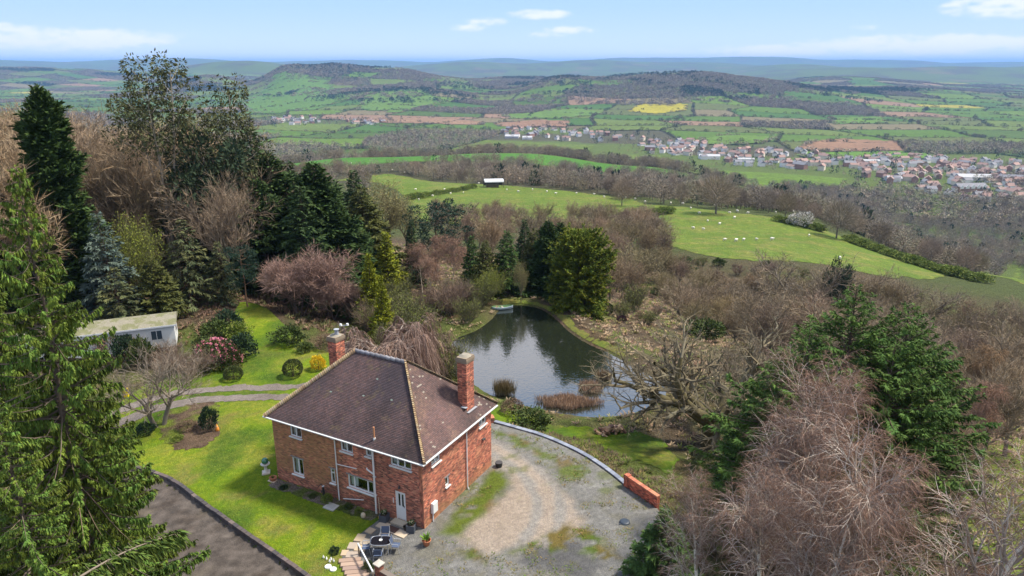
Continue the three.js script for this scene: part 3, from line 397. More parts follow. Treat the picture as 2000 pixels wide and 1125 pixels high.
// ---------------------------------------------------------------- growing things: collectors of triangles
class Leafy {
  constructor() { this.p = []; this.c = []; this.i = []; }
  vert(x, y, z, c) { this.p.push(x, y, z); this.c.push(c[0], c[1], c[2]); return this.p.length / 3 - 1; }
  kite(a, d, side, len, w, ca, cb, bend = 0) {          // a blade: base, widest, tip
    const q = 0.42, mx = a.x + d.x * len * q, my = a.y + d.y * len * q, mz = a.z + d.z * len * q;
    const i0 = this.vert(a.x, a.y, a.z, ca), i1 = this.vert(mx + side.x * w, my + side.y * w, mz + side.z * w, ca), i2 = this.vert(mx - side.x * w, my - side.y * w, mz - side.z * w, ca), i3 = this.vert(a.x + d.x * len, a.y + d.y * len - bend * len, a.z + d.z * len, cb);
    this.i.push(i0, i1, i2, i2, i1, i3);
  }
  sliver(a, b, side, w, c) { const i0 = this.vert(a.x + side.x * w, a.y + side.y * w, a.z + side.z * w, c), i1 = this.vert(a.x - side.x * w, a.y - side.y * w, a.z - side.z * w, c), i2 = this.vert(b.x, b.y, b.z, c); this.i.push(i0, i1, i2); }
  tube(pts, rad, n, c) {
    const base = this.p.length / 3, u = V(0, 0, 0), v = V(0, 0, 0), d = V(0, 0, 0);
    for (let k = 0; k < pts.length; k++) {
      d.subVectors(pts[Math.min(k + 1, pts.length - 1)], pts[Math.max(k - 1, 0)]).normalize();
      u.set(Math.abs(d.y) > 0.9 ? 1 : 0, Math.abs(d.y) > 0.9 ? 0 : 1, 0.17).cross(d).normalize(); v.crossVectors(d, u);
      for (let j = 0; j < n; j++) { const a = j / n * 2 * Math.PI, x = Math.cos(a) * rad[k], y = Math.sin(a) * rad[k]; this.vert(pts[k].x + u.x * x + v.x * y, pts[k].y + u.y * x + v.y * y, pts[k].z + u.z * x + v.z * y, c); }
    }
    for (let k = 0; k + 1 < pts.length; k++) for (let j = 0; j < n; j++) { const a = base + k * n + j, b = base + k * n + (j + 1) % n; this.i.push(a, b, a + n, b, b + n, a + n); }
  }
  get tris() { return this.i.length / 3; }
  geo(smoothed = false) {
    const g = new THREE.BufferGeometry(); g.setAttribute('position', new THREE.BufferAttribute(new Float32Array(this.p), 3)); g.setAttribute('color', new THREE.BufferAttribute(new Float32Array(this.c), 3)); g.setIndex(new THREE.BufferAttribute(new Uint32Array(this.i), 1));
    if (smoothed) g.computeVertexNormals();
    return g;
  }
}
const plantMat = (rough) => new THREE.MeshPhysicalMaterial({ color: 0xffffff, roughness: rough, specularIntensity: 0.3, vertexColors: true, side: THREE.DoubleSide }), barkMat = plantMat(0.95), leafMat = plantMat(0.75);
const barkTones = [[1, 1, 1], [1.13, 1.1, 0.98], [0.86, 0.88, 0.84], [1.2, 1.16, 1.1], [1.02, 1.06, 0.82]].map(([r, g, b]) => { const m = plantMat(0.95); m.color.setRGB(r, g, b); return m; });
leafMat.name = 'foliage'; barkMat.name = 'bark';
const tint = (R, c, k = 0.25) => { const f = 1 + (R() - 0.5) * 2 * k, g = 1 + (R() - 0.5) * k * 0.6; return [c[0] * f * g, c[1] * f, c[2] * f / g]; };
const unit = (R) => { const z = R() * 2 - 1, a = R() * 6.2832, s = Math.sqrt(1 - z * z); return V(s * Math.cos(a), z, s * Math.sin(a)); };
let triCount = 0;
function proto(parts) { const g = new THREE.Group(); for (const [name, leafy, mat, sm] of parts) { if (!leafy.tris) continue; triCount += leafy.tris; const m = shadow(new THREE.Mesh(leafy.geo(sm), mat)); m.name = name; g.add(m); } return g; }

// a leafless broadleaf tree; per level: number of children, angle, length ratio, wiggle, pull upwards
function bareTree(o) {
  const R = rng(o.seed), T = new Leafy(), G = new Leafy(), L = o.n.length;
  const grow = (pos, dir, len, rad, lev) => {
    const ns = o.seg?.[lev] ?? [8, 6, 4, 3, 3][lev], pts = [pos.clone()], rads = [rad], d = dir.clone(), p = pos.clone(), tap = lev === 0 ? (o.taper ?? 0.45) : 0.3;
    for (let k = 1; k <= ns; k++) { d.addScaledVector(unit(R), o.wig[lev]); d.y += o.up[lev] / ns; d.normalize(); p.addScaledVector(d, len / ns); pts.push(p.clone()); rads.push(rad * (1 - (1 - tap) * k / ns)); }
    (lev <= (o.trunkLevel ?? 0) ? T : G).tube(pts, rads, o.sides?.[lev] ?? [8, 5, 4, 3, 3][lev], lev < (o.limb ? 1 : 2) ? tint(R, o.bark, 0.12) : o.limb && lev === 1 ? tint(R, o.limb, 0.2) : tint(R, mix3(o.bark, o.twig, 0.6), 0.2));
    const at = (t) => { const f = t * ns, k = Math.min(ns - 1, Math.floor(f)); return [pts[k].clone().lerp(pts[k + 1], f - k), V(0, 0, 0).subVectors(pts[k + 1], pts[k]).normalize(), mix(rads[k], rads[k + 1], f - k)]; };
    if (lev === L - 1) {
      for (let j = 0; j < o.n[lev]; j++) {
        const [b, bd] = at(0.15 + 0.85 * R()); const q = bd.clone().addScaledVector(unit(R), o.ang[lev]); q.y += o.up[lev] * 0.6; q.normalize();
        const l = o.twigLen * (0.5 + R()), m = b.clone().addScaledVector(q, l * 0.55), e = m.clone().addScaledVector(q, l * 0.45).addScaledVector(unit(R), l * 0.15); e.y -= (o.droop ?? 0) * l; m.y -= (o.droop ?? 0) * l * 0.3;
        const side = unit(R).cross(q).normalize(), c = tint(R, o.twig, 0.3);
        G.sliver(b, m, side, o.twigW, c); G.sliver(m.clone().lerp(b, 0.4), e, side, o.twigW * 0.7, c);
        if (o.bud && R() < o.bud) { const s2 = unit(R); G.kite(e, unit(R), s2, o.budSize ?? 0.09, (o.budSize ?? 0.09) * 0.4, tint(R, o.budC, 0.3), tint(R, o.budC, 0.3)); }
      }
      return;
    }
    const n = o.n[lev]; let az = R() * 6.28;
    for (let j = 0; j < n; j++) {
      const t = o.start[lev] + (1 - o.start[lev]) * (j + R()) / n, [b, bd, br] = at(Math.min(0.99, t)); az += 2.4 + (R() - 0.5) * 0.9;
      const u = V(0.31, 0.2, 0.93).cross(bd).normalize(), v = V(0, 0, 0).crossVectors(bd, u), an = o.ang[lev] * (0.7 + 0.6 * R());
      const q = bd.clone().multiplyScalar(Math.cos(an)).addScaledVector(u, Math.sin(an) * Math.cos(az)).addScaledVector(v, Math.sin(an) * Math.sin(az)); q.y += o.lift?.[lev] ?? 0; q.normalize();
      grow(b, q, len * o.ratio[lev] * (0.75 + 0.5 * R()) * (1 - (o.cone?.[lev] ?? 0) * t), Math.min(br * 0.8, rad * (o.thin?.[lev] ?? 0.5)), lev + 1);
    }
  };
  const stems = o.stems ?? 1;
  for (let s = 0; s < stems; s++) { const a = s / stems * 6.28 + R(), lean = stems > 1 ? (o.lean ?? 0.35) : (o.lean ?? 0.05); grow(V(Math.cos(a) * (stems > 1 ? 0.15 : 0), -0.3, Math.sin(a) * (stems > 1 ? 0.15 : 0)), V(Math.cos(a) * lean, 1, Math.sin(a) * lean).normalize(), o.h * (stems > 1 ? 0.85 + 0.3 * R() : 1), o.r, 0); }
  return proto([['trunk', T, barkMat, true], ['crown', G, barkMat, false]]);
}

// a conifer: trunk, boughs whose length follows a profile, flat sprays of blades along them
function conifer(o) {
  const R = rng(o.seed), T = new Leafy(), G = new Leafy();
  const leaders = o.leaders ?? [[0, 0, 1, 1]];
  for (const [lx, lz, hs, rs] of leaders) {
    const h = o.h * hs, tp = [], tr = [];
    for (let k = 0; k <= 8; k++) { tp.push(V(lx * Math.min(1, k / 3) + (k ? (R() - 0.5) * 0.02 * h : 0), h * 0.99 * k / 8 - (k ? 0 : 0.4), lz * Math.min(1, k / 3) + (k ? (R() - 0.5) * 0.02 * h : 0))); tr.push(o.r * rs * (1 - 0.96 * k / 8)); }
    T.tube(tp, tr, 7, o.bark);
    const n = Math.round(o.boughs * rs * hs); let az = R() * 6;
    for (let i = 0; i < n; i++) {
      const t = o.t0 + (1 - o.t0) * Math.pow((i + R()) / n, o.dist ?? 1.0), f = t * 8, k = Math.min(7, Math.floor(f)), b = tp[k].clone().lerp(tp[k + 1], f - k);
      az += 2.4 + (R() - 0.5) * 1.2;
      const cl = 0.72 + 0.62 * vnoise(az % 6.2832 * 1.3, t * (o.lump ?? 7), o.seed), len = Math.max(0.25, o.R * rs * o.profile(t) * cl * (0.85 + 0.3 * R()) * (1 - (o.ragged ?? 0) * R() * R()));
      const el = mix(o.el[0], o.el[1], t) + (R() - 0.5) * (0.25 + (o.ragged ?? 0)), d = V(Math.cos(az) * Math.cos(el), Math.sin(el), Math.sin(az) * Math.cos(el)), pts = [b], rad = [Math.min(0.07, 0.012 * len + 0.01)], p = b.clone(), q = d.clone(), ns = 5;
      for (let s = 1; s <= ns; s++) { q.y -= o.sag / ns * (s < 4 ? 1 : -o.tipUp); q.normalize(); p.addScaledVector(q, len / ns); pts.push(p.clone()); rad.push(rad[0] * (1 - 0.85 * s / ns)); }
      G.tube(pts, rad, 3, tint(R, o.bark, 0.2));
      const m = Math.max(3, Math.round(len * o.density)), tone = tint(R, o.leaf, o.vary ?? 0.22), gold = o.goldAt ? o.goldAt(t, R) : 0;
      for (let j = 0; j < m; j++) {
        const s = 0.18 + 0.82 * Math.pow((j + R()) / m, 0.75), ff = s * ns, kk = Math.min(ns - 1, Math.floor(ff)), c = pts[kk].clone().lerp(pts[kk + 1], ff - kk), bd = V(0, 0, 0).subVectors(pts[kk + 1], pts[kk]).normalize();
        const side = V(-bd.z, 0, bd.x).normalize().multiplyScalar(j % 2 ? 1 : -1);
        const sl = o.spray * (0.6 + 0.8 * R()) * (0.55 + 0.45 * Math.min(1, len / o.R * 1.4)), dir = bd.clone().multiplyScalar(o.fwd ?? 0.8).addScaledVector(side, (1 - s * 0.75) * (o.spread ?? 0.9) * (0.6 + 0.8 * R())).addScaledVector(unit(R), 0.28 + (o.ragged ?? 0) * 0.6); dir.y -= o.hang * (0.5 + R()); dir.normalize();
        const ws = V(0, 0, 0).crossVectors(dir, unit(R).addScaledVector(V(0, 1, 0), o.flat ?? 1.2).normalize()).normalize(), ca = tint(R, tone, 0.16), cb = o.tip ? mix3(ca, tint(R, o.tip, 0.2), 0.25 + 0.75 * (gold || R() * (o.tipShare ?? 0.5))) : ca;
        G.kite(c, dir, ws, sl, sl * o.wide, ca, cb, o.bend ?? 0.1);
        const nb = o.blades ?? 2;
        for (let x = 0; x < nb; x++) { const sg = x % 2 ? 1 : -1, st = c.clone().addScaledVector(dir, sl * (0.15 + 0.5 * R())), d2 = dir.clone().addScaledVector(ws, sg * (0.6 + 0.5 * R())); d2.y -= o.hang * 0.5 * R(); d2.normalize(); const w2 = V(0, 0, 0).crossVectors(d2, unit(R).addScaledVector(V(0, 1, 0), 0.9).normalize()).normalize(); G.kite(st, d2, w2, sl * (0.45 + 0.3 * R()), sl * o.wide * 0.75, ca, cb, o.bend ?? 0.1); }
      }
    }
  }
  return proto([['trunk', T, barkMat, true], ['crown', G, leafMat, false]]);
}

// a shrub or clipped bush: leaves through the outer layer of a lumpy volume, stems inside
function shrub(o) {
  const R = rng(o.seed), T = new Leafy(), G = new Leafy(), F = new Leafy();
  for (let s = 0; s < (o.stems ?? 7); s++) { const a = R() * 6.28, e = V(Math.cos(a) * o.rx * 0.55 * R(), o.h * (0.5 + 0.3 * R()), Math.sin(a) * o.rz * 0.55 * R()); T.tube([V(Math.cos(a) * 0.08, -0.15, Math.sin(a) * 0.08), e.clone().multiplyScalar(0.5), e], [0.035, 0.025, 0.012], 4, o.bark ?? [0.09, 0.07, 0.05]); }
  for (let k = 0; k < o.leaves; k++) {
    const d = unit(R); if (d.y < -0.55) { k--; continue; }
    const lump = 1 + (o.lumpy ?? 0.3) * (fbm(d.x * 2.2 + 7, d.y * 2.2 + d.z * 2.2 * 1.3 + 3, o.seed, 3) - 0.5) * 2, f = lump * (1 - (o.depth ?? 0.35) * R() * R());
    const p = V(d.x * o.rx * f, o.h * 0.5 + d.y * o.h * 0.5 * f, d.z * o.rz * f); if (p.y < 0.02) p.y = 0.02 + R() * 0.1;
    const dir = d.clone().addScaledVector(unit(R), 0.8); dir.y += o.rise ?? 0.2; dir.normalize();
    const side = V(0, 0, 0).crossVectors(dir, unit(R)).normalize(), l = o.leaf * (0.6 + 0.8 * R()), c = tint(R, o.pal ? o.pal[Math.floor(R() * o.pal.length)] : o.col, o.vary ?? 0.3);
    G.kite(p, dir, side, l, l * (o.wide ?? 0.3), c, c);
  }
  for (let k = 0; k < (o.flowers ?? 0); k++) { const d = unit(R); if (d.y < -0.1) { k--; continue; } const p = V(d.x * o.rx * 1.03, o.h * 0.5 + d.y * o.h * 0.53, d.z * o.rz * 1.03), n = o.petals ?? 9; for (let j = 0; j < n; j++) { const q = d.clone().addScaledVector(unit(R), 0.9).normalize(), s = V(0, 0, 0).crossVectors(q, unit(R)).normalize(), c = tint(R, o.flowerC, 0.25); F.kite(p.clone().addScaledVector(unit(R), 0.07), q, s, o.petal ?? 0.13, (o.petal ?? 0.13) * 0.4, c, c); } }
  return proto([['stem', T, barkMat, true], ['foliage', G, leafMat, false], ['blossom', F, leafMat, false]]);
}
// ---------------------------------------------------------------- the kinds of tree and shrub, one of each
const GREYBARK = [0.17, 0.15, 0.12], TWIG = [0.215, 0.165, 0.115], TWIGPINK = [0.27, 0.175, 0.14], TWIGTAN = [0.28, 0.21, 0.145], TWIGPURPLE = [0.21, 0.15, 0.112];
const K = {};
const bareO = (seed, bark, twig, x = {}) => ({ seed, h: 4.6, r: 0.27, n: [9, 7, 7, 12], ang: [0.75, 0.75, 0.75, 0.9], ratio: [0.95, 0.55, 0.5], wig: [0.1, 0.16, 0.2, 0.2], up: [0.1, 0.25, 0.25, 0.15], start: [0.4, 0.3, 0.25], thin: [0.5, 0.55, 0.5], bark, twig, twigLen: 0.75, twigW: 0.022, lift: [0.15, 0.15, 0.1], ...x });
K.bareA = bareTree(bareO(11, GREYBARK, TWIG));
K.bareB = bareTree(bareO(12, [0.11, 0.1, 0.08], TWIGPURPLE, { n: [8, 8, 7, 11], ang: [0.6, 0.7, 0.8, 0.9], h: 5 }));
K.bareC = bareTree(bareO(13, [0.15, 0.13, 0.10], TWIGTAN, { n: [11, 7, 7, 8], ang: [0.55, 0.65, 0.7, 0.8], h: 5.6, ratio: [0.75, 0.55, 0.5], up: [0.1, 0.4, 0.4, 0.3] }));
K.bareD = bareTree(bareO(14, [0.16, 0.12, 0.09], TWIGTAN, { n: [8, 7, 8, 9], stems: 3, lean: 0.3, h: 4.2, r: 0.13, ratio: [0.7, 0.55, 0.5], ang: [0.5, 0.6, 0.75, 0.8] }));
K.pink = bareTree(bareO(15, [0.10, 0.075, 0.06], TWIGPINK, { n: [7, 8, 8, 10], stems: 4, lean: 0.5, h: 3.6, r: 0.12, ratio: [0.75, 0.6, 0.5], ang: [0.55, 0.65, 0.8, 0.9] }));
K.bud = bareTree(bareO(16, [0.13, 0.12, 0.08], [0.19, 0.165, 0.085], { n: [8, 7, 7, 9], bud: 0.55, budC: [0.26, 0.23, 0.09], budSize: 0.2 }));
K.green = bareTree(bareO(17, [0.13, 0.12, 0.08], [0.15, 0.15, 0.06], { n: [8, 7, 6, 8], stems: 3, lean: 0.3, h: 4.2, r: 0.1, ratio: [0.75, 0.6, 0.5], bud: 0.9, budC: [0.19, 0.22, 0.035], budSize: 0.2 }));
K.oak = bareTree({ seed: 21, h: 3.0, r: 0.62, taper: 0.85, n: [7, 6, 6, 6, 4], ang: [1.15, 0.8, 0.8, 0.8, 0.9], ratio: [2.1, 0.5, 0.5, 0.5], wig: [0.12, 0.3, 0.34, 0.34, 0.3], up: [0, 0.55, 0.25, 0.2, 0.1], start: [0.55, 0.25, 0.2, 0.2], thin: [0.62, 0.6, 0.6, 0.5], seg: [5, 9, 6, 4, 3], sides: [9, 7, 5, 4, 3], trunkLevel: 1, bark: [0.098, 0.086, 0.044], twig: [0.19, 0.158, 0.11], twigLen: 0.4, twigW: 0.009, lift: [-0.1, 0.1, 0.1, 0.05] });
K.oakB = bareTree({ seed: 22, h: 3.4, r: 0.4, taper: 0.75, n: [8, 7, 8, 12], ang: [0.95, 0.8, 0.8, 0.9], ratio: [1.35, 0.5, 0.5], wig: [0.12, 0.28, 0.32, 0.3], up: [0, 0.6, 0.3, 0.15], start: [0.5, 0.25, 0.2], thin: [0.55, 0.55, 0.5], seg: [5, 8, 5, 3], trunkLevel: 1, bark: [0.16, 0.14, 0.11], twig: [0.225, 0.18, 0.125], twigLen: 0.65, twigW: 0.021, lift: [0, 0.1, 0.1] });
const birchO = (seed, x = {}) => ({ seed, h: 15, r: 0.25, taper: 0.16, n: [18, 8, 8, 15], ang: [0.62, 0.6, 0.7, 0.8], ratio: [0.33, 0.48, 0.5], cone: [0.55], wig: [0.045, 0.1, 0.16, 0.2], up: [0.05, 0.3, -0.1, -0.5], start: [0.46, 0.3, 0.25], thin: [0.36, 0.5, 0.5], seg: [14, 7, 4, 3], sides: [9, 5, 3, 3], bark: [0.8, 0.76, 0.66], limb: [0.40, 0.33, 0.26], twig: [0.215, 0.132, 0.095], twigLen: 0.42, twigW: 0.007, droop: 0.35, lift: [0.1, 0.05, 0], lean: 0.1, trunkLevel: 1, ...x });
K.birchA = bareTree(birchO(31)); K.birchB = bareTree(birchO(32, { lean: 0.22, wig: [0.07, 0.12, 0.16, 0.2] }));
K.birchC = bareTree(birchO(33, { h: 9, r: 0.09, n: [16, 7, 6, 9], twigLen: 0.5, twigW: 0.014, bark: [0.42, 0.37, 0.3] }));
K.weeper = bareTree({ seed: 41, h: 2.6, r: 0.2, taper: 0.7, n: [9, 9, 9, 17], ang: [1.1, 0.7, 0.8, 0.6], ratio: [1.25, 0.5, 0.6], wig: [0.1, 0.2, 0.25, 0.15], up: [0, -0.35, -0.9, -1.3], start: [0.5, 0.2, 0.2], thin: [0.4, 0.5, 0.5], seg: [4, 8, 5, 3], bark: [0.42, 0.36, 0.31], twig: [0.25, 0.17, 0.135], twigLen: 0.95, twigW: 0.018, droop: 0.75, lift: [0.15, 0, 0] });
K.whip = bareTree(bareO(51, [0.12, 0.10, 0.075], TWIGPURPLE, { stems: 7, lean: 0.45, h: 2.2, r: 0.04, n: [7, 6, 8], ang: [0.45, 0.55, 0.7], ratio: [0.6, 0.5], up: [0.3, 0.3, 0.3], wig: [0.12, 0.18, 0.2], start: [0.15, 0.2], twigLen: 0.5, twigW: 0.014 }));
K.whipB = bareTree(bareO(52, [0.13, 0.12, 0.08], [0.135, 0.13, 0.065], { stems: 8, lean: 0.5, h: 2.0, r: 0.04, n: [7, 6, 8], ang: [0.45, 0.55, 0.7], ratio: [0.6, 0.5], up: [0.3, 0.3, 0.3], wig: [0.12, 0.18, 0.2], start: [0.15, 0.2], twigLen: 0.5, twigW: 0.014, bud: 0.35, budC: [0.13, 0.15, 0.03], budSize: 0.13 }));
K.gardenTree = bareTree({ seed: 55, h: 2.4, r: 0.17, taper: 0.7, stems: 2, lean: 0.3, n: [5, 7, 6, 8], ang: [0.75, 0.7, 0.7, 0.8], ratio: [1.15, 0.55, 0.5], wig: [0.1, 0.14, 0.2, 0.2], up: [0.1, 0.3, 0.2, 0.1], start: [0.45, 0.25, 0.2], thin: [0.5, 0.5, 0.5], trunkLevel: 1, bark: [0.20, 0.17, 0.13], twig: [0.24, 0.195, 0.15], twigLen: 0.45, twigW: 0.010, lift: [0.1, 0.1, 0.1] });
const coneP = (t) => Math.max(0, 1 - t) ** 0.85 * (t < 0.1 ? 0.75 + t * 2.5 : 1), colP = (t) => Math.min(1, (1 - t) * 2.6) ** 0.7 * (0.85 + 0.15 * Math.sin(t * 9)), roundP = (t) => Math.sqrt(Math.max(0.01, 1 - (2 * t - 0.85) ** 2 / 1.35)) * (t > 0.97 ? 0.6 : 1);
const conO = (seed, x) => ({ seed, h: 12, R: 3, r: 0.2, t0: 0.04, boughs: 240, profile: coneP, el: [-0.1, 0.6], sag: 0.35, tipUp: 0.6, density: 7, spray: 0.75, wide: 0.14, hang: 0.2, bark: [0.10, 0.075, 0.055], leaf: [0.030, 0.055, 0.022], blades: 3, ...x });
K.spruce = conifer(conO(61, { leaf: [0.034, 0.060, 0.020], boughs: 290 }));
K.spruceB = conifer(conO(62, { leaf: [0.038, 0.066, 0.020], boughs: 290, R: 3.3, lump: 9 }));
K.spruceOlive = conifer(conO(63, { leaf: [0.065, 0.075, 0.02], profile: (t) => Math.min(1, (1 - t) * 1.7) ** 0.8, tip: [0.15, 0.14, 0.03] }));
K.blue = conifer(conO(64, { leaf: [0.075, 0.105, 0.085], tip: [0.15, 0.19, 0.165], R: 3.4, boughs: 170, density: 5, t0: 0.1 }));
K.mixed = conifer(conO(65, { leaf: [0.075, 0.085, 0.035], R: 3.6, boughs: 130, density: 5, hang: 0.45, sag: 0.6, t0: 0.1, vary: 0.4 }));
K.cypress = conifer(conO(66, { h: 25, R: 3.6, r: 0.4, boughs: 620, profile: colP, el: [0.35, 0.9], sag: -0.1, hang: 0.0, spray: 1.0, wide: 0.14, density: 5.5, leaf: [0.034, 0.062, 0.014], tip: [0.08, 0.12, 0.024], lump: 14 }));
K.leyland = conifer(conO(67, { h: 14, R: 3.4, boughs: 380, profile: (t) => Math.min(1, (1 - t) * 1.5) ** 0.75, el: [0.2, 0.8], sag: 0.1, hang: 0.05, spray: 0.85, leaf: [0.034, 0.062, 0.016], tip: [0.065, 0.10, 0.022], lump: 10 }));
K.golden = conifer(conO(68, { h: 7, R: 1.7, boughs: 230, profile: coneP, el: [0.25, 0.9], sag: 0.2, hang: 0.15, spray: 0.5, wide: 0.16, density: 8, leaf: [0.13, 0.155, 0.012], tip: [0.42, 0.39, 0.02], tipShare: 1 }));
K.goldenRound = conifer(conO(69, { h: 11.5, R: 5.6, boughs: 620, profile: roundP, el: [-0.15, 0.9], sag: 0.15, hang: 0.12, spray: 0.8, wide: 0.13, density: 5, leaf: [0.06, 0.095, 0.012], tip: [0.34, 0.31, 0.018], tipShare: 1, lump: 9, goldAt: (t, R) => R() * 0.9 }));
K.thuja = conifer(conO(70, { h: 10, R: 2.4, boughs: 260, profile: (t) => Math.min(1, (1 - t) * 1.3) ** 0.8, el: [0.1, 0.7], sag: 0.3, hang: 0.25, spray: 0.6, density: 7, leaf: [0.045, 0.085, 0.02], tip: [0.08, 0.125, 0.025] }));
K.cedarNear = conifer(conO(71, { h: 24, R: 6.4, r: 0.45, t0: 0.06, boughs: 500, profile: (t) => Math.min(1, (1 - t) * 1.25 + 0.04) ** 0.9, el: [-0.1, 0.4], sag: 0.5, tipUp: 1.2, hang: 0.8, fwd: 0.5, spread: 1.0, spray: 0.33, wide: 0.19, density: 14, blades: 5, leaf: [0.082, 0.13, 0.02], tip: [0.23, 0.26, 0.035], vary: 0.6, lump: 16, bend: 0.3, ragged: 0.6, bark: [0.13, 0.10, 0.075] }));
K.cedarRight = conifer(conO(72, { h: 19, R: 5.4, r: 0.35, boughs: 290, leaders: [[0, 0, 1, 1], [2.6, 0.8, 0.95, 0.95], [-3.0, 0.5, 0.9, 0.9], [0.6, 2.6, 0.86, 0.9], [4.8, -0.6, 0.84, 0.8], [-4.6, 1.6, 0.78, 0.75]], profile: (t) => Math.min(1, (1 - t) * 2.1 + 0.02) ** 0.9, el: [0.0, 0.75], sag: 0.25, tipUp: 1.4, hang: 0.4, spray: 0.36, wide: 0.15, density: 13, blades: 4, leaf: [0.055, 0.105, 0.02], tip: [0.12, 0.18, 0.03], vary: 0.3, lump: 14, bend: 0.2, ragged: 0.25 }));
// Scots pine: bare trunk, flat-topped dark cushions
function cushions(o) {
  const R = rng(o.seed), T = new Leafy(), G = new Leafy();
  const stems = o.stems ?? 1;
  for (let s = 0; s < stems; s++) {
    const a0 = s / stems * 6.28 + R(), tp = [], tr = [], ln = stems > 1 ? o.lean : 0.05; for (let k = 0; k <= 8; k++) { tp.push(V(Math.cos(a0) * ln * o.h * k / 8 + Math.sin(k * 1.3 + s) * 0.12, o.h * (0.9 + 0.1 * Math.cos(s * 2)) * k / 8 - (k ? 0 : 0.3), Math.sin(a0) * ln * o.h * k / 8 + Math.cos(k * 1.7 + s) * 0.12)); tr.push(o.r * (1 - 0.85 * k / 8)); }
    T.tube(tp, tr, 7, o.bark);
    for (let i = 0; i < o.limbs; i++) {
      const t = o.t0 + (1 - o.t0) * (i + R()) / o.limbs, f = t * 8, k = Math.min(7, Math.floor(f)), b = tp[k].clone().lerp(tp[k + 1], f - k), az = i * 2.4 + R(), L = o.R * o.profile(t) * (0.6 + 0.6 * R()), el = o.el + (R() - 0.5) * 0.4;
      const e = b.clone().add(V(Math.cos(az) * L * Math.cos(el), L * Math.sin(el), Math.sin(az) * L * Math.cos(el))), m = b.clone().lerp(e, 0.5); m.y -= L * 0.06;
      G.tube([b, m, e], [o.r * 0.22, o.r * 0.15, o.r * 0.05], 4, tint(R, o.bark, 0.2));
      for (let q = 0; q < o.clumps; q++) {
        const c = m.clone().lerp(e, 0.2 + 0.9 * R()).addScaledVector(unit(R), o.clump * 0.8), cr = o.clump * (0.6 + 0.7 * R()), tone = tint(R, o.leaf, 0.25);
        for (let j = 0; j < o.leaves; j++) { const d = unit(R), p = c.clone().add(V(d.x * cr, d.y * cr * o.squash, d.z * cr)), dir = d.clone().addScaledVector(unit(R), 0.6); dir.y += o.rise; dir.normalize(); const sd = V(0, 0, 0).crossVectors(dir, unit(R)).normalize(), l = o.leafLen * (0.6 + 0.8 * R()), cc = tint(R, tone, 0.2); G.kite(p, dir, sd, l, l * o.wide, cc, o.tip ? mix3(cc, o.tip, R() * 0.6) : cc); }
      }
    }
  }
  return proto([['trunk', T, barkMat, true], ['crown', G, leafMat, false]]);
}
K.pine = cushions({ seed: 81, h: 11, r: 0.22, R: 4.2, limbs: 20, t0: 0.35, profile: (t) => Math.sqrt(Math.max(0.05, 1 - (2 * t - 1.25) ** 2)), el: 0.25, clumps: 4, clump: 0.75, squash: 0.5, leaves: 70, leafLen: 0.42, wide: 0.13, rise: 0.4, leaf: [0.026, 0.05, 0.032], bark: [0.16, 0.10, 0.065] });
K.gum = cushions({ seed: 82, h: 26, r: 0.26, stems: 4, lean: 0.10, R: 5.0, limbs: 12, t0: 0.6, profile: (t) => 0.5 + 0.5 * Math.sin(Math.min(1, t) * 3.0), el: 0.75, clumps: 2, clump: 0.9, squash: 1.2, leaves: 85, leafLen: 0.4, wide: 0.2, rise: -0.3, leaf: [0.07, 0.078, 0.03], tip: [0.17, 0.15, 0.09], bark: [0.30, 0.26, 0.21] });
K.gumB = cushions({ seed: 83, h: 22, r: 0.24, stems: 3, lean: 0.13, R: 4.6, limbs: 11, t0: 0.58, profile: (t) => 0.5 + 0.5 * Math.sin(Math.min(1, t) * 3.0), el: 0.7, clumps: 2, clump: 0.95, squash: 1.1, leaves: 85, leafLen: 0.4, wide: 0.2, rise: -0.3, leaf: [0.065, 0.072, 0.028], tip: [0.15, 0.13, 0.07], bark: [0.30, 0.26, 0.21] });
K.darkbush = cushions({ seed: 84, h: 9, r: 0.16, stems: 3, lean: 0.16, R: 3.2, limbs: 16, t0: 0.12, profile: (t) => 0.7 + 0.3 * Math.sin(t * 3), el: 0.4, clumps: 4, clump: 0.85, squash: 0.9, leaves: 75, leafLen: 0.36, wide: 0.22, rise: 0.1, leaf: [0.036, 0.055, 0.026], bark: [0.1, 0.08, 0.06] });
// shrubs
K.dome = shrub({ seed: 91, rx: 0.85, rz: 0.85, h: 1.55, leaves: 3600, leaf: 0.10, lumpy: 0.06, depth: 0.12, col: [0.055, 0.07, 0.022], vary: 0.35 });
K.bush = shrub({ seed: 92, rx: 1.2, rz: 1.1, h: 1.6, leaves: 2200, leaf: 0.17, lumpy: 0.85, depth: 0.55, col: [0.055, 0.08, 0.02] });
K.bushDark = shrub({ seed: 93, rx: 1.2, rz: 1.2, h: 1.7, leaves: 2200, leaf: 0.18, lumpy: 0.8, depth: 0.5, col: [0.022, 0.042, 0.02] });
K.bushLime = shrub({ seed: 94, rx: 1.2, rz: 1.2, h: 1.6, leaves: 2300, leaf: 0.16, lumpy: 0.8, depth: 0.5, pal: [[0.12, 0.17, 0.02], [0.07, 0.11, 0.02], [0.2, 0.22, 0.05]] });
K.bushBrown = shrub({ seed: 95, rx: 1.2, rz: 1.1, h: 1.3, leaves: 2000, leaf: 0.2, wide: 0.1, lumpy: 0.35, depth: 0.5, pal: [[0.19, 0.12, 0.085], [0.15, 0.095, 0.07], [0.10, 0.085, 0.04]] });
K.bushPurple = shrub({ seed: 96, rx: 0.8, rz: 0.8, h: 1.0, leaves: 1200, leaf: 0.14, lumpy: 0.3, col: [0.05, 0.022, 0.03] });
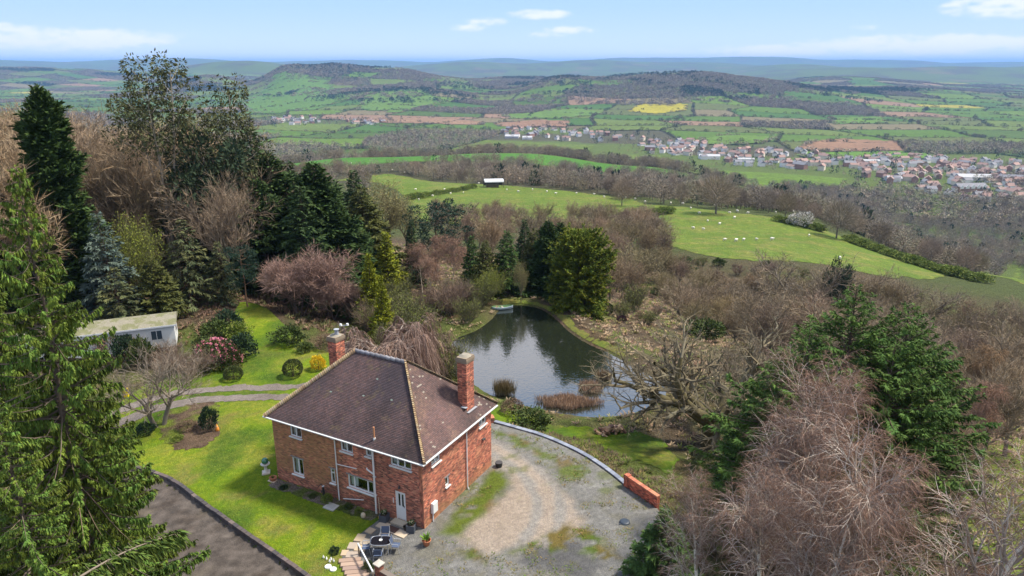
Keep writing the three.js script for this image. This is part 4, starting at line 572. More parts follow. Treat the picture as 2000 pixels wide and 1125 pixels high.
K.rhodo = shrub({ seed: 97, rx: 1.7, rz: 1.5, h: 2.3, leaves: 2200, leaf: 0.22, lumpy: 0.8, depth: 0.45, pal: [[0.06, 0.08, 0.025], [0.10, 0.08, 0.03], [0.04, 0.065, 0.02]], flowers: 75, petals: 11, flowerC: [0.55, 0.2, 0.26], petal: 0.14 });
K.forsythia = shrub({ seed: 98, rx: 0.75, rz: 0.7, h: 1.35, leaves: 2200, leaf: 0.12, lumpy: 0.4, depth: 0.4, pal: [[0.62, 0.42, 0.015], [0.7, 0.5, 0.03], [0.5, 0.36, 0.02]], vary: 0.2 });
K.whiteblossom = shrub({ seed: 99, rx: 2.2, rz: 2.0, h: 3.4, leaves: 2600, leaf: 0.22, lumpy: 0.5, depth: 0.6, pal: [[0.55, 0.53, 0.5], [0.5, 0.47, 0.43], [0.13, 0.12, 0.07]], vary: 0.15 });
// light kinds for woods seen from a few hundred metres
function farBare(seed, twig, h, r, n, w) {
  const R = rng(seed), T = new Leafy(), G = new Leafy(); T.tube([V(0, -1, 0), V(0.1, h * 0.3, 0), V(0, h * 0.6, 0.1)], [0.3, 0.22, 0.1], 5, GREYBARK);
  for (let i = 0; i < 9; i++) { const a = i * 2.4, b = V(0, h * (0.22 + 0.035 * i), 0), e = V(Math.cos(a) * r * 0.75, h * (0.5 + 0.045 * i), Math.sin(a) * r * 0.75); G.tube([b, b.clone().lerp(e, 0.5).add(V(0, 0.3, 0)), e], [0.13, 0.09, 0.04], 3, mix3(GREYBARK, twig, 0.5)); }
  for (let i = 0; i < n; i++) { const d = unit(R), lump = 0.72 + 0.5 * fbm(d.x * 2 + 5, d.y * 2 + d.z * 2.6 + 5, seed, 2), f = lump * Math.pow(0.12 + 0.88 * R(), 0.45), p = V(d.x * r * f, h * 0.58 + d.y * h * 0.42 * f, d.z * r * f); if (p.y < h * 0.1) { i--; continue; } const dir = V(d.x, d.y * 0.7 + 0.55, d.z).addScaledVector(unit(R), 0.5).normalize(), l = (0.7 + R()) * h * 0.085, side = V(0, 0, 0).crossVectors(dir, unit(R)).normalize(); G.sliver(p, p.clone().addScaledVector(dir, l), side, w, tint(R, twig, 0.3)); }
  return proto([['trunk', T, barkMat, true], ['crown', G, barkMat, false]]);
}
K.farA = farBare(111, [0.20, 0.165, 0.125], 12, 5, 4200, 0.035); K.farB = farBare(112, [0.185, 0.145, 0.115], 13, 5.4, 4200, 0.035); K.farC = farBare(113, [0.23, 0.185, 0.13], 11, 5.2, 4200, 0.035);
// ---------------------------------------------------------------- things round the house
const toWorld = (x, z) => { const [a, b] = fromHouse(x, z); return [a, heightAt(a, b), b]; };
const HT = -HOUSE.yaw;
const put = (px, py, lift = 0) => { const p = onLand(px, py); return [p.x, p.y + lift, p.z]; };
// brick edging along the tarmac, block by block
{
  const t = thing('brick_edging', 'curved edging of dark bricks between lawn and tarmac drive', 'edging'), mats = [std(0.075, 0.06, 0.058), std(0.10, 0.075, 0.07), std(0.055, 0.048, 0.05), std(0.13, 0.10, 0.09)], R = rng(7), g = new RoundedBoxGeometry(0.44, 0.46, 0.26, 1, 0.025);
  const c = new THREE.CatmullRomCurve3(KERB.map(([x, z]) => V(x, 0, z))), n = Math.floor(c.getLength() / 0.46);
  for (let i = 0; i < n; i++) { const p = c.getPointAt((i + 0.5) / n), d = c.getTangentAt((i + 0.5) / n), m = mesh('brick', g, mats[Math.floor(R() * 4)], t); m.position.set(p.x, -0.40 + (R() - 0.5) * 0.04, p.z); m.rotation.set((R() - 0.5) * 0.06, -Math.atan2(d.z, d.x), (R() - 0.5) * 0.05); }
}
// retaining wall with slate copings
{
  const t = thing('retaining_wall', 'low curved garden wall with blue-grey coping above the lower lawn', 'wall'), R = rng(8), mats = [std(0.19, 0.21, 0.26, 0.6), std(0.23, 0.25, 0.30, 0.6), std(0.15, 0.165, 0.21, 0.6)], g = new RoundedBoxGeometry(0.47, 0.09, 0.34, 1, 0.02), bg = new THREE.BoxGeometry(0.49, 0.95, 0.23), uv = bg.attributes.uv; for (let i = 0; i < uv.count; i++) uv.setXY(i, uv.getX(i) * 0.5, uv.getY(i) * 0.9);
  const c = new THREE.CatmullRomCurve3(WALLTOP.map(([x, z]) => V(x, 0, z))), n = Math.floor(c.getLength() / 0.48);
  for (let i = 0; i < n; i++) { const p = c.getPointAt((i + 0.5) / n), d = c.getTangentAt((i + 0.5) / n), a = -Math.atan2(d.z, d.x), m = mesh('coping_stone', g, mats[Math.floor(R() * 3)], t); m.position.set(p.x, 0.11 + (R() - 0.5) * 0.02, p.z); m.rotation.y = a; const b = mesh('brickwork', bg, MB.plain, t); b.position.set(p.x, -0.42, p.z); b.rotation.y = a; }
}
{
  const [a, b] = BRICKEND, dx = b[0] - a[0], dz = b[1] - a[1], l = Math.hypot(dx, dz), t = thing('brick_wall', 'short bright orange-red brick wall at the end of the gravel yard', 'wall', [a[0], 0, a[1]], -Math.atan2(dz, dx)), g = box(l, 1.5, 0.24, l / 2, 0.0, 0), u = g.attributes.uv; for (let i = 0; i < u.count; i++) u.setXY(i, u.getX(i) * l, u.getY(i) * 1.5);
  mesh('brickwork', g, new THREE.MeshStandardMaterial({ map: plainTex, color: new THREE.Color(1.25, 0.85, 0.72), roughness: 0.9 }), t);
  const R = rng(9), n = Math.floor(l / 0.112), cg = new RoundedBoxGeometry(0.105, 0.12, 0.29, 1, 0.012), ms = [std(0.46, 0.16, 0.09), std(0.52, 0.21, 0.12), std(0.38, 0.13, 0.08)]; for (let i = 0; i < n; i++) { const m = mesh('coping_brick', cg, ms[Math.floor(R() * 3)], t); m.position.set((i + 0.5) * l / n, 0.81, 0); m.rotation.y = (R() - 0.5) * 0.05; }
  mesh('pier', box(0.36, 1.75, 0.36, -0.14, 0.05, 0), new THREE.MeshStandardMaterial({ map: plainTex, color: new THREE.Color(1.2, 0.85, 0.72), roughness: 0.9 }), t);
}
{ const [x, z] = WALLTOP[0]; const t = thing('brick_pier', 'small red brick pier where the blue-coped wall starts', 'pier', [x - 0.35, 0, z - 0.05], 0.3); const g = box(0.5, 1.0, 0.5, 0, -0.1, 0); mesh('brickwork', g, MB.plain, t); mesh('cap', new RoundedBoxGeometry(0.6, 0.1, 0.6, 1, 0.02).translate(0, 0.45, 0), MB.terracotta, t); }
// paving: slabs by the door and towards the steps
{
  const ms = [std(0.40, 0.31, 0.21), std(0.36, 0.30, 0.23), std(0.44, 0.36, 0.27), std(0.33, 0.27, 0.22)], R = rng(10), t = thing('stone_paving', 'worn sandstone paving slabs leading from the white door to the steps', 'paving');
  for (const [x, z, w, d, a] of [[-2.5, 0.85, 0.75, 0.6, 0], [-1.75, 0.95, 0.7, 0.62, 0.02], [-1.0, 1.0, 0.75, 0.6, -0.03], [-1.9, 1.62, 0.62, 0.55, 0.05], [-2.05, 2.3, 0.62, 0.5, 0.1], [-2.55, 2.55, 0.5, 0.6, 0.2], [-2.9, 1.6, 0.5, 0.5, 0], [-2.4, 3.1, 0.7, 0.6, 0.3], [-3.05, 2.4, 0.55, 0.7, 0.3], [-2.95, 3.15, 0.6, 0.6, 0.4], [-2.45, 3.75, 0.8, 0.55, 0.5], [-3.0, 3.85, 0.4, 0.5, 0.5]]) { const [wx, wy, wz] = toWorld(x, z), m = mesh('slab', new RoundedBoxGeometry(w, 0.07, d, 1, 0.015), ms[Math.floor(R() * 4)], t); m.position.set(wx, wy + 0.045, wz); m.rotation.y = HT + a; }
}
{ // steps
  const t = thing('garden_steps', 'narrow flight of brick steps beside the white handrail', 'steps'), ms = [std(0.30, 0.21, 0.16), std(0.35, 0.25, 0.19), std(0.27, 0.19, 0.155)], A = onLevel(683, 1092, -0.1), B = onLevel(712, 1160, -0.6), n = 8;
  for (let i = 0; i < n; i++) { const x = mix(A[0], B[0], i / (n - 1)), z = mix(A[1], B[1], i / (n - 1)), m = mesh('step', new RoundedBoxGeometry(1.25, 0.3, 0.33, 1, 0.02), ms[i % 3], t); m.position.set(x, heightAt(x, z) - 0.06 + 0.015 * (n - i) * 0.5, z); m.rotation.y = HT + 0.62; }
}
{ // handrail
  const A = onLevel(700, 1076, 0), B = onLevel(730, 1140, -0.3), t = thing('handrail', 'white sloping handrail on wooden posts beside the steps', 'handrail'), y0 = heightAt(...A), y1 = heightAt(...B);
  mesh('rail', new THREE.TubeGeometry(new THREE.LineCurve3(V(A[0], y0 + 0.75, A[1]), V(B[0], y1 + 0.75, B[1])), 1, 0.05, 8), MB.white, t);
  for (const k of [0.03, 0.5, 0.97]) { const x = mix(A[0], B[0], k), z = mix(A[1], B[1], k); mesh('post', cyl(0.045, 0.045, 0.95, x, mix(y0, y1, k) + 0.28, z, 8), std(0.20, 0.15, 0.10), t); }
}
{ // pier and low wall with timber coping
  const A = onLevel(741, 1118, 0), B = onLevel(810, 1165, -0.2), dx = B[0] - A[0], dz = B[1] - A[1], l = Math.hypot(dx, dz), t = thing('gate_pier', 'square brick pier with pyramid stone cap and low wall behind the garden table', 'pier', [A[0], heightAt(...A), A[1]], -Math.atan2(dz, dx));
  mesh('brickwork', box(0.36, 0.95, 0.36, 0, 0.35, 0), new THREE.MeshStandardMaterial({ map: plainTex, color: new THREE.Color(0.75, 0.7, 0.65), roughness: 0.9 }), t);
  mesh('cap', [new RoundedBoxGeometry(0.5, 0.07, 0.5, 1, 0.015).translate(0, 0.86, 0).toNonIndexed(), new THREE.ConeGeometry(0.32, 0.1, 4).rotateY(Math.PI / 4).translate(0, 0.94, 0)].map((g) => { g = g.index ? g.toNonIndexed() : g; return g; }), std(0.40, 0.37, 0.32), t);
  mesh('low_wall', box(l, 0.6, 0.22, l / 2 + 0.2, 0.15, 0), MB.plain, t); mesh('coping', box(l, 0.08, 0.3, l / 2 + 0.2, 0.49, 0), std(0.16, 0.13, 0.11), t);
}
{ // table and chairs
  const [x, y, z] = toWorld(-1.15, 2.75), t = thing('garden_table', 'rounded black glass garden table with pale metal rim', 'table', [x, y + 0.03, z], HT + 0.5);
  const sh = new THREE.Shape(); const a = 0.6, b = 0.44; for (let i = 0; i <= 40; i++) { const q = i / 40 * 6.2832, cx = Math.sign(Math.cos(q)) * Math.abs(Math.cos(q)) ** 0.55 * a, cy = Math.sign(Math.sin(q)) * Math.abs(Math.sin(q)) ** 0.55 * b; i ? sh.lineTo(cx, cy) : sh.moveTo(cx, cy); }
  mesh('top', new THREE.ExtrudeGeometry(sh, { depth: 0.012, bevelEnabled: false }).rotateX(-Math.PI / 2).translate(0, 0.715, 0), new THREE.MeshPhysicalMaterial({ color: new THREE.Color(0.008, 0.008, 0.012), roughness: 0.25 }), t);
  const rp = sh.getPoints().map((p) => V(p.x, 0.72, p.y)); rp.pop(); mesh('rim', new THREE.TubeGeometry(new THREE.CatmullRomCurve3(rp, true), 60, 0.022, 6, true), std(0.38, 0.4, 0.44, 0.35, { metalness: 0.5 }), t);
  for (const [sx, sz] of [[1, 1], [-1, 1], [1, -1], [-1, -1]]) mesh('leg', pipe([[sx * 0.42, 0.7, sz * 0.3], [sx * 0.48, 0, sz * 0.35]], 0.018), std(0.3, 0.32, 0.36, 0.4), t);
  const jug = thing('table_ornament', 'small white ornament standing on the black table', 'ornament', [x, y + 0.76, z], 0.4); mesh('bowl', new THREE.LatheGeometry([[0, 0], [0.07, 0], [0.11, 0.05], [0.1, 0.06], [0.05, 0.02]].map(([p, q]) => new THREE.Vector2(p, q)), 14), MB.white, jug); mesh('stem', pipe([[0, 0.02, 0], [0.02, 0.22, 0.04], [0.08, 0.28, 0.05]], 0.012), MB.white, jug);
  const chairMat = std(0.06, 0.085, 0.15, 0.7), fr = std(0.42, 0.45, 0.5, 0.35, { metalness: 0.4 }); let first;
  const C = [[-0.86, 0.12, 1.5], [0.88, 0.05, -1.55], [-0.05, 0.74, 0.15], [0.1, -0.74, 3.1]];
  C.forEach(([cx, cz, r]) => {
    const w = V(cx, 0, cz).applyAxisAngle(V(0, 1, 0), HT + 0.5), pos = [x + w.x, heightAt(x + w.x, z + w.z) + 0.03, z + w.z], turn = HT + 0.5 + (r > 2.5 ? 0 : r > 1 ? -Math.PI / 2 : r < -1 ? Math.PI / 2 : Math.PI) + (r % 1) * 0.2;
    if (!first) {
      first = thing('garden_chair', 'dark blue garden chair with pale metal frame at the black table', 'chair', pos, turn, 'chairs around the garden table');
      mesh('seat', new RoundedBoxGeometry(0.46, 0.03, 0.44, 1, 0.01).translate(0, 0.43, 0), chairMat, first); mesh('backrest', new RoundedBoxGeometry(0.44, 0.42, 0.025, 1, 0.01).rotateX(-0.2).translate(0, 0.72, -0.27), chairMat, first);
      for (const s of [-1, 1]) { mesh('arm', pipe([[s * 0.26, 0.45, 0.22], [s * 0.27, 0.65, 0.2], [s * 0.27, 0.66, -0.2], [s * 0.25, 0.95, -0.32]], 0.016), fr, first); mesh('leg', pipe([[s * 0.25, 0.45, 0.21], [s * 0.26, 0, 0.25]], 0.014), fr, first); mesh('leg', pipe([[s * 0.25, 0.45, -0.2], [s * 0.26, 0, -0.28]], 0.014), fr, first); }
    } else copyOf(first, null, null, pos, turn);
  });
}
// planters, pots and small things
const spray = (seed, n, len, w, c, up = 0.9, sp = 0.8) => { const R = rng(seed), L = new Leafy(); for (let i = 0; i < n; i++) { const a = R() * 6.28, d = V(Math.cos(a) * sp * R(), up, Math.sin(a) * sp * R()).normalize(), b = V(Math.cos(a) * 0.05, 0, Math.sin(a) * 0.05); L.kite(b, d, V(-d.z, 0.1, d.x).normalize(), len * (0.6 + 0.6 * R()), w, tint(R, c, 0.3), tint(R, c, 0.3), 0.25); } triCount += L.tris; return L.geo(); };
function planter(label, x, z, seed) {
  const [wx, wy, wz] = toWorld(x, z), t = thing('planter', label, 'planter', [wx, wy + 0.02, wz], HT + 0.15 * seed, 'slate planters by the door'), m = std(0.055, 0.065, 0.085, 0.6);
  mesh('box', [box(0.5, 0.5, 0.04, 0, 0.25, 0.23), box(0.5, 0.5, 0.04, 0, 0.25, -0.23), box(0.04, 0.5, 0.42, 0.23, 0.25, 0), box(0.04, 0.5, 0.42, -0.23, 0.25, 0)], m, t); mesh('soil', box(0.42, 0.06, 0.42, 0, 0.43, 0), std(0.05, 0.035, 0.025), t);
  const s = mesh('plant', spray(400 + seed, 70, 0.42, 0.035, [0.06, 0.10, 0.03]), leafMat, t); s.position.y = 0.45; const f = mesh('blossom', shrubPetals(seed), leafMat, t); f.position.y = 0.62;
}
function shrubPetals(seed) { const R = rng(500 + seed), L = new Leafy(); for (let i = 0; i < 40; i++) { const d = unit(R), p = V(d.x * 0.12, d.y * 0.1, d.z * 0.12); L.kite(p, unit(R), unit(R), 0.06, 0.025, tint(R, [0.6, 0.56, 0.4], 0.15), [0.7, 0.66, 0.5]); } return L.geo(); }
planter('dark slate cube planter with leafy plant, between the soil pipe and the white door', -2.72, 0.45, 1); planter('dark slate cube planter with leafy plant, at the house corner beside the white door', -0.62, 0.5, 2);
{ const p = toWorld(0.95, 1.15), t = thing('terracotta_pot', 'terracotta pot of upright green leaves standing alone on the gravel', 'pot', [p[0], p[1] + 0.03, p[2]]); mesh('pot', new THREE.LatheGeometry([[0, 0], [0.17, 0], [0.25, 0.33], [0.28, 0.33], [0.28, 0.38], [0.24, 0.38], [0.22, 0.3]].map(([a, b]) => new THREE.Vector2(a, b)), 16), MB.terracotta, t); const s = mesh('plant', spray(410, 34, 0.62, 0.055, [0.12, 0.22, 0.03], 1.0, 0.9), leafMat, t); s.position.y = 0.32; }
{ const p = toWorld(-1.72, 0.95), t = thing('door_mat', 'brown bristle door mat in front of the white door', 'mat', [p[0], p[1] + 0.09, p[2]], HT); mesh('mat', new RoundedBoxGeometry(0.72, 0.03, 0.45, 1, 0.012).translate(0, 0.015, 0), std(0.075, 0.038, 0.028), t); mesh('border', [box(0.74, 0.012, 0.04, 0, 0.03, 0.22), box(0.74, 0.012, 0.04, 0, 0.03, -0.22)], std(0.04, 0.025, 0.02), t); }
{ const p = toWorld(-0.98, 0.62), t = thing('black_bucket', 'small black bucket between the door and the corner planter', 'bucket', [p[0], p[1] + 0.09, p[2]]); mesh('pail', new THREE.LatheGeometry([[0, 0], [0.1, 0], [0.13, 0.24], [0.14, 0.24], [0.12, 0.02]].map(([a, b]) => new THREE.Vector2(a, b)), 14), MB.black, t); mesh('handle', new THREE.TorusGeometry(0.13, 0.008, 5, 14, Math.PI).translate(0, 0.24, 0), MB.dark, t); }
{ const p = toWorld(-3.05, 0.25), t = thing('broom', 'broom with yellow head leaning on the brick wall', 'broom', [p[0], p[1] + 0.03, p[2]], HT); mesh('handle', pipe([[0, 0.1, 0.18], [-0.35, 1.25, -0.17]], 0.016), std(0.5, 0.42, 0.3), t); mesh('head', box(0.3, 0.16, 0.08, 0.02, 0.1, 0.2), std(0.62, 0.36, 0.02), t); }
{ const p = toWorld(-6.7, 0.85), t = thing('manhole_slab', 'square pale concrete manhole slab in the border below the house wall', 'slab', [p[0], p[1] + 0.06, p[2]], HT); mesh('slab', new RoundedBoxGeometry(0.85, 0.09, 0.65, 1, 0.02), MB.concrete, t); mesh('cover', new RoundedBoxGeometry(0.5, 0.02, 0.4, 1, 0.008).translate(0, 0.05, 0), std(0.36, 0.355, 0.335), t); }
{ const p = toWorld(-7.75, 0.35), t = thing('hand_pump', 'black iron hand pump standing against the brick wall', 'pump', [p[0], p[1], p[2]], HT); mesh('column', cyl(0.07, 0.1, 0.95, 0, 0.47, 0, 10), MB.black, t); mesh('spout', pipe([[0, 0.75, 0], [0.05, 0.75, 0.2], [0.06, 0.62, 0.26]], 0.035), MB.black, t); mesh('handle', pipe([[0, 0.95, 0], [-0.15, 1.1, 0.05], [-0.4, 0.75, 0.1]], 0.022), MB.black, t); mesh('rim', cyl(0.09, 0.09, 0.05, 0, 0.96, 0, 10), std(0.5, 0.5, 0.52), t); }
{ const p = toWorld(-4.15, 0.75), t = thing('stone_ball', 'pale rounded stone ornament in the border by the soil pipe', 'ornament', [p[0], p[1], p[2]]); const g = new THREE.IcosahedronGeometry(0.16, 2).scale(1, 1.25, 0.9).translate(0, 0.17, 0); mesh('stone', g, std(0.5, 0.42, 0.3), t); mesh('foot', cyl(0.1, 0.13, 0.06, 0, 0.05, 0, 10), std(0.4, 0.35, 0.27), t); }
{ // bird bath with green globe
  const p = put(520, 924), t = thing('bird_bath', 'white stone pedestal carrying a green glass globe on the lawn', 'ornament', p, 0.3);
  mesh('base', new RoundedBoxGeometry(0.55, 0.12, 0.55, 1, 0.02).translate(0, 0.06, 0), std(0.55, 0.48, 0.4), t); mesh('pedestal', new THREE.LatheGeometry([[0.2, 0.12], [0.12, 0.2], [0.09, 0.45], [0.14, 0.6], [0.3, 0.7], [0.32, 0.76], [0, 0.76]].map(([a, b]) => new THREE.Vector2(a, b)), 16), std(0.62, 0.58, 0.52), t); mesh('globe', new THREE.SphereGeometry(0.24, 20, 14).translate(0, 0.96, 0), new THREE.MeshPhysicalMaterial({ color: new THREE.Color(0.02, 0.14, 0.07), roughness: 0.12, clearcoat: 1 }), t);
}
{ const p = put(534, 939), t = thing('garden_trough', 'terracotta dish planter on a stone slab at the house corner', 'planter', p, HT); mesh('slab', new RoundedBoxGeometry(0.6, 0.07, 0.5, 1, 0.015).translate(0, 0.035, 0), std(0.5, 0.4, 0.3), t); mesh('dish', new THREE.LatheGeometry([[0, 0.07], [0.2, 0.07], [0.28, 0.28], [0.24, 0.28], [0.18, 0.16], [0, 0.16]].map(([a, b]) => new THREE.Vector2(a, b)), 16), MB.terracotta, t); const s = mesh('plant', spray(420, 40, 0.25, 0.02, [0.07, 0.1, 0.02]), leafMat, t); s.position.y = 0.2; }
{ // small white ornaments on the lawn
  const spots = [[632, 1091], [638, 1094], [644, 1099], [647, 1095], [652, 1098]]; let f;
  spots.forEach(([a, b], i) => { const p = put(a, b, 0.02); if (!f) { f = thing('lawn_ornament', 'small white bird-shaped ornament standing on the lawn above the steps', 'ornament', p, i, 'white ornaments on the lawn'); mesh('figure', new THREE.LatheGeometry([[0, 0], [0.07, 0.01], [0.1, 0.1], [0.07, 0.18], [0.035, 0.24], [0.045, 0.29], [0, 0.33]].map(([q, w]) => new THREE.Vector2(q * 0.7, w * 0.7)), 10).scale(1, 1, 0.75), std(0.8, 0.8, 0.8), f); mesh('beak', new THREE.ConeGeometry(0.015, 0.06, 6).rotateZ(-1.57).translate(0.045, 0.195, 0), std(0.6, 0.35, 0.05), f); } else copyOf(f, null, null, p, i * 1.3); });
  let d; for (const [a, b] of [[641, 1108], [651, 1113]]) { const p = put(a, b, 0.04); if (!d) { d = thing('stepping_stone', 'round white stepping stone set in the lawn beside the steps', 'stone', p, 0, 'white stepping stones'); mesh('stone', new THREE.CylinderGeometry(0.19, 0.2, 0.06, 20), std(0.72, 0.72, 0.71), d); mesh('rim', new THREE.TorusGeometry(0.175, 0.02, 5, 20).rotateX(Math.PI / 2).translate(0, 0.03, 0), std(0.65, 0.65, 0.63), d); } else copyOf(d, null, null, p, 1); }
}
{ const p = put(1220, 1021, 0.05), t = thing('rubber_cover', 'flat round blue-black cover lying on the gravel', 'cover', p, 0.4); mesh('disc', new THREE.LatheGeometry([[0, 0.1], [0.2, 0.1], [0.3, 0.07], [0.33, 0], [0.35, -0.04]].map(([a, b]) => new THREE.Vector2(a, b)), 20), std(0.03, 0.042, 0.06, 0.5), t); mesh('tab', box(0.14, 0.04, 0.1, -0.36, 0.0, 0.05), std(0.03, 0.042, 0.06, 0.5), t); }
{ const p = toWorld(0.55, -8.3), t = thing('black_tub', 'small black tub at the far corner of the house', 'tub', p); mesh('tub', new THREE.LatheGeometry([[0, 0], [0.2, 0], [0.25, 0.35], [0.27, 0.35], [0.22, 0.03]].map(([a, b]) => new THREE.Vector2(a, b)), 16), MB.black, t); mesh('lid', cyl(0.26, 0.26, 0.05, 0, 0.37, 0, 16), MB.dark, t); }
{ // log pile
  const c = onLand(1196, 846), t = thing('log_pile', 'heap of split logs on the lower lawn', 'log pile', [c.x, c.y, c.z], 0.3), R = rng(77), ms = [std(0.26, 0.15, 0.09), std(0.34, 0.22, 0.13), std(0.16, 0.09, 0.065), std(0.40, 0.28, 0.18)], g = new THREE.CylinderGeometry(0.11, 0.13, 0.6, 7).rotateZ(Math.PI / 2);
  for (let i = 0; i < 46; i++) { const l = Math.floor(i / 18), m = mesh('log', g, ms[Math.floor(R() * 4)], t); m.position.set((R() - 0.5) * (2.6 - l * 0.8), 0.1 + l * 0.2 + R() * 0.06, (R() - 0.5) * (1.2 - l * 0.35)); m.rotation.set(R() * 3, R() * 3, (R() - 0.5) * 0.5); m.scale.setScalar(0.75 + R() * 0.5); }
}
{ // pole behind the house
  const q = atRange(672, 636, 60), t = thing('weather_pole', 'thin pole carrying a pale two-armed sensor behind the house', 'pole', [q.x, q.ground, q.z], 0.2), h = q.sight - q.ground; mesh('pole', cyl(0.05, 0.06, h, 0, h / 2, 0, 8), std(0.22, 0.21, 0.2), t); mesh('arm', box(0.7, 0.05, 0.06, 0, h + 0.02, 0), MB.lead, t); for (const s of [-1, 1]) mesh('sensor', [cyl(0.1, 0.13, 0.16, s * 0.28, h + 0.1, 0, 10)], MB.white, t);
}
// mobile home under the trees
{
  const A = [-33.2, -66.0], dir = Math.atan2(2.9, -7.1), LL = 13, DD = 3.7, y = heightAt(...A), t = thing('mobile_home', 'long white mobile home with mossy low-pitched roof under the trees', 'mobile home', [A[0], y, A[1]], -dir + Math.PI);   // local x runs from -LL to 0
  const boards = []; for (let i = 0; i < 15; i++) boards.push(box(LL, 0.145, 0.03, -LL / 2, 0.5 + i * 0.15, 0.012).rotateX(0)); for (let i = 0; i < 15; i++) boards.push(box(0.03, 0.145, DD - 0.06, 0.012, 0.5 + i * 0.15, -DD / 2));
  const bm = mesh('cladding', boards, std(0.66, 0.67, 0.66, 0.6), t); bm.userData.kind = 'stuff'; mesh('shell', box(LL - 0.04, 2.28, DD, -LL / 2 - 0.02, 1.56, -DD / 2), std(0.5, 0.5, 0.49), t); mesh('chassis', box(LL - 0.3, 0.4, DD - 0.4, -LL / 2, 0.22, -DD / 2), MB.dark, t);
  const rs = new THREE.Shape([[-0.25, 0], [DD / 2, 0.62], [DD + 0.25, 0], [DD + 0.25, -0.08], [-0.25, -0.08]].map(([a, b]) => new THREE.Vector2(a, b))), rg = new THREE.ExtrudeGeometry(rs, { depth: LL + 0.5, bevelEnabled: false }).rotateY(-Math.PI / 2).rotateY(Math.PI).translate(-LL - 0.25, 2.72, 0);
  const mossTex = tile(256, (u, v) => { const a = fbm(u * 8, v * 8, 95, 5, 8); return mix3([0.50, 0.48, 0.42], [0.42, 0.42, 0.30], smooth(0.4, 0.65, a)).map((k) => k * (0.85 + 0.3 * vnoise(u * 128, v * 128, 96, 128))); }); mossTex.repeat.set(0.25, 0.25);
  mesh('roof', rg, new THREE.MeshStandardMaterial({ map: mossTex, roughness: 0.95 }), t); mesh('fascia', [box(LL + 0.5, 0.16, 0.03, -LL / 2, 2.66, 0.28), ], MB.white, t);
  for (const [x, w, h, b] of [[-1.6, 1.0, 0.95, 1.3], [-4.3, 1.2, 0.95, 1.3], [-6.4, 0.8, 1.9, 0.42], [-8.3, 1.2, 0.95, 1.3], [-11.2, 1.4, 0.95, 1.3]]) { const g = new THREE.Group(); g.name = h > 1.5 ? 'door' : 'window'; g.position.set(x, b, 0.05); mesh('frame', [box(w, 0.06, 0.05, 0, 0, 0), box(w, 0.06, 0.05, 0, h, 0), box(0.06, h, 0.05, -w / 2, h / 2, 0), box(0.06, h, 0.05, w / 2, h / 2, 0), box(0.05, h, 0.045, 0, h / 2, 0)], MB.white, g); mesh('pane', box(w - 0.08, h - 0.06, 0.02, 0, h / 2, 0), new THREE.MeshPhysicalMaterial({ color: new THREE.Color(0.05, 0.07, 0.09), roughness: 0.08 }), g); t.add(g); }
  { const g = new THREE.Group(); g.name = 'window'; g.position.set(0.05, 1.3, -DD / 2); mesh('frame', [box(0.05, 0.06, 1.5, 0, 0, 0), box(0.05, 0.06, 1.5, 0, 0.95, 0), box(0.05, 0.95, 0.06, 0, 0.475, 0.75), box(0.05, 0.95, 0.06, 0, 0.475, -0.75)], MB.white, g); mesh('pane', box(0.02, 0.9, 1.44, 0, 0.475, 0), new THREE.MeshPhysicalMaterial({ color: new THREE.Color(0.05, 0.07, 0.09), roughness: 0.08 }), g); t.add(g); }
}
{ const p = put(247, 775), t = thing('yellow_bin', 'small bright yellow bin beside the gravel track', 'bin', p, 0.3); mesh('body', new RoundedBoxGeometry(0.42, 0.75, 0.34, 2, 0.04).translate(0, 0.38, 0), std(0.72, 0.5, 0.01, 0.5), t); mesh('lid', new RoundedBoxGeometry(0.46, 0.08, 0.38, 1, 0.03).translate(0, 0.78, 0), std(0.62, 0.42, 0.01, 0.5), t); }
{ const p = put(425, 842), t = thing('garden_gnome', 'little orange garden figure at the edge of the flower bed', 'ornament', p, 0.2); mesh('figure', new THREE.LatheGeometry([[0, 0], [0.14, 0], [0.15, 0.2], [0.1, 0.33], [0.08, 0.36]].map(([a, b]) => new THREE.Vector2(a, b)), 12), std(0.6, 0.22, 0.03), t); mesh('hat', new THREE.ConeGeometry(0.09, 0.24, 12).translate(0, 0.52, 0), std(0.66, 0.3, 0.04), t); mesh('face', new THREE.SphereGeometry(0.08, 10, 8).translate(0, 0.4, 0.01), std(0.55, 0.36, 0.26), t); }
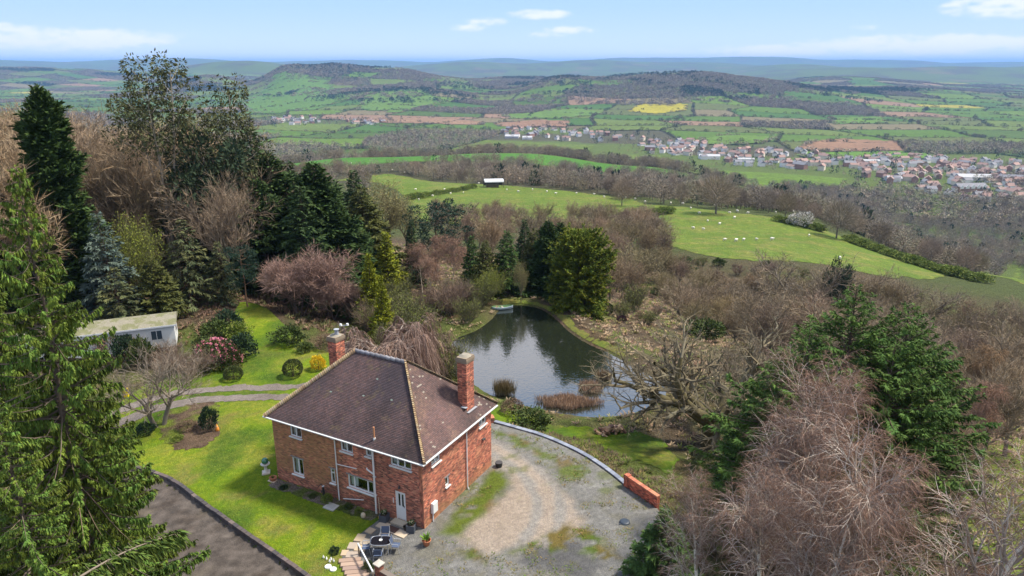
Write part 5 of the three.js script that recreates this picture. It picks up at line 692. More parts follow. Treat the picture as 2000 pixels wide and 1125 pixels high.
{ // rowing boat at the head of the pond
  const [x, z] = onLevel(981, 604, WATER), t = thing('dinghy', 'small pale blue dinghy with green inside at the pond head', 'boat', [x, WATER + 0.02, z], 0.25), P = [], I = [], n = 16, ring = (k, w, y) => { const s = k / n * 2 - 1; return [s * 1.45, w * Math.pow(Math.max(0, 1 - Math.abs(s) ** 2.6), 0.6), y + 0.12 * s * s]; };
  const rows = [[0.05, -0.08], [0.4, 0.08], [0.56, 0.36], [0.48, 0.38], [0.36, 0.1], [0.05, 0.04]]; for (const [w, y] of rows) for (let k = 0; k <= n; k++) { const [a, b, c] = ring(k, w, y); P.push(a, c, b); } for (const [w, y] of rows) for (let k = 0; k <= n; k++) { const [a, b, c] = ring(k, w, y); P.push(a, c, -b); }
  const m = n + 1, q = (o, r) => { for (let k = 0; k < n; k++) { const a = o + r * m + k; I.push(a, a + 1, a + m, a + 1, a + m + 1, a + m); } }; const hull = () => { const g = new THREE.BufferGeometry(); g.setAttribute('position', new THREE.Float32BufferAttribute(P, 3)); g.setIndex(I.slice()); g.computeVertexNormals(); return g; };
  q(0, 0); q(0, 1); q(0, 2); q(rows.length * m, 0); q(rows.length * m, 1); q(rows.length * m, 2); mesh('hull', hull(), std(0.42, 0.52, 0.58, 0.5, { side: THREE.DoubleSide }), t); I.length = 0; q(0, 3); q(0, 4); q(rows.length * m, 3); q(rows.length * m, 4); mesh('inside', hull(), std(0.10, 0.2, 0.07, 0.7, { side: THREE.DoubleSide }), t); mesh('thwart', box(0.25, 0.03, 0.8, 0, 0.3, 0), std(0.3, 0.28, 0.22), t);
}
{ // dutch barn in the hill pasture
  const p = onLand(964, 366), t = thing('open_barn', 'open-sided barn with curved grey roof standing in the hill pasture', 'barn', [p.x, p.y, p.z], 0.15), n = 12, P = []; for (let i = 0; i <= n; i++) { const a = Math.PI * i / n; P.push(new THREE.Vector2(-3.6 * Math.cos(a), 1.5 * Math.sin(a))); } for (let i = n; i >= 0; i--) { const a = Math.PI * i / n; P.push(new THREE.Vector2(-3.45 * Math.cos(a), 1.38 * Math.sin(a))); }
  mesh('roof', new THREE.ExtrudeGeometry(new THREE.Shape(P), { depth: 11, bevelEnabled: false }).rotateY(Math.PI / 2).translate(-5.5, 3.4, 0), std(0.46, 0.47, 0.48, 0.6), t); for (const x of [-5.3, -1.8, 1.8, 5.3]) for (const z of [-3.4, 3.4]) mesh('post', box(0.22, 3.9, 0.22, x, 1.5, z), std(0.07, 0.06, 0.055), t); mesh('back_wall', box(10.8, 2.4, 0.1, 0, 1.9, -3.5), std(0.05, 0.045, 0.042), t); mesh('bales', box(7, 2.0, 4, -0.6, 1.0, -0.8), std(0.16, 0.12, 0.07), t);
}
// sheep
{
  const body = () => { const L = [], mk = (g) => L.push(g.index ? g.toNonIndexed() : g); const b = new THREE.SphereGeometry(0.36, 12, 9).scale(1.55, 1, 0.95).translate(0, 0.68, 0); const q = b.attributes.position; for (let i = 0; i < q.count; i++) { const k = 1 + 0.06 * (vnoise(q.getX(i) * 9, q.getY(i) * 9 + q.getZ(i) * 7, 5) - 0.5); q.setXYZ(i, q.getX(i) * k, q.getY(i), q.getZ(i) * k); } b.computeVertexNormals(); mk(b); mk(new THREE.SphereGeometry(0.15, 8, 6).scale(1.5, 1, 0.85).rotateZ(-0.5).translate(0.66, 0.78, 0)); mk(new THREE.CylinderGeometry(0.13, 0.2, 0.3, 8).rotateZ(-1.0).translate(0.5, 0.76, 0)); for (const [x, z] of [[0.34, 0.16], [0.34, -0.16], [-0.36, 0.16], [-0.36, -0.16]]) mk(new THREE.CylinderGeometry(0.055, 0.04, 0.48, 6).translate(x, 0.23, z)); for (const s of [-1, 1]) mk(new THREE.ConeGeometry(0.04, 0.14, 5).rotateX(s * 1.4).translate(0.62, 0.86, s * 0.14)); return mergeGeometries(L); };
  const g = body(), m = std(0.66, 0.62, 0.54, 0.95), R = rng(88); let first;
  const spots = []; for (const [a, b] of [[1308, 446], [1354, 448], [1374, 450], [1366, 418], [1382, 434], [1434, 428], [1285, 459], [1349, 409], [1334, 400], [1415, 471], [1437, 473], [1452, 471], [1477, 470], [1507, 470], [1297, 470], [1640, 507], [1460, 418], [1440, 415], [1425, 418], [1515, 417], [1395, 403], [1764, 440], [1958, 476], [1990, 493], [1310, 399], [1222, 388], [1160, 381], [1126, 379], [1180, 387], [1208, 385], [1085, 380], [1068, 376], [1012, 376], [990, 372], [905, 378], [880, 380], [868, 372], [845, 385], [832, 380], [812, 372], [766, 333], [700, 329], [686, 320], [790, 338], [912, 350], [935, 360], [818, 392], [1240, 390], [1405, 440], [1580, 462], [1260, 396], [1040, 372]]) spots.push([a, b]);
  for (const [a, b] of spots) { const p = onLand(a, b); if (!p || p.distanceTo(V(0, 0, 0)) > 900) continue; const near = p.length() < 400, pos = [p.x, p.y + 0.06, p.z], turn = R() * 6.28, s = 0.85 + R() * 0.3, inField1 = sdPoly(p.x, p.z, FIELD1) < 6; if (!first) { first = mesh('sheep', g, m); tag(first, 'white sheep grazing in the sunlit pasture beside the long hedge', 'sheep', 'sheep in the pasture beside the long hedge'); first.position.set(...pos); first.rotation.y = turn; first.scale.setScalar(s); } else copyOf(first, inField1 ? null : 'white sheep grazing in the hill pasture with the open barn', inField1 ? 'sheep in the pasture beside the long hedge' : 'sheep in the pasture with the barn', pos, turn, s); }
}
// ---------------------------------------------------------------- trees and shrubs, each where it stands
const sizeOf = new Map();
for (const k in K) { const b = new THREE.Box3().setFromObject(K[k]); sizeOf.set(k, [b.max.y, Math.max(b.max.x - b.min.x, b.max.z - b.min.z)]); }
function grow(kind, name, label, cat, group, x, z, h, o = {}) {
  const s = h / sizeOf.get(kind)[0], w = (o.w ?? 1) * s, c = K[kind].clone(); c.name = numbered(name); tag(c, label, cat, group); c.position.set(x, heightAt(x, z) - 0.05 + (o.lift ?? 0), z); c.rotation.y = o.turn ?? hash2(Math.round(x * 31), Math.round(z * 31), 5) * 6.283; c.scale.set(w, s, w); if (o.lean) c.rotation.z = o.lean; scene.add(c); return c;
}
const byTop = (kind, name, label, cat, group, px, py, r, o) => { const q = atRange(px, py, r); return grow(kind, name, label, cat, group, q.x, q.z, Math.max(0.5, q.sight - q.ground), o); };
const byFoot = (kind, name, label, cat, group, px, py, h, o) => { const p = onLand(px, py); return grow(kind, name, label, cat, group, p.x, p.z, h, o); };
const R7 = rng(700), rnd = (a, b) => a + (b - a) * R7(), pick = (a) => a[Math.floor(R7() * a.length)];

// cedars close to the camera, beside the tarmac
byTop('cedarNear', 'cedar_tree', 'tall yellow-green cedar with drooping sprays beside the tarmac drive', 'tree', null, 24, 318, 31, { w: 0.6, turn: 0.4 });
const lowCedar = byTop('cedarNear', 'cedar_tree', 'lower yellow-green cedar whose bough hangs over the tarmac', 'tree', null, -15, 770, 26, { w: 0.7, turn: 2.4 });
byTop('cedarNear', 'cedar_tree', 'cedar with dark drooping sprays standing between the tarmac and the mobile home', 'tree', null, 105, 600, 35, { w: 0.72, turn: 4.2 });
byTop('cedarNear', 'cedar_tree', 'yellow-green cedar rising behind the tallest cedar by the drive', 'tree', null, -70, 420, 35, { w: 0.7, turn: 5.3 });
{ // bough that reaches out over the tarmac
  const t = new THREE.Group(), R = rng(712), W = new Leafy(), G = new Leafy(), A = atRange(120, 1150, 24), B = atRange(352, 1040, 25.5), a = V(A.x, A.sight, A.z), b = V(B.x, B.sight, B.z), pts = []; for (let i = 0; i <= 8; i++) { const k = i / 8, p = a.clone().lerp(b, k); p.y += Math.sin(k * Math.PI) * 0.25; pts.push(p); } W.tube(pts, pts.map((_, i) => 0.05 * (1 - i / 9)), 6, [0.22, 0.18, 0.14]);
  for (let i = 0; i < 420; i++) { const k = Math.pow(R(), 0.6), f = k * 8, j = Math.min(7, Math.floor(f)), p = pts[j].clone().lerp(pts[j + 1], f - j), bd = pts[j + 1].clone().sub(pts[j]).normalize(), sd = V(-bd.z, 0, bd.x), tw = p.clone().addScaledVector(sd, (R() - 0.5) * 0.9 * (1.1 - k * 0.5)).add(V(0, (R() - 0.6) * 0.35, 0)), d = bd.clone().multiplyScalar(0.5).addScaledVector(unit(R), 0.5); d.y -= 0.7; d.normalize(); const w = V(0, 0, 0).crossVectors(d, unit(R)).normalize(), c = tint(R, [0.065, 0.105, 0.02], 0.35), c2 = tint(R, [0.13, 0.165, 0.03], 0.3); for (let q = 0; q < 4; q++) { const st = tw.clone().addScaledVector(d, 0.08 * q), d2 = d.clone().addScaledVector(w, (q % 2 ? 1 : -1) * 0.6 * R()).normalize(); G.kite(st, d2, V(0, 0, 0).crossVectors(d2, unit(R)).normalize(), 0.2 + 0.2 * R(), 0.035, c, c2, 0.25); } if (i % 6 === 0) W.tube([p, tw], [0.012, 0.005], 3, [0.2, 0.16, 0.12]); }
  triCount += W.tris + G.tris; mesh('branch', W.geo(true), barkMat, t); mesh('foliage', G.geo(), leafMat, t); t.name = 'bough'; scene.add(t); lowCedar.updateMatrixWorld(true); lowCedar.attach(t);
}
// wooded hillside behind the mobile home
byTop('cypress', 'cypress_tree', 'very tall dark green cypress rising above the bare wood', 'tree', null, 70, 160, 90, { w: 1.02 });
byTop('cypress', 'cypress_tree', 'dark green cypress half hidden beside the very tall one', 'tree', null, -60, 260, 90, { w: 0.9 });
byTop('gum', 'eucalyptus_tree', 'tallest eucalyptus with pale stems and dark leaf clumps', 'tree', null, 285, 92, 100, { w: 1.02, turn: 0.7 });
byTop('gumB', 'eucalyptus_tree', 'eucalyptus with spreading pale stems between the tallest one and the conifers', 'tree', null, 412, 140, 102, { w: 0.95, turn: 2.0 });
byTop('darkbush', 'holm_oak_tree', 'dark round evergreen below the spreading eucalyptus', 'tree', null, 398, 238, 100, { w: 0.8 });
byTop('blue', 'blue_spruce_tree', 'grey-blue spruce in front of the bare wood', 'tree', null, 190, 412, 86, { w: 0.95 });
byTop('green', 'willow_tree', 'yellow-green budding willow between blue spruce and dark spruce', 'tree', null, 250, 408, 90, { w: 0.62 });
byTop('mixed', 'spruce_tree', 'thin olive spruce above the mobile home roof', 'tree', null, 350, 425, 88, { w: 1.15 });
byTop('mixed', 'spruce_tree', 'ragged olive spruce standing between mobile home and pink bare tree', 'tree', null, 425, 470, 88, { w: 1.05 });
byTop('spruceOlive', 'spruce_tree', 'small dark olive spruce close behind the mobile home', 'tree', null, 295, 500, 84, { w: 1.1 });
byTop('mixed', 'spruce_tree', 'low drooping spruce close behind the mobile home', 'tree', null, 220, 520, 83, { w: 1.4 });
for (const [px, py, r, w, k, l] of [[463, 268, 112, 1.00, 'spruce', 'narrow dark spruce next to the twin-topped spruce'], [487, 248, 108, 1.06, 'spruceB', 'tallest dark spruce of the conifer group above the pink bare tree'], [522, 296, 103, 1.25, 'leyland', 'dense dark conifer in the middle of the conifer group'], [560, 312, 112, 1.19, 'spruce', 'dark spruce standing behind the dense dark conifers'], [612, 312, 97, 1.25, 'leyland', 'broad dark green conifer with ragged top above the pink bare tree'], [655, 385, 94, 1.19, 'leyland', 'lower dark green conifer on the flank of the broad one'], [706, 362, 103, 1.06, 'spruceOlive', 'olive-tipped conifer at the end of the conifer group'], [690, 330, 118, 1.00, 'spruceB', 'slim dark spruce behind the olive-tipped conifer'], [585, 360, 92, 1.00, 'spruceB', 'dark spruce in front of the broad ragged-topped conifer'], [500, 345, 97, 1.12, 'leyland', 'dark conifer at the foot of the tallest spruce']]) byTop(k, 'conifer_tree', l, 'tree', null, px, py, r, { w });
byTop('pink', 'bare_tree', 'broad pinkish-brown bare tree in front of the dark conifers', 'tree', null, 572, 455, 84, { w: 1.05 });
byTop('pink', 'bare_tree', 'smaller pinkish-brown bare tree beside the golden conifer', 'tree', null, 640, 500, 84, { w: 0.9 });
byTop('pine', 'pine_tree', 'small blue-green pine beside the fallen pale branches', 'tree', null, 470, 478, 85, { w: 0.7 });
byTop('bareC', 'bare_tree', 'tan bare tree with upright branches in front of dark conifers', 'tree', null, 432, 322, 92, { w: 0.75 });
byTop('golden', 'golden_conifer', 'tall golden-green conifer cone beside the pinkish bare trees', 'tree', null, 718, 492, 83, { w: 0.8 });
byTop('golden', 'golden_conifer', 'golden-green conifer cone below the olive-tipped conifer', 'tree', null, 753, 450, 96, { w: 1.0 });
byTop('golden', 'golden_conifer', 'slender golden-green conifer close to the house roof', 'tree', null, 742, 535, 76, { w: 0.7 });
byTop('thuja', 'thuja_tree', 'small dark thuja between the golden conifers', 'tree', null, 678, 500, 86, { w: 1.0 });
byTop('bud', 'budding_tree', 'pale tan budding tree behind the olive-tipped conifer', 'tree', null, 752, 332, 150, { w: 1.0 });
byTop('bud', 'budding_tree', 'lower pale tan budding tree next to the hill pasture', 'tree', null, 790, 372, 148, { w: 0.9 });
byTop('pine', 'pine_tree', 'dark flat-topped pine above the bare birches', 'tree', null, 845, 388, 118, { w: 1.05 });
byTop('spruce', 'spruce_tree', 'dark spruce standing next to the flat-topped pine', 'tree', null, 803, 428, 106, { w: 0.75 });
for (const [px, py, r] of [[822, 470, 98], [850, 455, 104], [880, 462, 100], [905, 480, 108], [838, 500, 92]]) byTop('birchC', 'birch_tree', 'slender bare birch in the thicket below the flat-topped pine', 'tree', 'birches below the pine', px, py, r, { w: 1.2 });
// conifers at the head of the pond
for (const [px, py, r, w, k, l, n] of [[921, 455, 97, 0.75, 'thuja', 'narrow dark cone, outermost of the conifers at the pond head', 'conifer_tree'], [948, 468, 94, 0.85, 'spruceOlive', 'narrow olive cone among the conifers at the pond head', 'conifer_tree'], [990, 445, 95, 0.95, 'thuja', 'bright mid-green cone among the conifers at the pond head', 'conifer_tree'], [1024, 425, 104, 0.75, 'spruce', 'dark spiky spruce behind the conifers at the pond head', 'conifer_tree'], [1072, 428, 97, 1.0, 'leyland', 'dark conifer pressed against the big golden conifer', 'conifer_tree'], [1045, 445, 100, 0.9, 'spruceOlive', 'yellow-topped conifer behind the big golden conifer', 'conifer_tree'], [1095, 432, 102, 1.0, 'leyland', 'dense dark conifer behind the big golden conifer', 'conifer_tree']]) byTop(k, n, l, 'tree', null, px, py, r, { w });
byTop('goldenRound', 'golden_conifer', 'big rounded golden-green conifer beside the pond', 'tree', null, 1138, 438, 90, { w: 0.78 });
byTop('leyland', 'conifer_tree', 'dark low conifer under the big golden conifer at the bank', 'tree', null, 1090, 500, 92, { w: 0.9 });
byTop('green', 'willow_tree', 'yellow-green budding willow leaning over the dinghy', 'tree', null, 958, 517, 90, { w: 0.75 });
byTop('bud', 'budding_tree', 'slim upright budding tree at the pond head beside the dinghy', 'tree', null, 1018, 497, 91, { w: 0.5 });
byFoot('dome', 'clipped_bush', 'small rounded green bush on the far pond bank', 'bush', null, 1184, 614, 1.9, { w: 1 });
byFoot('bushPurple', 'purple_bush', 'small dark purple bush on the far pond bank', 'bush', null, 1214, 628, 1.0);
byFoot('whipB', 'bare_shrub', 'round grey-green bare shrub beyond the big golden conifer', 'shrub', null, 1242, 608, 5.2, { w: 0.9 });
// weeping tree and thicket behind the house
byTop('weeper', 'weeping_tree', 'weeping bare tree with pale crooked limbs behind the house', 'tree', null, 765, 618, 58.5, { w: 1.0, turn: 1.0 });
byTop('weeper', 'weeping_tree', 'smaller weeping bare tree between house roof and pond', 'tree', null, 835, 655, 65, { w: 0.9, turn: 2.6 });
byTop('whipB', 'bare_shrub', 'tall grey-green bare shrub at the pond edge behind the house', 'shrub', null, 885, 648, 64, { w: 0.75 });
for (let i = 0; i < 34; i++) { const px = rnd(690, 945), q = atRange(px, 560, rnd(72, 98)); if (sdPoly(q.x, q.z, POND) < 1.5) continue; const purple = R7() < 0.65; grow(purple ? 'whip' : 'whipB', 'bare_shrub', purple ? 'purple-brown leafless shrub in the thicket behind the weeping tree' : 'olive leafless shrub in the thicket behind the weeping tree', 'shrub', purple ? 'purple-brown thicket shrubs' : 'olive thicket shrubs', q.x, q.z, rnd(3.2, 5.5)); }
// garden
byFoot('gardenTree', 'bare_tree', 'forked bare garden tree growing in the flower bed', 'tree', null, 313, 832, 8.4, { w: 1.0, turn: 0.9 });
byFoot('dome', 'clipped_bush', 'clipped dome bush on the upper lawn near the yellow shrub', 'bush', null, 573, 735, 1.75, { w: 0.95 });
byFoot('forsythia', 'forsythia', 'bright yellow flowering shrub behind the house', 'shrub', null, 622, 722, 1.55, { w: 0.9 });
byFoot('dome', 'clipped_bush', 'clipped olive ball below the pink rhododendron', 'bush', null, 457, 741, 1.35, { w: 1.15 });
byFoot('rhodo', 'rhododendron', 'rhododendron covered in pink flowers beside the mobile home', 'shrub', null, 425, 715, 3.0, { w: 0.95 });
byFoot('rhodo', 'rhododendron', 'lower pink-flowered rhododendron next to the clipped olive ball', 'shrub', null, 455, 718, 2.0, { w: 0.8, turn: 2 });
for (const [k, px, py, h, w, l] of [['bushLime', 462, 668, 2.3, 0.9, 'lime-green leafy shrub behind the pink rhododendron'], ['bushDark', 472, 700, 2.6, 0.8, 'dark glossy evergreen shrub on the upper lawn edge'], ['bushDark', 448, 645, 2.4, 0.9, 'dark blue-green shrub at the wood edge'], ['bush', 430, 665, 2.6, 1.0, 'mid-green shrub between mobile home and lime shrub'], ['bush', 570, 672, 2.3, 1.0, 'olive shrub on the upper lawn below the bare trees'], ['bushBrown', 640, 680, 1.6, 1.0, 'brown twiggy bush at the top of the upper lawn'], ['bushDark', 410, 838, 2.1, 0.5, 'dark upright evergreen in the flower bed'], ['bushDark', 286, 845, 0.9, 1.3, 'low dark clipped shrub at the edge of the flower bed'], ['bushBrown', 365, 838, 0.8, 1.2, 'heap of brown stems in the flower bed'], ['bushLime', 345, 860, 0.5, 1.4, 'low lime-green plants in the flower bed'], ['bushDark', 654, 1080, 0.5, 0.9, 'dark clipped clump on the lawn edge beside the paving'], ['bush', 596, 688, 1.2, 1.0, 'low green shrub near the yellow shrub'], ['bushBrown', 1000, 808, 1.6, 0.85, 'reddish-brown rounded bush between house and pond'], ['bush', 1042, 838, 1.9, 1.4, 'wide olive bush beside the blue-coped wall'], ['bush', 722, 1112, 0.7, 0.7, 'tuft of green leaves behind the white handrail'], ['bushBrown', 230, 700, 2.6, 1.0, 'brown-green conical shrub against the mobile home'], ['bushDark', 252, 712, 3.2, 0.55, 'dark conical evergreen against the mobile home wall'], ['bush', 284, 716, 3.4, 0.5, 'olive conical evergreen against the mobile home wall']]) byFoot(k, k === 'bushBrown' ? 'brown_bush' : 'garden_shrub', l, 'shrub', null, px, py, h, { w });
for (let i = 0; i < 9; i++) byFoot('whip', 'bare_shrub', 'leafless twiggy shrub between the forked garden tree and mobile home', 'shrub', 'shrubs in front of the mobile home', rnd(300, 420), rnd(712, 745), rnd(1.8, 3.2));
for (const [x, z, k, h, w, l] of [[-7.25, 0.55, 'bushLime', 0.75, 0.7, 'yellow-flowered plant beside the black hand pump'], [-5.6, 0.5, 'bush', 0.5, 0.9, 'low green plant under the wide kitchen window'], [-4.7, 0.55, 'bushLime', 0.5, 0.8, 'low yellow-green plant under the wide kitchen window'], [-8.6, 0.6, 'bush', 0.35, 1.2, 'low weedy plant at the foot of the ochre wall'], [-11, 0.7, 'bushDark', 0.35, 1.1, 'dark low plant at the foot of the ochre wall']]) { const [a, b] = fromHouse(x, z); grow(k, 'border_plant', l, 'plant', null, a, b, h, { w }); }
// the old oak and the trees at the yard's edge
byFoot('oak', 'oak_tree', 'gnarled mossy oak with wide crooked limbs beside the pond', 'tree', null, 1385, 868, 13.8, { w: 1.22, turn: 0.35 });
byTop('oakB', 'oak_tree', 'grey lichened oak behind the gnarled mossy one', 'tree', null, 1440, 640, 68, { w: 1.05, turn: 1.2 });
byTop('cedarRight', 'cedar_tree', 'big bright green cedar with several tops behind the birches', 'tree', null, 1680, 552, 43, { w: 1.08, turn: 0.2 });
byTop('cedarRight', 'cedar_tree', 'lower green cedar between the old oak and the many-topped cedar', 'tree', null, 1560, 705, 41, { w: 0.42, turn: 2.1 });
byTop('thuja', 'conifer_tree', 'small dark conifer at the edge of the gravel yard', 'tree', null, 1300, 985, 33, { w: 1.2 });
byTop('thuja', 'conifer_tree', 'slim dark conifer between the old oak and the birches', 'tree', null, 1445, 805, 45, { w: 0.7 });
for (const [px, py, r, k, w, turn, l] of [[1570, 735, 30, 'birchA', 1.0, 0.4, 'white-barked birch with dense purple twigs, first from the brick wall'], [1660, 702, 28.5, 'birchB', 1.0, 2.2, 'white-barked birch with two crossing stems in the birch clump'], [1735, 760, 26.5, 'birchA', 1.05, 3.9, 'white-barked birch leaning across the birch clump'], [1500, 815, 28, 'birchB', 1.0, 5.2, 'short-trunked birch with dense twigs at the yard edge'], [1890, 770, 27, 'birchB', 1.05, 0.6, 'tall thin birch with bare white stem by the open grass'], [1420, 930, 29, 'birchB', 1.0, 3.0, 'low bushy birch next to the brick wall'], [1625, 880, 24.5, 'birchA', 0.9, 5.6, 'white-barked birch at the front of the birch clump']]) byTop(k, 'birch_tree', l, 'tree', null, px, py, r, { w, turn });
// bare woods: beyond the pond, down the dingle and along the hill
const bareKinds = ['bareA', 'bareB', 'bareC', 'bareA', 'oakB', 'bareB'];
const LOOK = { bareA: 'round-crowned', bareB: 'narrow-forked', bareC: 'upright-branched', bareD: 'several-stemmed', oakB: 'crooked-limbed', birchC: 'slender pale-stemmed', farA: 'grey-brown', farB: 'purplish-brown', farC: 'tan-brown' };
function wood(n, px0, px1, r0, r1, h0, h1, label, group, kinds, space, seed, clear) {
  const R = rng(seed), spots = []; let tries = 0, made = 0;
  while (made < n && tries++ < n * 40) {
    const px = mix(px0, px1, R()), q = atRange(px, 450, Math.sqrt(mix(r0 * r0, r1 * r1, R()))); if (clear && clear(q.x, q.z)) continue; if (spots.some(([a, b]) => (a - q.x) ** 2 + (b - q.z) ** 2 < space * space)) continue; spots.push([q.x, q.z]);
    const h = mix(h0, h1, R()), kind = kinds[Math.floor(R() * kinds.length)], tone = barkTones[Math.floor(R() * barkTones.length)], look = LOOK[kind] + ' '; grow(kind, kind === 'oakB' ? 'oak_tree' : 'bare_tree', look + label, 'tree', look + group, q.x, q.z, h, { w: 0.85 + 0.35 * R() }).traverse((m) => { if (m.isMesh) m.material = tone; }); made++;
  }
  return made;
}
const inPaths = (x, z) => sdPoly(x, z, POND) < 3 || sdPoly(x, z, FIELD1) < 3 || sdPoly(x, z, FIELD2) < 4;
wood(62, 40, 470, 98, 170, 14, 21, 'bare tree on the wooded slope behind the mobile home', 'bare trees behind the mobile home', ['bareC', 'bareD', 'bareC', 'bareA'], 4.2, 801, null);
wood(14, -60, 60, 90, 150, 15, 20, 'bare tree beside the very tall cypress', 'bare trees beside the tall cypress', ['bareC', 'bareD'], 5, 802);
wood(30, 860, 1290, 120, 205, 8.5, 12, 'bare tree between the pond and the hill pasture', 'bare trees between pond and pasture', bareKinds, 5.5, 803, inPaths);
wood(44, 850, 1300, 205, 262, 8, 10.5, 'bare tree in the belt below the hill pasture', 'bare trees in the belt below the hill pasture', ['bareA', 'oakB', 'bareB'], 6, 813, (x, z) => sdPoly(x, z, FIELD1) < 3);
wood(14, 1180, 1300, 125, 240, 9, 12.5, 'bare tree at the near corner of the sheep pasture', 'bare trees at the pasture corner', bareKinds, 6, 804, inPaths);
wood(110, 1490, 2060, 80, 145, 8.5, 12.5, 'bare tree in the dingle below the sheep pasture', 'bare trees in the dingle', ['oakB', 'bareA', 'bareB', 'oakB'], 6, 805, inPaths);
wood(46, 1640, 2080, 132, 168, 11, 13.5, 'tall bare tree crowding the foot of the sheep pasture', 'tall trees at the foot of the pasture', ['oakB', 'bareA', 'bareB', 'oakB'], 5, 812, (x, z) => sdPoly(x, z, FIELD1) < 3);
wood(14, 1330, 1560, 98, 140, 5.5, 8.5, 'small bare tree in the bracken beyond the old oak', 'bare trees in the bracken', ['oakB', 'bareB', 'bareA'], 7, 806, inPaths);
wood(7, 1900, 2080, 60, 88, 8, 11, 'bare tree on the slope beyond the birches', 'bare trees beyond the birches', ['bareA', 'birchC', 'bareC'], 5, 807, inPaths);
wood(44, 1300, 2060, 138, 166, 6, 8.5, 'low bare tree along the foot of the sheep pasture', 'low trees along the foot of the pasture', ['oakB', 'bareA', 'bareB', 'bareD'], 4.5, 811, (x, z) => sdPoly(x, z, FIELD1) < 3);
byTop('oakB', 'oak_tree', 'round-crowned bare oak standing against the sheep pasture', 'tree', null, 1575, 466, 150, { w: 1.0 });
byTop('darkbush', 'ivy_clad_tree', 'ivy-covered stem beside the round-crowned oak', 'tree', null, 1645, 495, 150, { w: 0.45 });
// scrub between pond and pasture
for (let i = 0; i < 150; i++) { const px = rnd(1190, 1980), q = atRange(px, 500, rnd(96, 188)); if (inPaths(q.x, q.z)) continue; const u = R7(); const [k, l, g, n, c] = u < 0.4 ? ['whip', 'purple-brown bramble thicket in the bracken below the sheep pasture', 'brambles below the pasture', 'bare_shrub', 'shrub'] : u < 0.65 ? ['whipB', 'olive-grey bare shrub in the bracken below the sheep pasture', 'olive shrubs below the pasture', 'bare_shrub', 'shrub'] : u < 0.82 ? ['bush', 'mid-green evergreen shrub in the bracken below the sheep pasture', 'green shrubs below the pasture', 'evergreen_shrub', 'shrub'] : ['bushBrown', 'brown bracken clump below the sheep pasture', 'bracken clumps below the pasture', 'bracken', 'plant']; grow(k, n, l, c, g, q.x, q.z, k === 'bushBrown' ? rnd(0.8, 1.5) : rnd(1.6, 3.6), { w: rnd(0.9, 1.5) }); }
// hedges and single trees of the pastures
byTop('farC', 'bare_tree', 'single bare tree with wide crown inside the sheep pasture', 'tree', null, 1405, 336, 305, { w: 1.15 });
byTop('farA', 'bare_tree', 'small bare tree between the two pasture hedges', 'tree', null, 1645, 383, 276, { w: 1.0 });
byTop('whiteblossom', 'blossom_tree', 'white blossoming bush in the short pasture hedge', 'shrub', null, 1568, 411, 286, { w: 1.3 });
byTop('whiteblossom', 'blossom_tree', 'white blossoming bush at the near corner of the sheep pasture', 'shrub', null, 1280, 424, 235, { w: 0.8 });
{ const R = rng(820); for (const [n, a, b, l, g] of [[26, [1668, 428, 276], [1940, 474, 232], 'hedge bush in the long hedge along the sheep pasture', 'long pasture hedge'], [9, [1522, 416, 290], [1615, 428, 284], 'hedge bush in the short hedge beside the white blossom', 'short pasture hedge'], [12, [800, 372, 340], [930, 366, 400], 'hedge bush below the open barn', 'hedge below the barn'], [8, [1262, 410, 285], [1310, 398, 300], 'evergreen bush at the top corner of the sheep pasture', 'bushes at the pasture corner']]) for (let i = 0; i < n; i++) { const k = (i + R() * 0.4) / n, A = atRange(a[0], a[1], a[2]), B = atRange(b[0], b[1], b[2]), x = mix(A.x, B.x, k), z = mix(A.z, B.z, k); grow('bushLime', 'hedge_bush', l, 'hedge', g, x, z, 2.2 + R() * 1.2, { w: 1.2 + R() * 0.3 }); } }
wood(50, 500, 1320, 430, 560, 9, 13, 'bare tree in the wood strip between hill pasture and wheat field', 'wood strip between pasture and wheat', ['farA', 'farB', 'farC'], 9, 808, (x, z) => sdPoly(x, z, FIELD2) < 4 || sdPoly(x, z, FIELD3) < 6);
wood(45, 1180, 2080, 310, 420, 9, 13, 'bare tree in the wood beyond the sheep pasture', 'wood beyond the sheep pasture', ['farA', 'farB', 'farB'], 9, 809, (x, z) => sdPoly(x, z, FIELD1) < 5 || sdPoly(x, z, FIELD3) < 6);
byTop('farC', 'dead_tree', 'pale dead tree at the top edge of the sheep pasture', 'tree', null, 1333, 352, 340, { w: 0.5 });

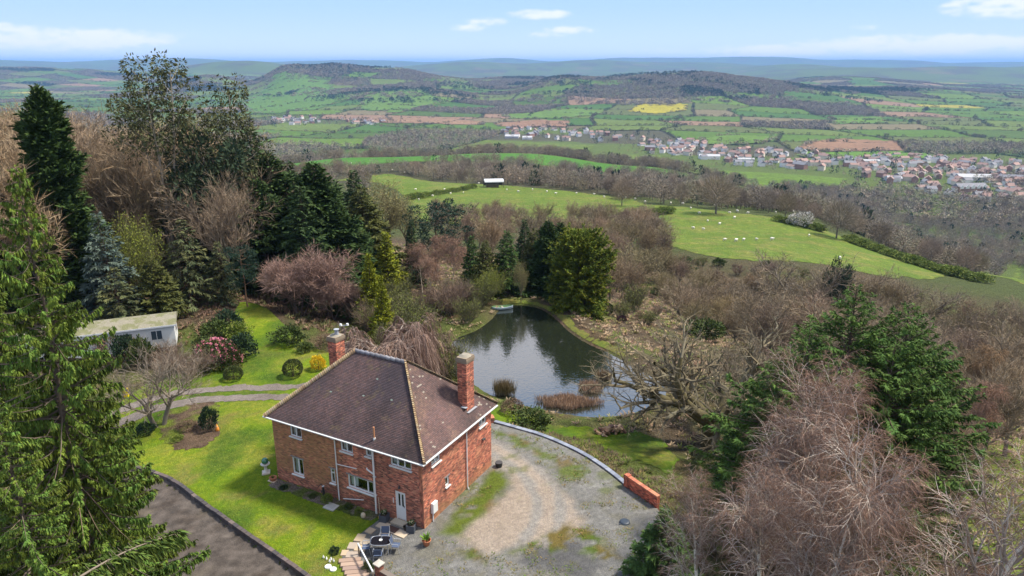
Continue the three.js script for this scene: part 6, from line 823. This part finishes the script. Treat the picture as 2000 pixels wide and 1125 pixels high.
// reeds in the pond
function reedBed(seed, n, rx, rz, h, c) { const R = rng(seed), L = new Leafy(); for (let i = 0; i < n; i++) { const a = R() * 6.28, k = Math.pow(R(), 0.62) * (0.55 + 0.8 * vnoise(Math.cos(a) * 2.2 + 5, Math.sin(a) * 2.2 + 5, seed)), b = V(Math.cos(a) * rx * k, -0.1, Math.sin(a) * rz * k), d = V((R() - 0.5) * 0.5, 1, (R() - 0.5) * 0.5).normalize(); L.kite(b, d, V(-d.z, 0, d.x).add(V(R() - 0.5, 0, R() - 0.5)).normalize(), h * (0.6 + 0.6 * R()), 0.022, tint(R, c, 0.3), tint(R, mix3(c, [0.3, 0.2, 0.13], 0.5), 0.3), 0.15); } triCount += L.tris; return L.geo(); }
for (const [px, py, n, rx, rz, h, c, l] of [[1110, 788, 3600, 2.7, 1.2, 0.95, [0.36, 0.25, 0.175], 'bed of pinkish-brown dead reeds in the pond'], [1152, 760, 1000, 1.1, 1.1, 1.0, [0.34, 0.24, 0.17], 'narrow tongue of brown reeds beyond the reed bed'], [985, 770, 700, 1.0, 0.6, 1.9, [0.14, 0.115, 0.05], 'clump of upright dark reeds at the near pond edge'], [1180, 740, 500, 0.8, 0.5, 1.3, [0.2, 0.15, 0.09], 'small clump of reeds near the far pond corner']]) { const [x, z] = onLevel(px, py, WATER), m = mesh('reed_bed', reedBed(px, n, rx, rz, h, c), leafMat); tag(m, l, 'reeds'); m.position.set(x, WATER, z); }
// rough grass, bracken and weeds that nobody could count
function tufts(name, label, n, blades, len, wid, cols, seed, where) {
  const R = rng(seed), L = new Leafy(); for (let i = 0; i < blades; i++) { const a = R() * 6.28, d = V(Math.cos(a) * (0.3 + 0.8 * R()), 1, Math.sin(a) * (0.3 + 0.8 * R())).normalize(); L.kite(V(Math.cos(a) * 0.15 * R(), 0, Math.sin(a) * 0.15 * R()), d, V(-d.z, 0, d.x).normalize(), len * (0.5 + 0.7 * R()), wid, [1, 1, 1], [1, 1, 1], 0.3); }
  const spots = []; let tries = 0; while (spots.length < n && tries++ < n * 30) { const s = where(R); if (s) spots.push(s); }
  const im = new THREE.InstancedMesh(L.geo(), leafMat, spots.length), m = new THREE.Matrix4(), q = new THREE.Quaternion(), c = new THREE.Color(); spots.forEach(([x, z, s], i) => { q.setFromAxisAngle(V(0, 1, 0), R() * 6.28); m.compose(V(x, heightAt(x, z), z), q, V(s, s * (0.7 + 0.6 * R()), s)); im.setMatrixAt(i, m); const k = tint(R, cols[Math.floor(R() * cols.length)], 0.3); im.setColorAt(i, c.setRGB(...k)); });
  shadow(im); im.name = name; tag(im, label, 'grass', null, 'stuff'); scene.add(im);
}
const DRY = [[0.30, 0.22, 0.14], [0.26, 0.165, 0.11], [0.19, 0.17, 0.06], [0.33, 0.24, 0.15], [0.15, 0.18, 0.04]];
tufts('rough_grass', 'rough dead grass and bracken on the slopes round the pond', 15000, 9, 0.55, 0.045, DRY, 901, (R) => { const q = atRange(mix(680, 2100, R()), 560, mix(50, 165, Math.pow(R(), 0.8))), x = q.x, z = q.z, s = sdPoly(x, z, SHELF); if (s < 0.6 || sdPoly(x, z, POND) < 0.2 || sdPoly(x, z, LOWER) < 0.3 || sdPoly(x, z, BANK) < 0.2 || sdPoly(x, z, FIELD1) < 0) return null; return [x, z, 0.7 + 0.8 * R()]; });
tufts('yard_weeds', 'weeds and moss tufts growing through the gravel', 1500, 7, 0.16, 0.02, [[0.10, 0.15, 0.02], [0.16, 0.15, 0.04], [0.2, 0.15, 0.06]], 902, (R) => { const x = mix(-8, 16, R()), z = mix(-54, -30, R()); if (sdPoly(x, z, YARD) > -0.2 || (sdPoly(x, z, WORN) < 0.2)) return null; const k = fbm(x / 1.6, z / 1.6, 77, 3); return k > 0.54 ? [x, z, 0.5 + R()] : null; });
tufts('bank_grass', 'long brown and green grass below the blue-coped wall', 2600, 9, 0.5, 0.03, [[0.12, 0.15, 0.03], [0.17, 0.14, 0.06], [0.13, 0.09, 0.06]], 903, (R) => { const x = mix(0, 22, R()), z = mix(-56, -28, R()), s = sdPoly(x, z, SHELF); return s > 0.2 && s < 4.5 && fbm(x / 2, z / 2, 5, 2) > 0.4 ? [x, z, 0.6 + 0.7 * R()] : null; });
tufts('lawn_grass', 'short tussocks in the lawns', 9000, 6, 0.075, 0.014, [[0.14, 0.23, 0.02], [0.2, 0.24, 0.03], [0.12, 0.19, 0.02]], 904, (R) => { const x = mix(-40, -4, R()), z = mix(-82, -33, R()); return sdPoly(x, z, LAWN) < -0.2 && DW(x, z) > 1.9 && sdPoly(x, z, TARMAC) > 0.4 ? [x, z, 0.7 + R()] : null; });
tufts('wood_litter', 'dead bracken and saplings on the woodland floor', 7000, 9, 0.6, 0.04, [[0.2, 0.13, 0.08], [0.16, 0.1, 0.07], [0.11, 0.11, 0.04]], 905, (R) => { const q = atRange(mix(-100, 640, R()), 500, mix(74, 150, R())); return sdPoly(q.x, q.z, LAWN) > 1 ? [q.x, q.z, 0.7 + 0.8 * R()] : null; });
// ---------------------------------------------------------------- the valley: fields, hedgerows, woods, villages
const tuftBare = (() => { const R = rng(1001), L = new Leafy(); L.tube([V(0, -0.1, 0), V(0, 0.4, 0)], [0.025, 0.015], 3, [0.7, 0.7, 0.7]); for (let i = 0; i < 64; i++) { const d = unit(R), f = Math.pow(R(), 0.4), p = V(d.x * 0.4 * f, 0.55 + d.y * 0.42 * f, d.z * 0.4 * f), dir = V(d.x, 0.5 + d.y * 0.5, d.z).addScaledVector(unit(R), 0.5).normalize(); L.sliver(p, p.clone().addScaledVector(dir, 0.24), V(0, 0, 0).crossVectors(dir, unit(R)).normalize(), 0.028, tint(R, [1, 1, 1], 0.2)); } return L.geo(); })();
const tuftGreen = (() => { const R = rng(1002), L = new Leafy(); for (let i = 0; i < 56; i++) { const d = unit(R), f = Math.pow(R(), 0.3), p = V(d.x * 0.34 * f, 0.5 + d.y * 0.48 * f, d.z * 0.34 * f), dir = V(d.x, 0.4 + d.y * 0.6, d.z).addScaledVector(unit(R), 0.6).normalize(); L.kite(p, dir, V(0, 0, 0).crossVectors(dir, unit(R)).normalize(), 0.22, 0.06, tint(R, [1, 1, 1], 0.2), [1, 1, 1]); } return L.geo(); })();
const tuftMid = (() => { const R = rng(1003), L = new Leafy(); L.tube([V(0, -0.1, 0), V(0, 0.45, 0)], [0.02, 0.012], 3, [0.7, 0.7, 0.7]); for (let i = 0; i < 420; i++) { const d = unit(R), f = Math.pow(0.05 + 0.95 * R(), 0.45) * (0.8 + 0.4 * vnoise(d.x * 3 + 9, d.y * 3 + d.z * 4 + 9, 4)), p = V(d.x * 0.4 * f, 0.55 + d.y * 0.42 * f, d.z * 0.4 * f), dir = V(d.x, 0.5 + d.y * 0.5, d.z).addScaledVector(unit(R), 0.5).normalize(); L.sliver(p, p.clone().addScaledVector(dir, 0.12), V(0, 0, 0).crossVectors(dir, unit(R)).normalize(), 0.0085, tint(R, [1, 1, 1], 0.25)); } return L.geo(); })();
const tuftDense = (() => { const R = rng(1004), L = new Leafy(); for (let i = 0; i < 60; i++) { const d = unit(R), f = Math.pow(R(), 0.35), p = V(d.x * 0.38 * f, 0.42 + d.y * 0.4 * f, d.z * 0.38 * f), dir = V(d.x, 0.5 + d.y * 0.5, d.z).addScaledVector(unit(R), 0.6).normalize(); L.kite(p, dir, V(0, 0, 0).crossVectors(dir, unit(R)).normalize(), 0.26, 0.055, tint(R, [1, 1, 1], 0.25), [1, 1, 1]); } return L.geo(); })();
const far = { dense: [], hedge: [], wood: [], ever: [], mid: [] };
const HEDGES = [[0.13, 0.115, 0.075], [0.11, 0.11, 0.06], [0.15, 0.125, 0.09], [0.09, 0.10, 0.05]], BROWNS = [[0.215, 0.18, 0.135], [0.235, 0.19, 0.14], [0.185, 0.155, 0.12], [0.235, 0.205, 0.13], [0.205, 0.165, 0.13]], EVERS = [[0.028, 0.05, 0.026], [0.035, 0.055, 0.022], [0.024, 0.042, 0.026]];
const R8 = rng(1100);
const addFar = (list, x, z, h, w, cols) => list.push([x, z, h, w, tint(R8, cols[Math.floor(R8() * cols.length)], 0.22)]);
const polar = (az, r) => [Math.sin(az / 57.29578) * r, -Math.cos(az / 57.29578) * r];
const azOf = (x, z) => Math.atan2(x, -z) * 57.29578;
const tracePoly = (y0, pts) => pts.map(([a, b]) => { const d = ray(a, b), t = (y0 - EYE) / d.y; return [d.x * t, d.z * t]; });
// towns and villages (outlines on the valley floor)
const TOWNS = [
  { poly: tracePoly(-149, [[1640, 312], [1760, 300], [1880, 312], [2020, 318], [2030, 392], [1900, 398], [1800, 372], [1690, 345]]), n: 165, space: 13, kind: 'town' },
  { poly: tracePoly(-149, [[1250, 280], [1330, 272], [1480, 288], [1640, 303], [1660, 335], [1540, 328], [1430, 322], [1330, 303], [1250, 294]]), n: 95, space: 14, kind: 'terrace' },
  { poly: tracePoly(-149, [[960, 252], [1100, 250], [1250, 262], [1260, 276], [1120, 274], [970, 266]]), n: 38, space: 20, kind: 'village' },
  { poly: tracePoly(-149, [[525, 230], [610, 228], [640, 238], [560, 244]]), n: 26, space: 20, kind: 'hamlet' },
  { poly: tracePoly(-149, [[665, 232], [760, 236], [745, 244], [670, 241]]), n: 14, space: 22, kind: 'hamlet' },
];
const inTown = (x, z, m = 0) => TOWNS.some((t) => sdPoly(x, z, t.poly) < m);
// special fields seen from here: [colour, outline]
const SPECIAL = [
  [[0.34, 0.20, 0.125], [[1558, 291], [1590, 276], [1650, 271], [1745, 276], [1790, 291], [1700, 294], [1610, 295]]],
  [[0.34, 0.20, 0.13], [[968, 240], [1040, 235], [1110, 236], [1105, 246], [1040, 247], [975, 246]]],
  [[0.35, 0.22, 0.14], [[700, 232], [850, 231], [942, 238], [940, 243], [820, 241], [705, 239]]],
  [[0.36, 0.25, 0.19], [[535, 172], [570, 160], [610, 159], [668, 166], [650, 173], [600, 175]]],
  [[0.46, 0.40, 0.03], [[1228, 222], [1250, 215], [1340, 217], [1338, 223], [1280, 226]]],
  [[0.42, 0.37, 0.05], [[480, 170], [520, 163], [545, 164], [530, 172]]],
  [[0.14, 0.26, 0.035], [[1560, 297], [1700, 296], [1790, 294], [1860, 312], [1700, 310], [1570, 306]]],
  [[0.15, 0.25, 0.04], [[1370, 268], [1430, 263], [1520, 266], [1490, 278], [1380, 281]]],
  [[0.15, 0.26, 0.04], [[1620, 232], [1720, 230], [1730, 240], [1630, 243]]],
  [[0.13, 0.235, 0.04], [[470, 205], [540, 186], [640, 190], [690, 205], [600, 218], [500, 222]]],
  [[0.15, 0.25, 0.045], [[720, 200], [830, 199], [860, 210], [780, 222], [700, 218]]],
  [[0.15, 0.25, 0.045], [[980, 225], [1130, 218], [1180, 224], [1100, 232], [1000, 232]]],
  [[0.15, 0.23, 0.045], [[850, 184], [930, 181], [930, 194], [860, 196]]],
].map(([c, pts]) => [c, tracePoly(-149, pts)]);
{
  const P = [], U = [], C = [], N = [], patch = (corners, col, lift, n) => {
    const at = (u, v) => { const x = mix(mix(corners[0][0], corners[1][0], u), mix(corners[3][0], corners[2][0], u), v), z = mix(mix(corners[0][1], corners[1][1], u), mix(corners[3][1], corners[2][1], u), v); return [x, heightAt(x, z) + lift, z]; };
    const grid = []; for (let j = 0; j <= n; j++) for (let i = 0; i <= n; i++) grid.push(at(i / n, j / n));
    for (let j = 0; j < n; j++) for (let i = 0; i < n; i++) { const a = grid[j * (n + 1) + i], b = grid[j * (n + 1) + i + 1], c = grid[(j + 1) * (n + 1) + i + 1], d = grid[(j + 1) * (n + 1) + i]; for (const q of [a, c, b, a, d, c]) { P.push(...q); U.push(q[0], q[2]); const k = 0.85 + 0.3 * fbm(q[0] / 45, q[2] / 45, 120, 3); C.push(col[0] * k, col[1] * k, col[2] * k); } }
  };
  const TURN = 0.22, cs = Math.cos(TURN), sn = Math.sin(TURN), CW = 235, CH = 185;
  const corner = (i, j) => { const x = (i + (hash2(i, j, 31) - 0.5) * 0.55) * CW, z = -(j + (hash2(i, j, 32) - 0.5) * 0.55) * CH; return [x * cs - z * sn, x * sn + z * cs]; };
  const GREENS = [[0.115, 0.2, 0.026], [0.145, 0.23, 0.03], [0.095, 0.155, 0.028], [0.155, 0.21, 0.042], [0.08, 0.165, 0.026], [0.145, 0.17, 0.05]];
  for (let j = 3; j < 44; j++) for (let i = -26; i < 30; i++) {
    const q = [corner(i, j), corner(i + 1, j), corner(i + 1, j + 1), corner(i, j + 1)], cx = (q[0][0] + q[2][0]) / 2, cz = (q[0][1] + q[2][1]) / 2, r = Math.hypot(cx, cz), az = azOf(cx, cz);
    if (r < 820 || r > 7600 || Math.abs(az) > 41 || (az < -14 && r < 1500)) continue;
    if (r < 1150 && az < 18 || inTown(cx, cz, 40)) { if (r < 1100 && !inTown(cx, cz, 10)) for (let k = 0; k < 26; k++) { const x = cx + (R8() - 0.5) * CW, z = cz + (R8() - 0.5) * CH; if (Math.hypot(x, z) > 800 && sdPoly(x, z, FIELD3) > 20) addFar(far.wood, x, z, 8 + R8() * 6, 1, BROWNS); } continue; }
    const high = heightAt(cx, cz) > -112, u = hash2(i, j, 33), lift = Math.max(0.5, r * 0.0007), special = SPECIAL.some(([, p]) => sdPoly(cx, cz, p) < 30);
    const woodP = high ? 0.55 : r < 1900 ? 0.18 : 0.22;
    if (!special && u < woodP) { const sp = 13 + r / 900; for (let x = 0; x < CW; x += sp) for (let z = 0; z < CH; z += sp) { const a = (x + R8() * sp) / CW, b = (z + R8() * sp) / CH, wx = mix(mix(q[0][0], q[1][0], a), mix(q[3][0], q[2][0], a), b), wz = mix(mix(q[0][1], q[1][1], a), mix(q[3][1], q[2][1], a), b), dark = hash2(i, j, 34) < (high ? 0.3 : 0.12); addFar(dark ? far.ever : r > 2200 ? far.dense : far.wood, wx, wz, 9 + R8() * 7, 1.25, dark ? EVERS : BROWNS); } }
    else { const v = hash2(i, j, 35); patch(q, v < 0.035 ? [0.33, 0.21, 0.14] : v < 0.09 ? [0.24, 0.2, 0.11] : v < 0.1 ? [0.42, 0.37, 0.05] : GREENS[Math.floor(hash2(i, j, 36) * 6)], lift, 5); }
    for (const [a, b] of [[q[0], q[1]], [q[0], q[3]]]) { const l = Math.hypot(b[0] - a[0], b[1] - a[1]), tall = hash2(i, j, 37) < 0.4; for (let d = 0; d < l; d += 5.5) { const k = (d + R8() * 4) / l, x = mix(a[0], b[0], k) + (R8() - 0.5) * 4, z = mix(a[1], b[1], k) + (R8() - 0.5) * 4; if (inTown(x, z)) continue; const tree = R8() < (tall ? 0.36 : 0.15); if (!tree && R8() < 0.1) continue; addFar(tree && R8() < 0.06 ? far.ever : far.hedge, x, z, tree ? 6 + R8() * 8 : 2.8 + R8() * 2.4, tree ? 1.1 : 2.0, R8() < 0.08 ? EVERS : HEDGES); } }
  }
  for (const [col, poly] of SPECIAL) { const [x0, z0, x1, z1] = boxOf(poly, 0), n = 14; for (let i = 0; i < n; i++) for (let j = 0; j < n; j++) { const a = [mix(x0, x1, i / n), mix(z0, z1, j / n)], b = [mix(x0, x1, (i + 1) / n), mix(z0, z1, (j + 1) / n)]; if (sdPoly((a[0] + b[0]) / 2, (a[1] + b[1]) / 2, poly) < 0) patch([a, [b[0], a[1]], b, [a[0], b[1]]], col, Math.max(1.2, Math.hypot(...a) * 0.0013), 2); }
    for (let i = 0; i < poly.length; i++) { const a = poly[i], b = poly[(i + 1) % poly.length], l = Math.hypot(b[0] - a[0], b[1] - a[1]); for (let d = 0; d < l; d += 9) { const k = d / l; addFar(far.hedge, mix(a[0], b[0], k) + (R8() - 0.5) * 6, mix(a[1], b[1], k) + (R8() - 0.5) * 6, R8() < 0.25 ? 7 + R8() * 5 : 2.5 + R8() * 1.5, R8() < 0.3 ? 1.1 : 2, BROWNS); } } }
  const g = new THREE.BufferGeometry(); g.setAttribute('position', new THREE.Float32BufferAttribute(P, 3)); g.setAttribute('uv', new THREE.Float32BufferAttribute(U, 2)); g.setAttribute('color', new THREE.Float32BufferAttribute(C, 3)); g.computeVertexNormals(); triCount0 += P.length / 9;
  tag(mesh('farmland', g, M.crop), null, null, null, 'structure');
}
// woods on the slope between the wheat field and the town, round the villages, and on the far hills
for (let i = 0; i < 11000; i++) { const az = mix(-30, 38, R8()), r = mix(340, 1150, Math.pow(R8(), 0.8)), [x, z] = polar(az, r); const open = sdPoly(x, z, FIELD1) < 6 || sdPoly(x, z, FIELD2) < 6 || sdPoly(x, z, FIELD3) < 8 || inTown(x, z, 6); if (open || fbm(x / 70, z / 70, 131, 3) < (r > 620 ? 0.43 : 0.34)) continue; { const low = sdPoly(x, z, FIELD3) < 90 && r < 700; R8() < 0.05 ? addFar(far.ever, x, z, low ? 6 : 8 + R8() * 5, 0.9, EVERS) : addFar(far.mid, x, z, low ? 7 + R8() * 4 : 8 + R8() * 5, 1.05, BROWNS); } }
for (const t of TOWNS) { const [x0, z0, x1, z1] = boxOf(t.poly, 60), n = t.kind === 'town' ? 520 : t.kind === 'terrace' ? 420 : 200; for (let i = 0; i < n; i++) { const x = mix(x0, x1, R8()), z = mix(z0, z1, R8()), d = sdPoly(x, z, t.poly); if (d > 50) continue; const ev = R8() < 0.22; addFar(ev ? far.ever : far.wood, x, z, ev ? 5 + R8() * 9 : 4 + R8() * 7, ev ? 0.8 : 1.1, ev ? EVERS : BROWNS); } }
for (let i = 0; i < 16000; i++) { const az = mix(-36, 36, R8()), r = mix(2600, 5600, R8()), [x, z] = polar(az, r), h = heightAt(x, z); if (h < -132) continue; if (fbm(x / 260, z / 260, 141, 3) < (h > -70 ? 0.40 : 0.47)) continue; const dark = fbm(x / 300, z / 300, 142, 2) > 0.58; addFar(dark ? far.ever : far.dense, x, z, 10 + R8() * 6, 1.6, dark ? EVERS : BROWNS); }
function scatter(name, label, list, geo) { const im = new THREE.InstancedMesh(geo, leafMat, list.length), m = new THREE.Matrix4(), q = new THREE.Quaternion(), c = new THREE.Color(); list.forEach(([x, z, h, w, k], i) => { q.setFromAxisAngle(V(0, 1, 0), (i * 2.4) % 6.28); m.compose(V(x, heightAt(x, z) - 0.2, z), q, V(h * w, h, h * w)); im.setMatrixAt(i, m); im.setColorAt(i, c.setRGB(...k)); }); shadow(im); im.name = name; tag(im, label, 'woodland', null, 'stuff'); scene.add(im); }
scatter('hedgerows', 'leafless hedgerows and hedge trees dividing the valley fields', far.hedge, tuftDense); scatter('hill_woodland', 'leafless woods on the distant hills', far.dense, tuftDense); scatter('woodland', 'leafless woods across the valley and far hills', far.wood, tuftBare); scatter('hillside_woodland', 'leafless woods on the slope between the pastures and the town', far.mid, tuftMid); scatter('evergreen_woodland', 'dark evergreen plantations and garden evergreens in the valley', far.ever, tuftGreen);
// houses
{
  const protoHouse = (w, d, h, rh, wall, roofc, chim) => { const g = new THREE.Group(), s = new THREE.Shape([[-d / 2 - 0.3, 0], [0, rh], [d / 2 + 0.3, 0]].map(([a, b]) => new THREE.Vector2(a, b))), add = (n, geo, m) => { const k = shadow(new THREE.Mesh(geo, m)); k.name = n; g.add(k); return k; };
    const gs = new THREE.Shape([[-d / 2, -0.1], [-d / 2, 0], [0, rh * 0.94], [d / 2, 0], [d / 2, -0.1]].map(([a, b]) => new THREE.Vector2(a, b)));
    add('wall', mergeGeometries([box(w, h + 2, d, 0, h / 2 - 1, 0).toNonIndexed(), new THREE.ExtrudeGeometry(gs, { depth: w, bevelEnabled: false }).rotateY(Math.PI / 2).translate(-w / 2, h, 0)]), wall); const r = add('roof', new THREE.ExtrudeGeometry(s, { depth: w + 0.5, bevelEnabled: false }).rotateY(Math.PI / 2).translate(-w / 2 - 0.25, h + 0.05, 0), roofc);
    if (chim) { const c = shadow(new THREE.Mesh(box(0.9, 2.2, 0.7, w * 0.32, h + rh, 0), chim)); c.name = 'chimney'; r.add(c); }

    return g; };
  const red = std(0.30, 0.165, 0.125), white = std(0.72, 0.70, 0.66), cream = std(0.62, 0.55, 0.43), slate = std(0.20, 0.195, 0.21), tileR = std(0.30, 0.19, 0.155), brown = std(0.24, 0.165, 0.14), grey = std(0.4, 0.4, 0.41);
  const kinds = [[protoHouse(9, 7, 5.2, 2.8, red, brown, red), 'red-brick house with brown roof'], [protoHouse(10, 7.5, 5, 2.7, white, slate, white), 'white rendered house with slate roof'], [protoHouse(9, 7, 5.2, 2.8, red, tileR, red), 'red-brick house with red tiled roof'], [protoHouse(13, 7, 5.2, 2.8, cream, tileR, red), 'long cream house with red tiled roof'], [protoHouse(11, 8, 2.8, 2.4, white, brown, null), 'white bungalow with brown roof'], [protoHouse(8, 7, 5.4, 3, white, tileR, red), 'white house with red tiled roof'], [protoHouse(16, 7.5, 5.4, 2.8, red, slate, red), 'red-brick terrace with slate roof']];
  const where = { town: 'in the crowded town', terrace: 'along the valley road', village: 'in the scattered village', hamlet: 'in the far hamlet' };
  const R = rng(1200); let made = 0;
  for (const t of TOWNS) { const [x0, z0, x1, z1] = boxOf(t.poly, 0), spots = []; let tries = 0; while (spots.length < t.n && tries++ < t.n * 60) { const x = mix(x0, x1, R()), z = mix(z0, z1, R()); if (sdPoly(x, z, t.poly) > 0 || spots.some(([a, b]) => (a - x) ** 2 + (b - z) ** 2 < t.space * t.space)) continue; spots.push([x, z]); const [p, l] = kinds[[0, 1, 1, 2, 3, 4, 1, 5, 5, 4, 6, 3][Math.floor(R() * 12)]], c = p.clone(), s = t.kind === 'town' ? 1.15 + R() * 0.25 : 1.2 + R() * 0.3; c.name = numbered('house'); c.position.set(x, heightAt(x, z), z); c.rotation.y = Math.floor(vnoise(x / 120, z / 120, 17) * 6) * 0.52 + (R() < 0.5 ? 0 : Math.PI / 2) + (R() - 0.5) * 0.2; c.scale.setScalar(s); tag(c, l + ' ' + where[t.kind], 'house', l + 's ' + where[t.kind]); scene.add(c); made++; } }
  // school with white gables, long sheds, glasshouses
  { const [x, z] = tracePoly(-149, [[1893, 372]])[0], t = thing('school_building', 'long red-brick building with a row of white gables in the town', 'building', [x, heightAt(x, z), z], 0.15); const b = (n, g, m) => mesh(n, g, m, t); b('wall', box(46, 9, 12, 0, 3, 0), red); b('roof', new THREE.ExtrudeGeometry(new THREE.Shape([[-6.5, 0], [0, 4.5], [6.5, 0]].map(([a, c]) => new THREE.Vector2(a, c))), { depth: 47, bevelEnabled: false }).rotateY(Math.PI / 2).translate(-23.5, 7.5, 0), slate); for (let i = 0; i < 5; i++) { const g = new THREE.Shape([[-3, 0], [-3, 2.5], [0, 6], [3, 2.5], [3, 0]].map(([a, c]) => new THREE.Vector2(a, c))); mesh('gable', new THREE.ExtrudeGeometry(g, { depth: 1, bevelEnabled: false }).translate(-18 + i * 9, 4.8, 6.05), white, t); } }
  for (const [px, py, w, d, h, m, l] of [[1385, 308, 40, 14, 6, white, 'long white hall with slate roof by the valley road'], [1000, 268, 34, 16, 5, grey, 'pale grey shed in the scattered village'], [1030, 270, 24, 14, 5, white, 'white shed in the scattered village'], [1745, 350, 22, 14, 5, grey, 'pale green-grey shed roof at the town edge'], [1560, 318, 52, 8, 5.5, red, 'long brick terrace by the valley road'], [1450, 312, 44, 8, 5.5, white, 'long white terrace by the valley road'], [1900, 352, 50, 18, 6, grey, 'wide grey-roofed block behind the gabled building'], [1695, 318, 40, 9, 5.5, white, 'long white building at the top of the town']]) { const [x, z] = tracePoly(-149, [[px, py]])[0], c = protoHouse(w, d, h, d * 0.24, m, m === white || m === grey ? grey : slate, null); c.name = numbered('long_building'); c.position.set(x, heightAt(x, z), z); c.rotation.y = -0.1; tag(c, l, 'building'); scene.add(c); }
}
console.log('triangles', triCount, Math.round(triCount0), 'far', far.hedge.length, far.wood.length, far.ever.length);
renderer.render(scene, camera);
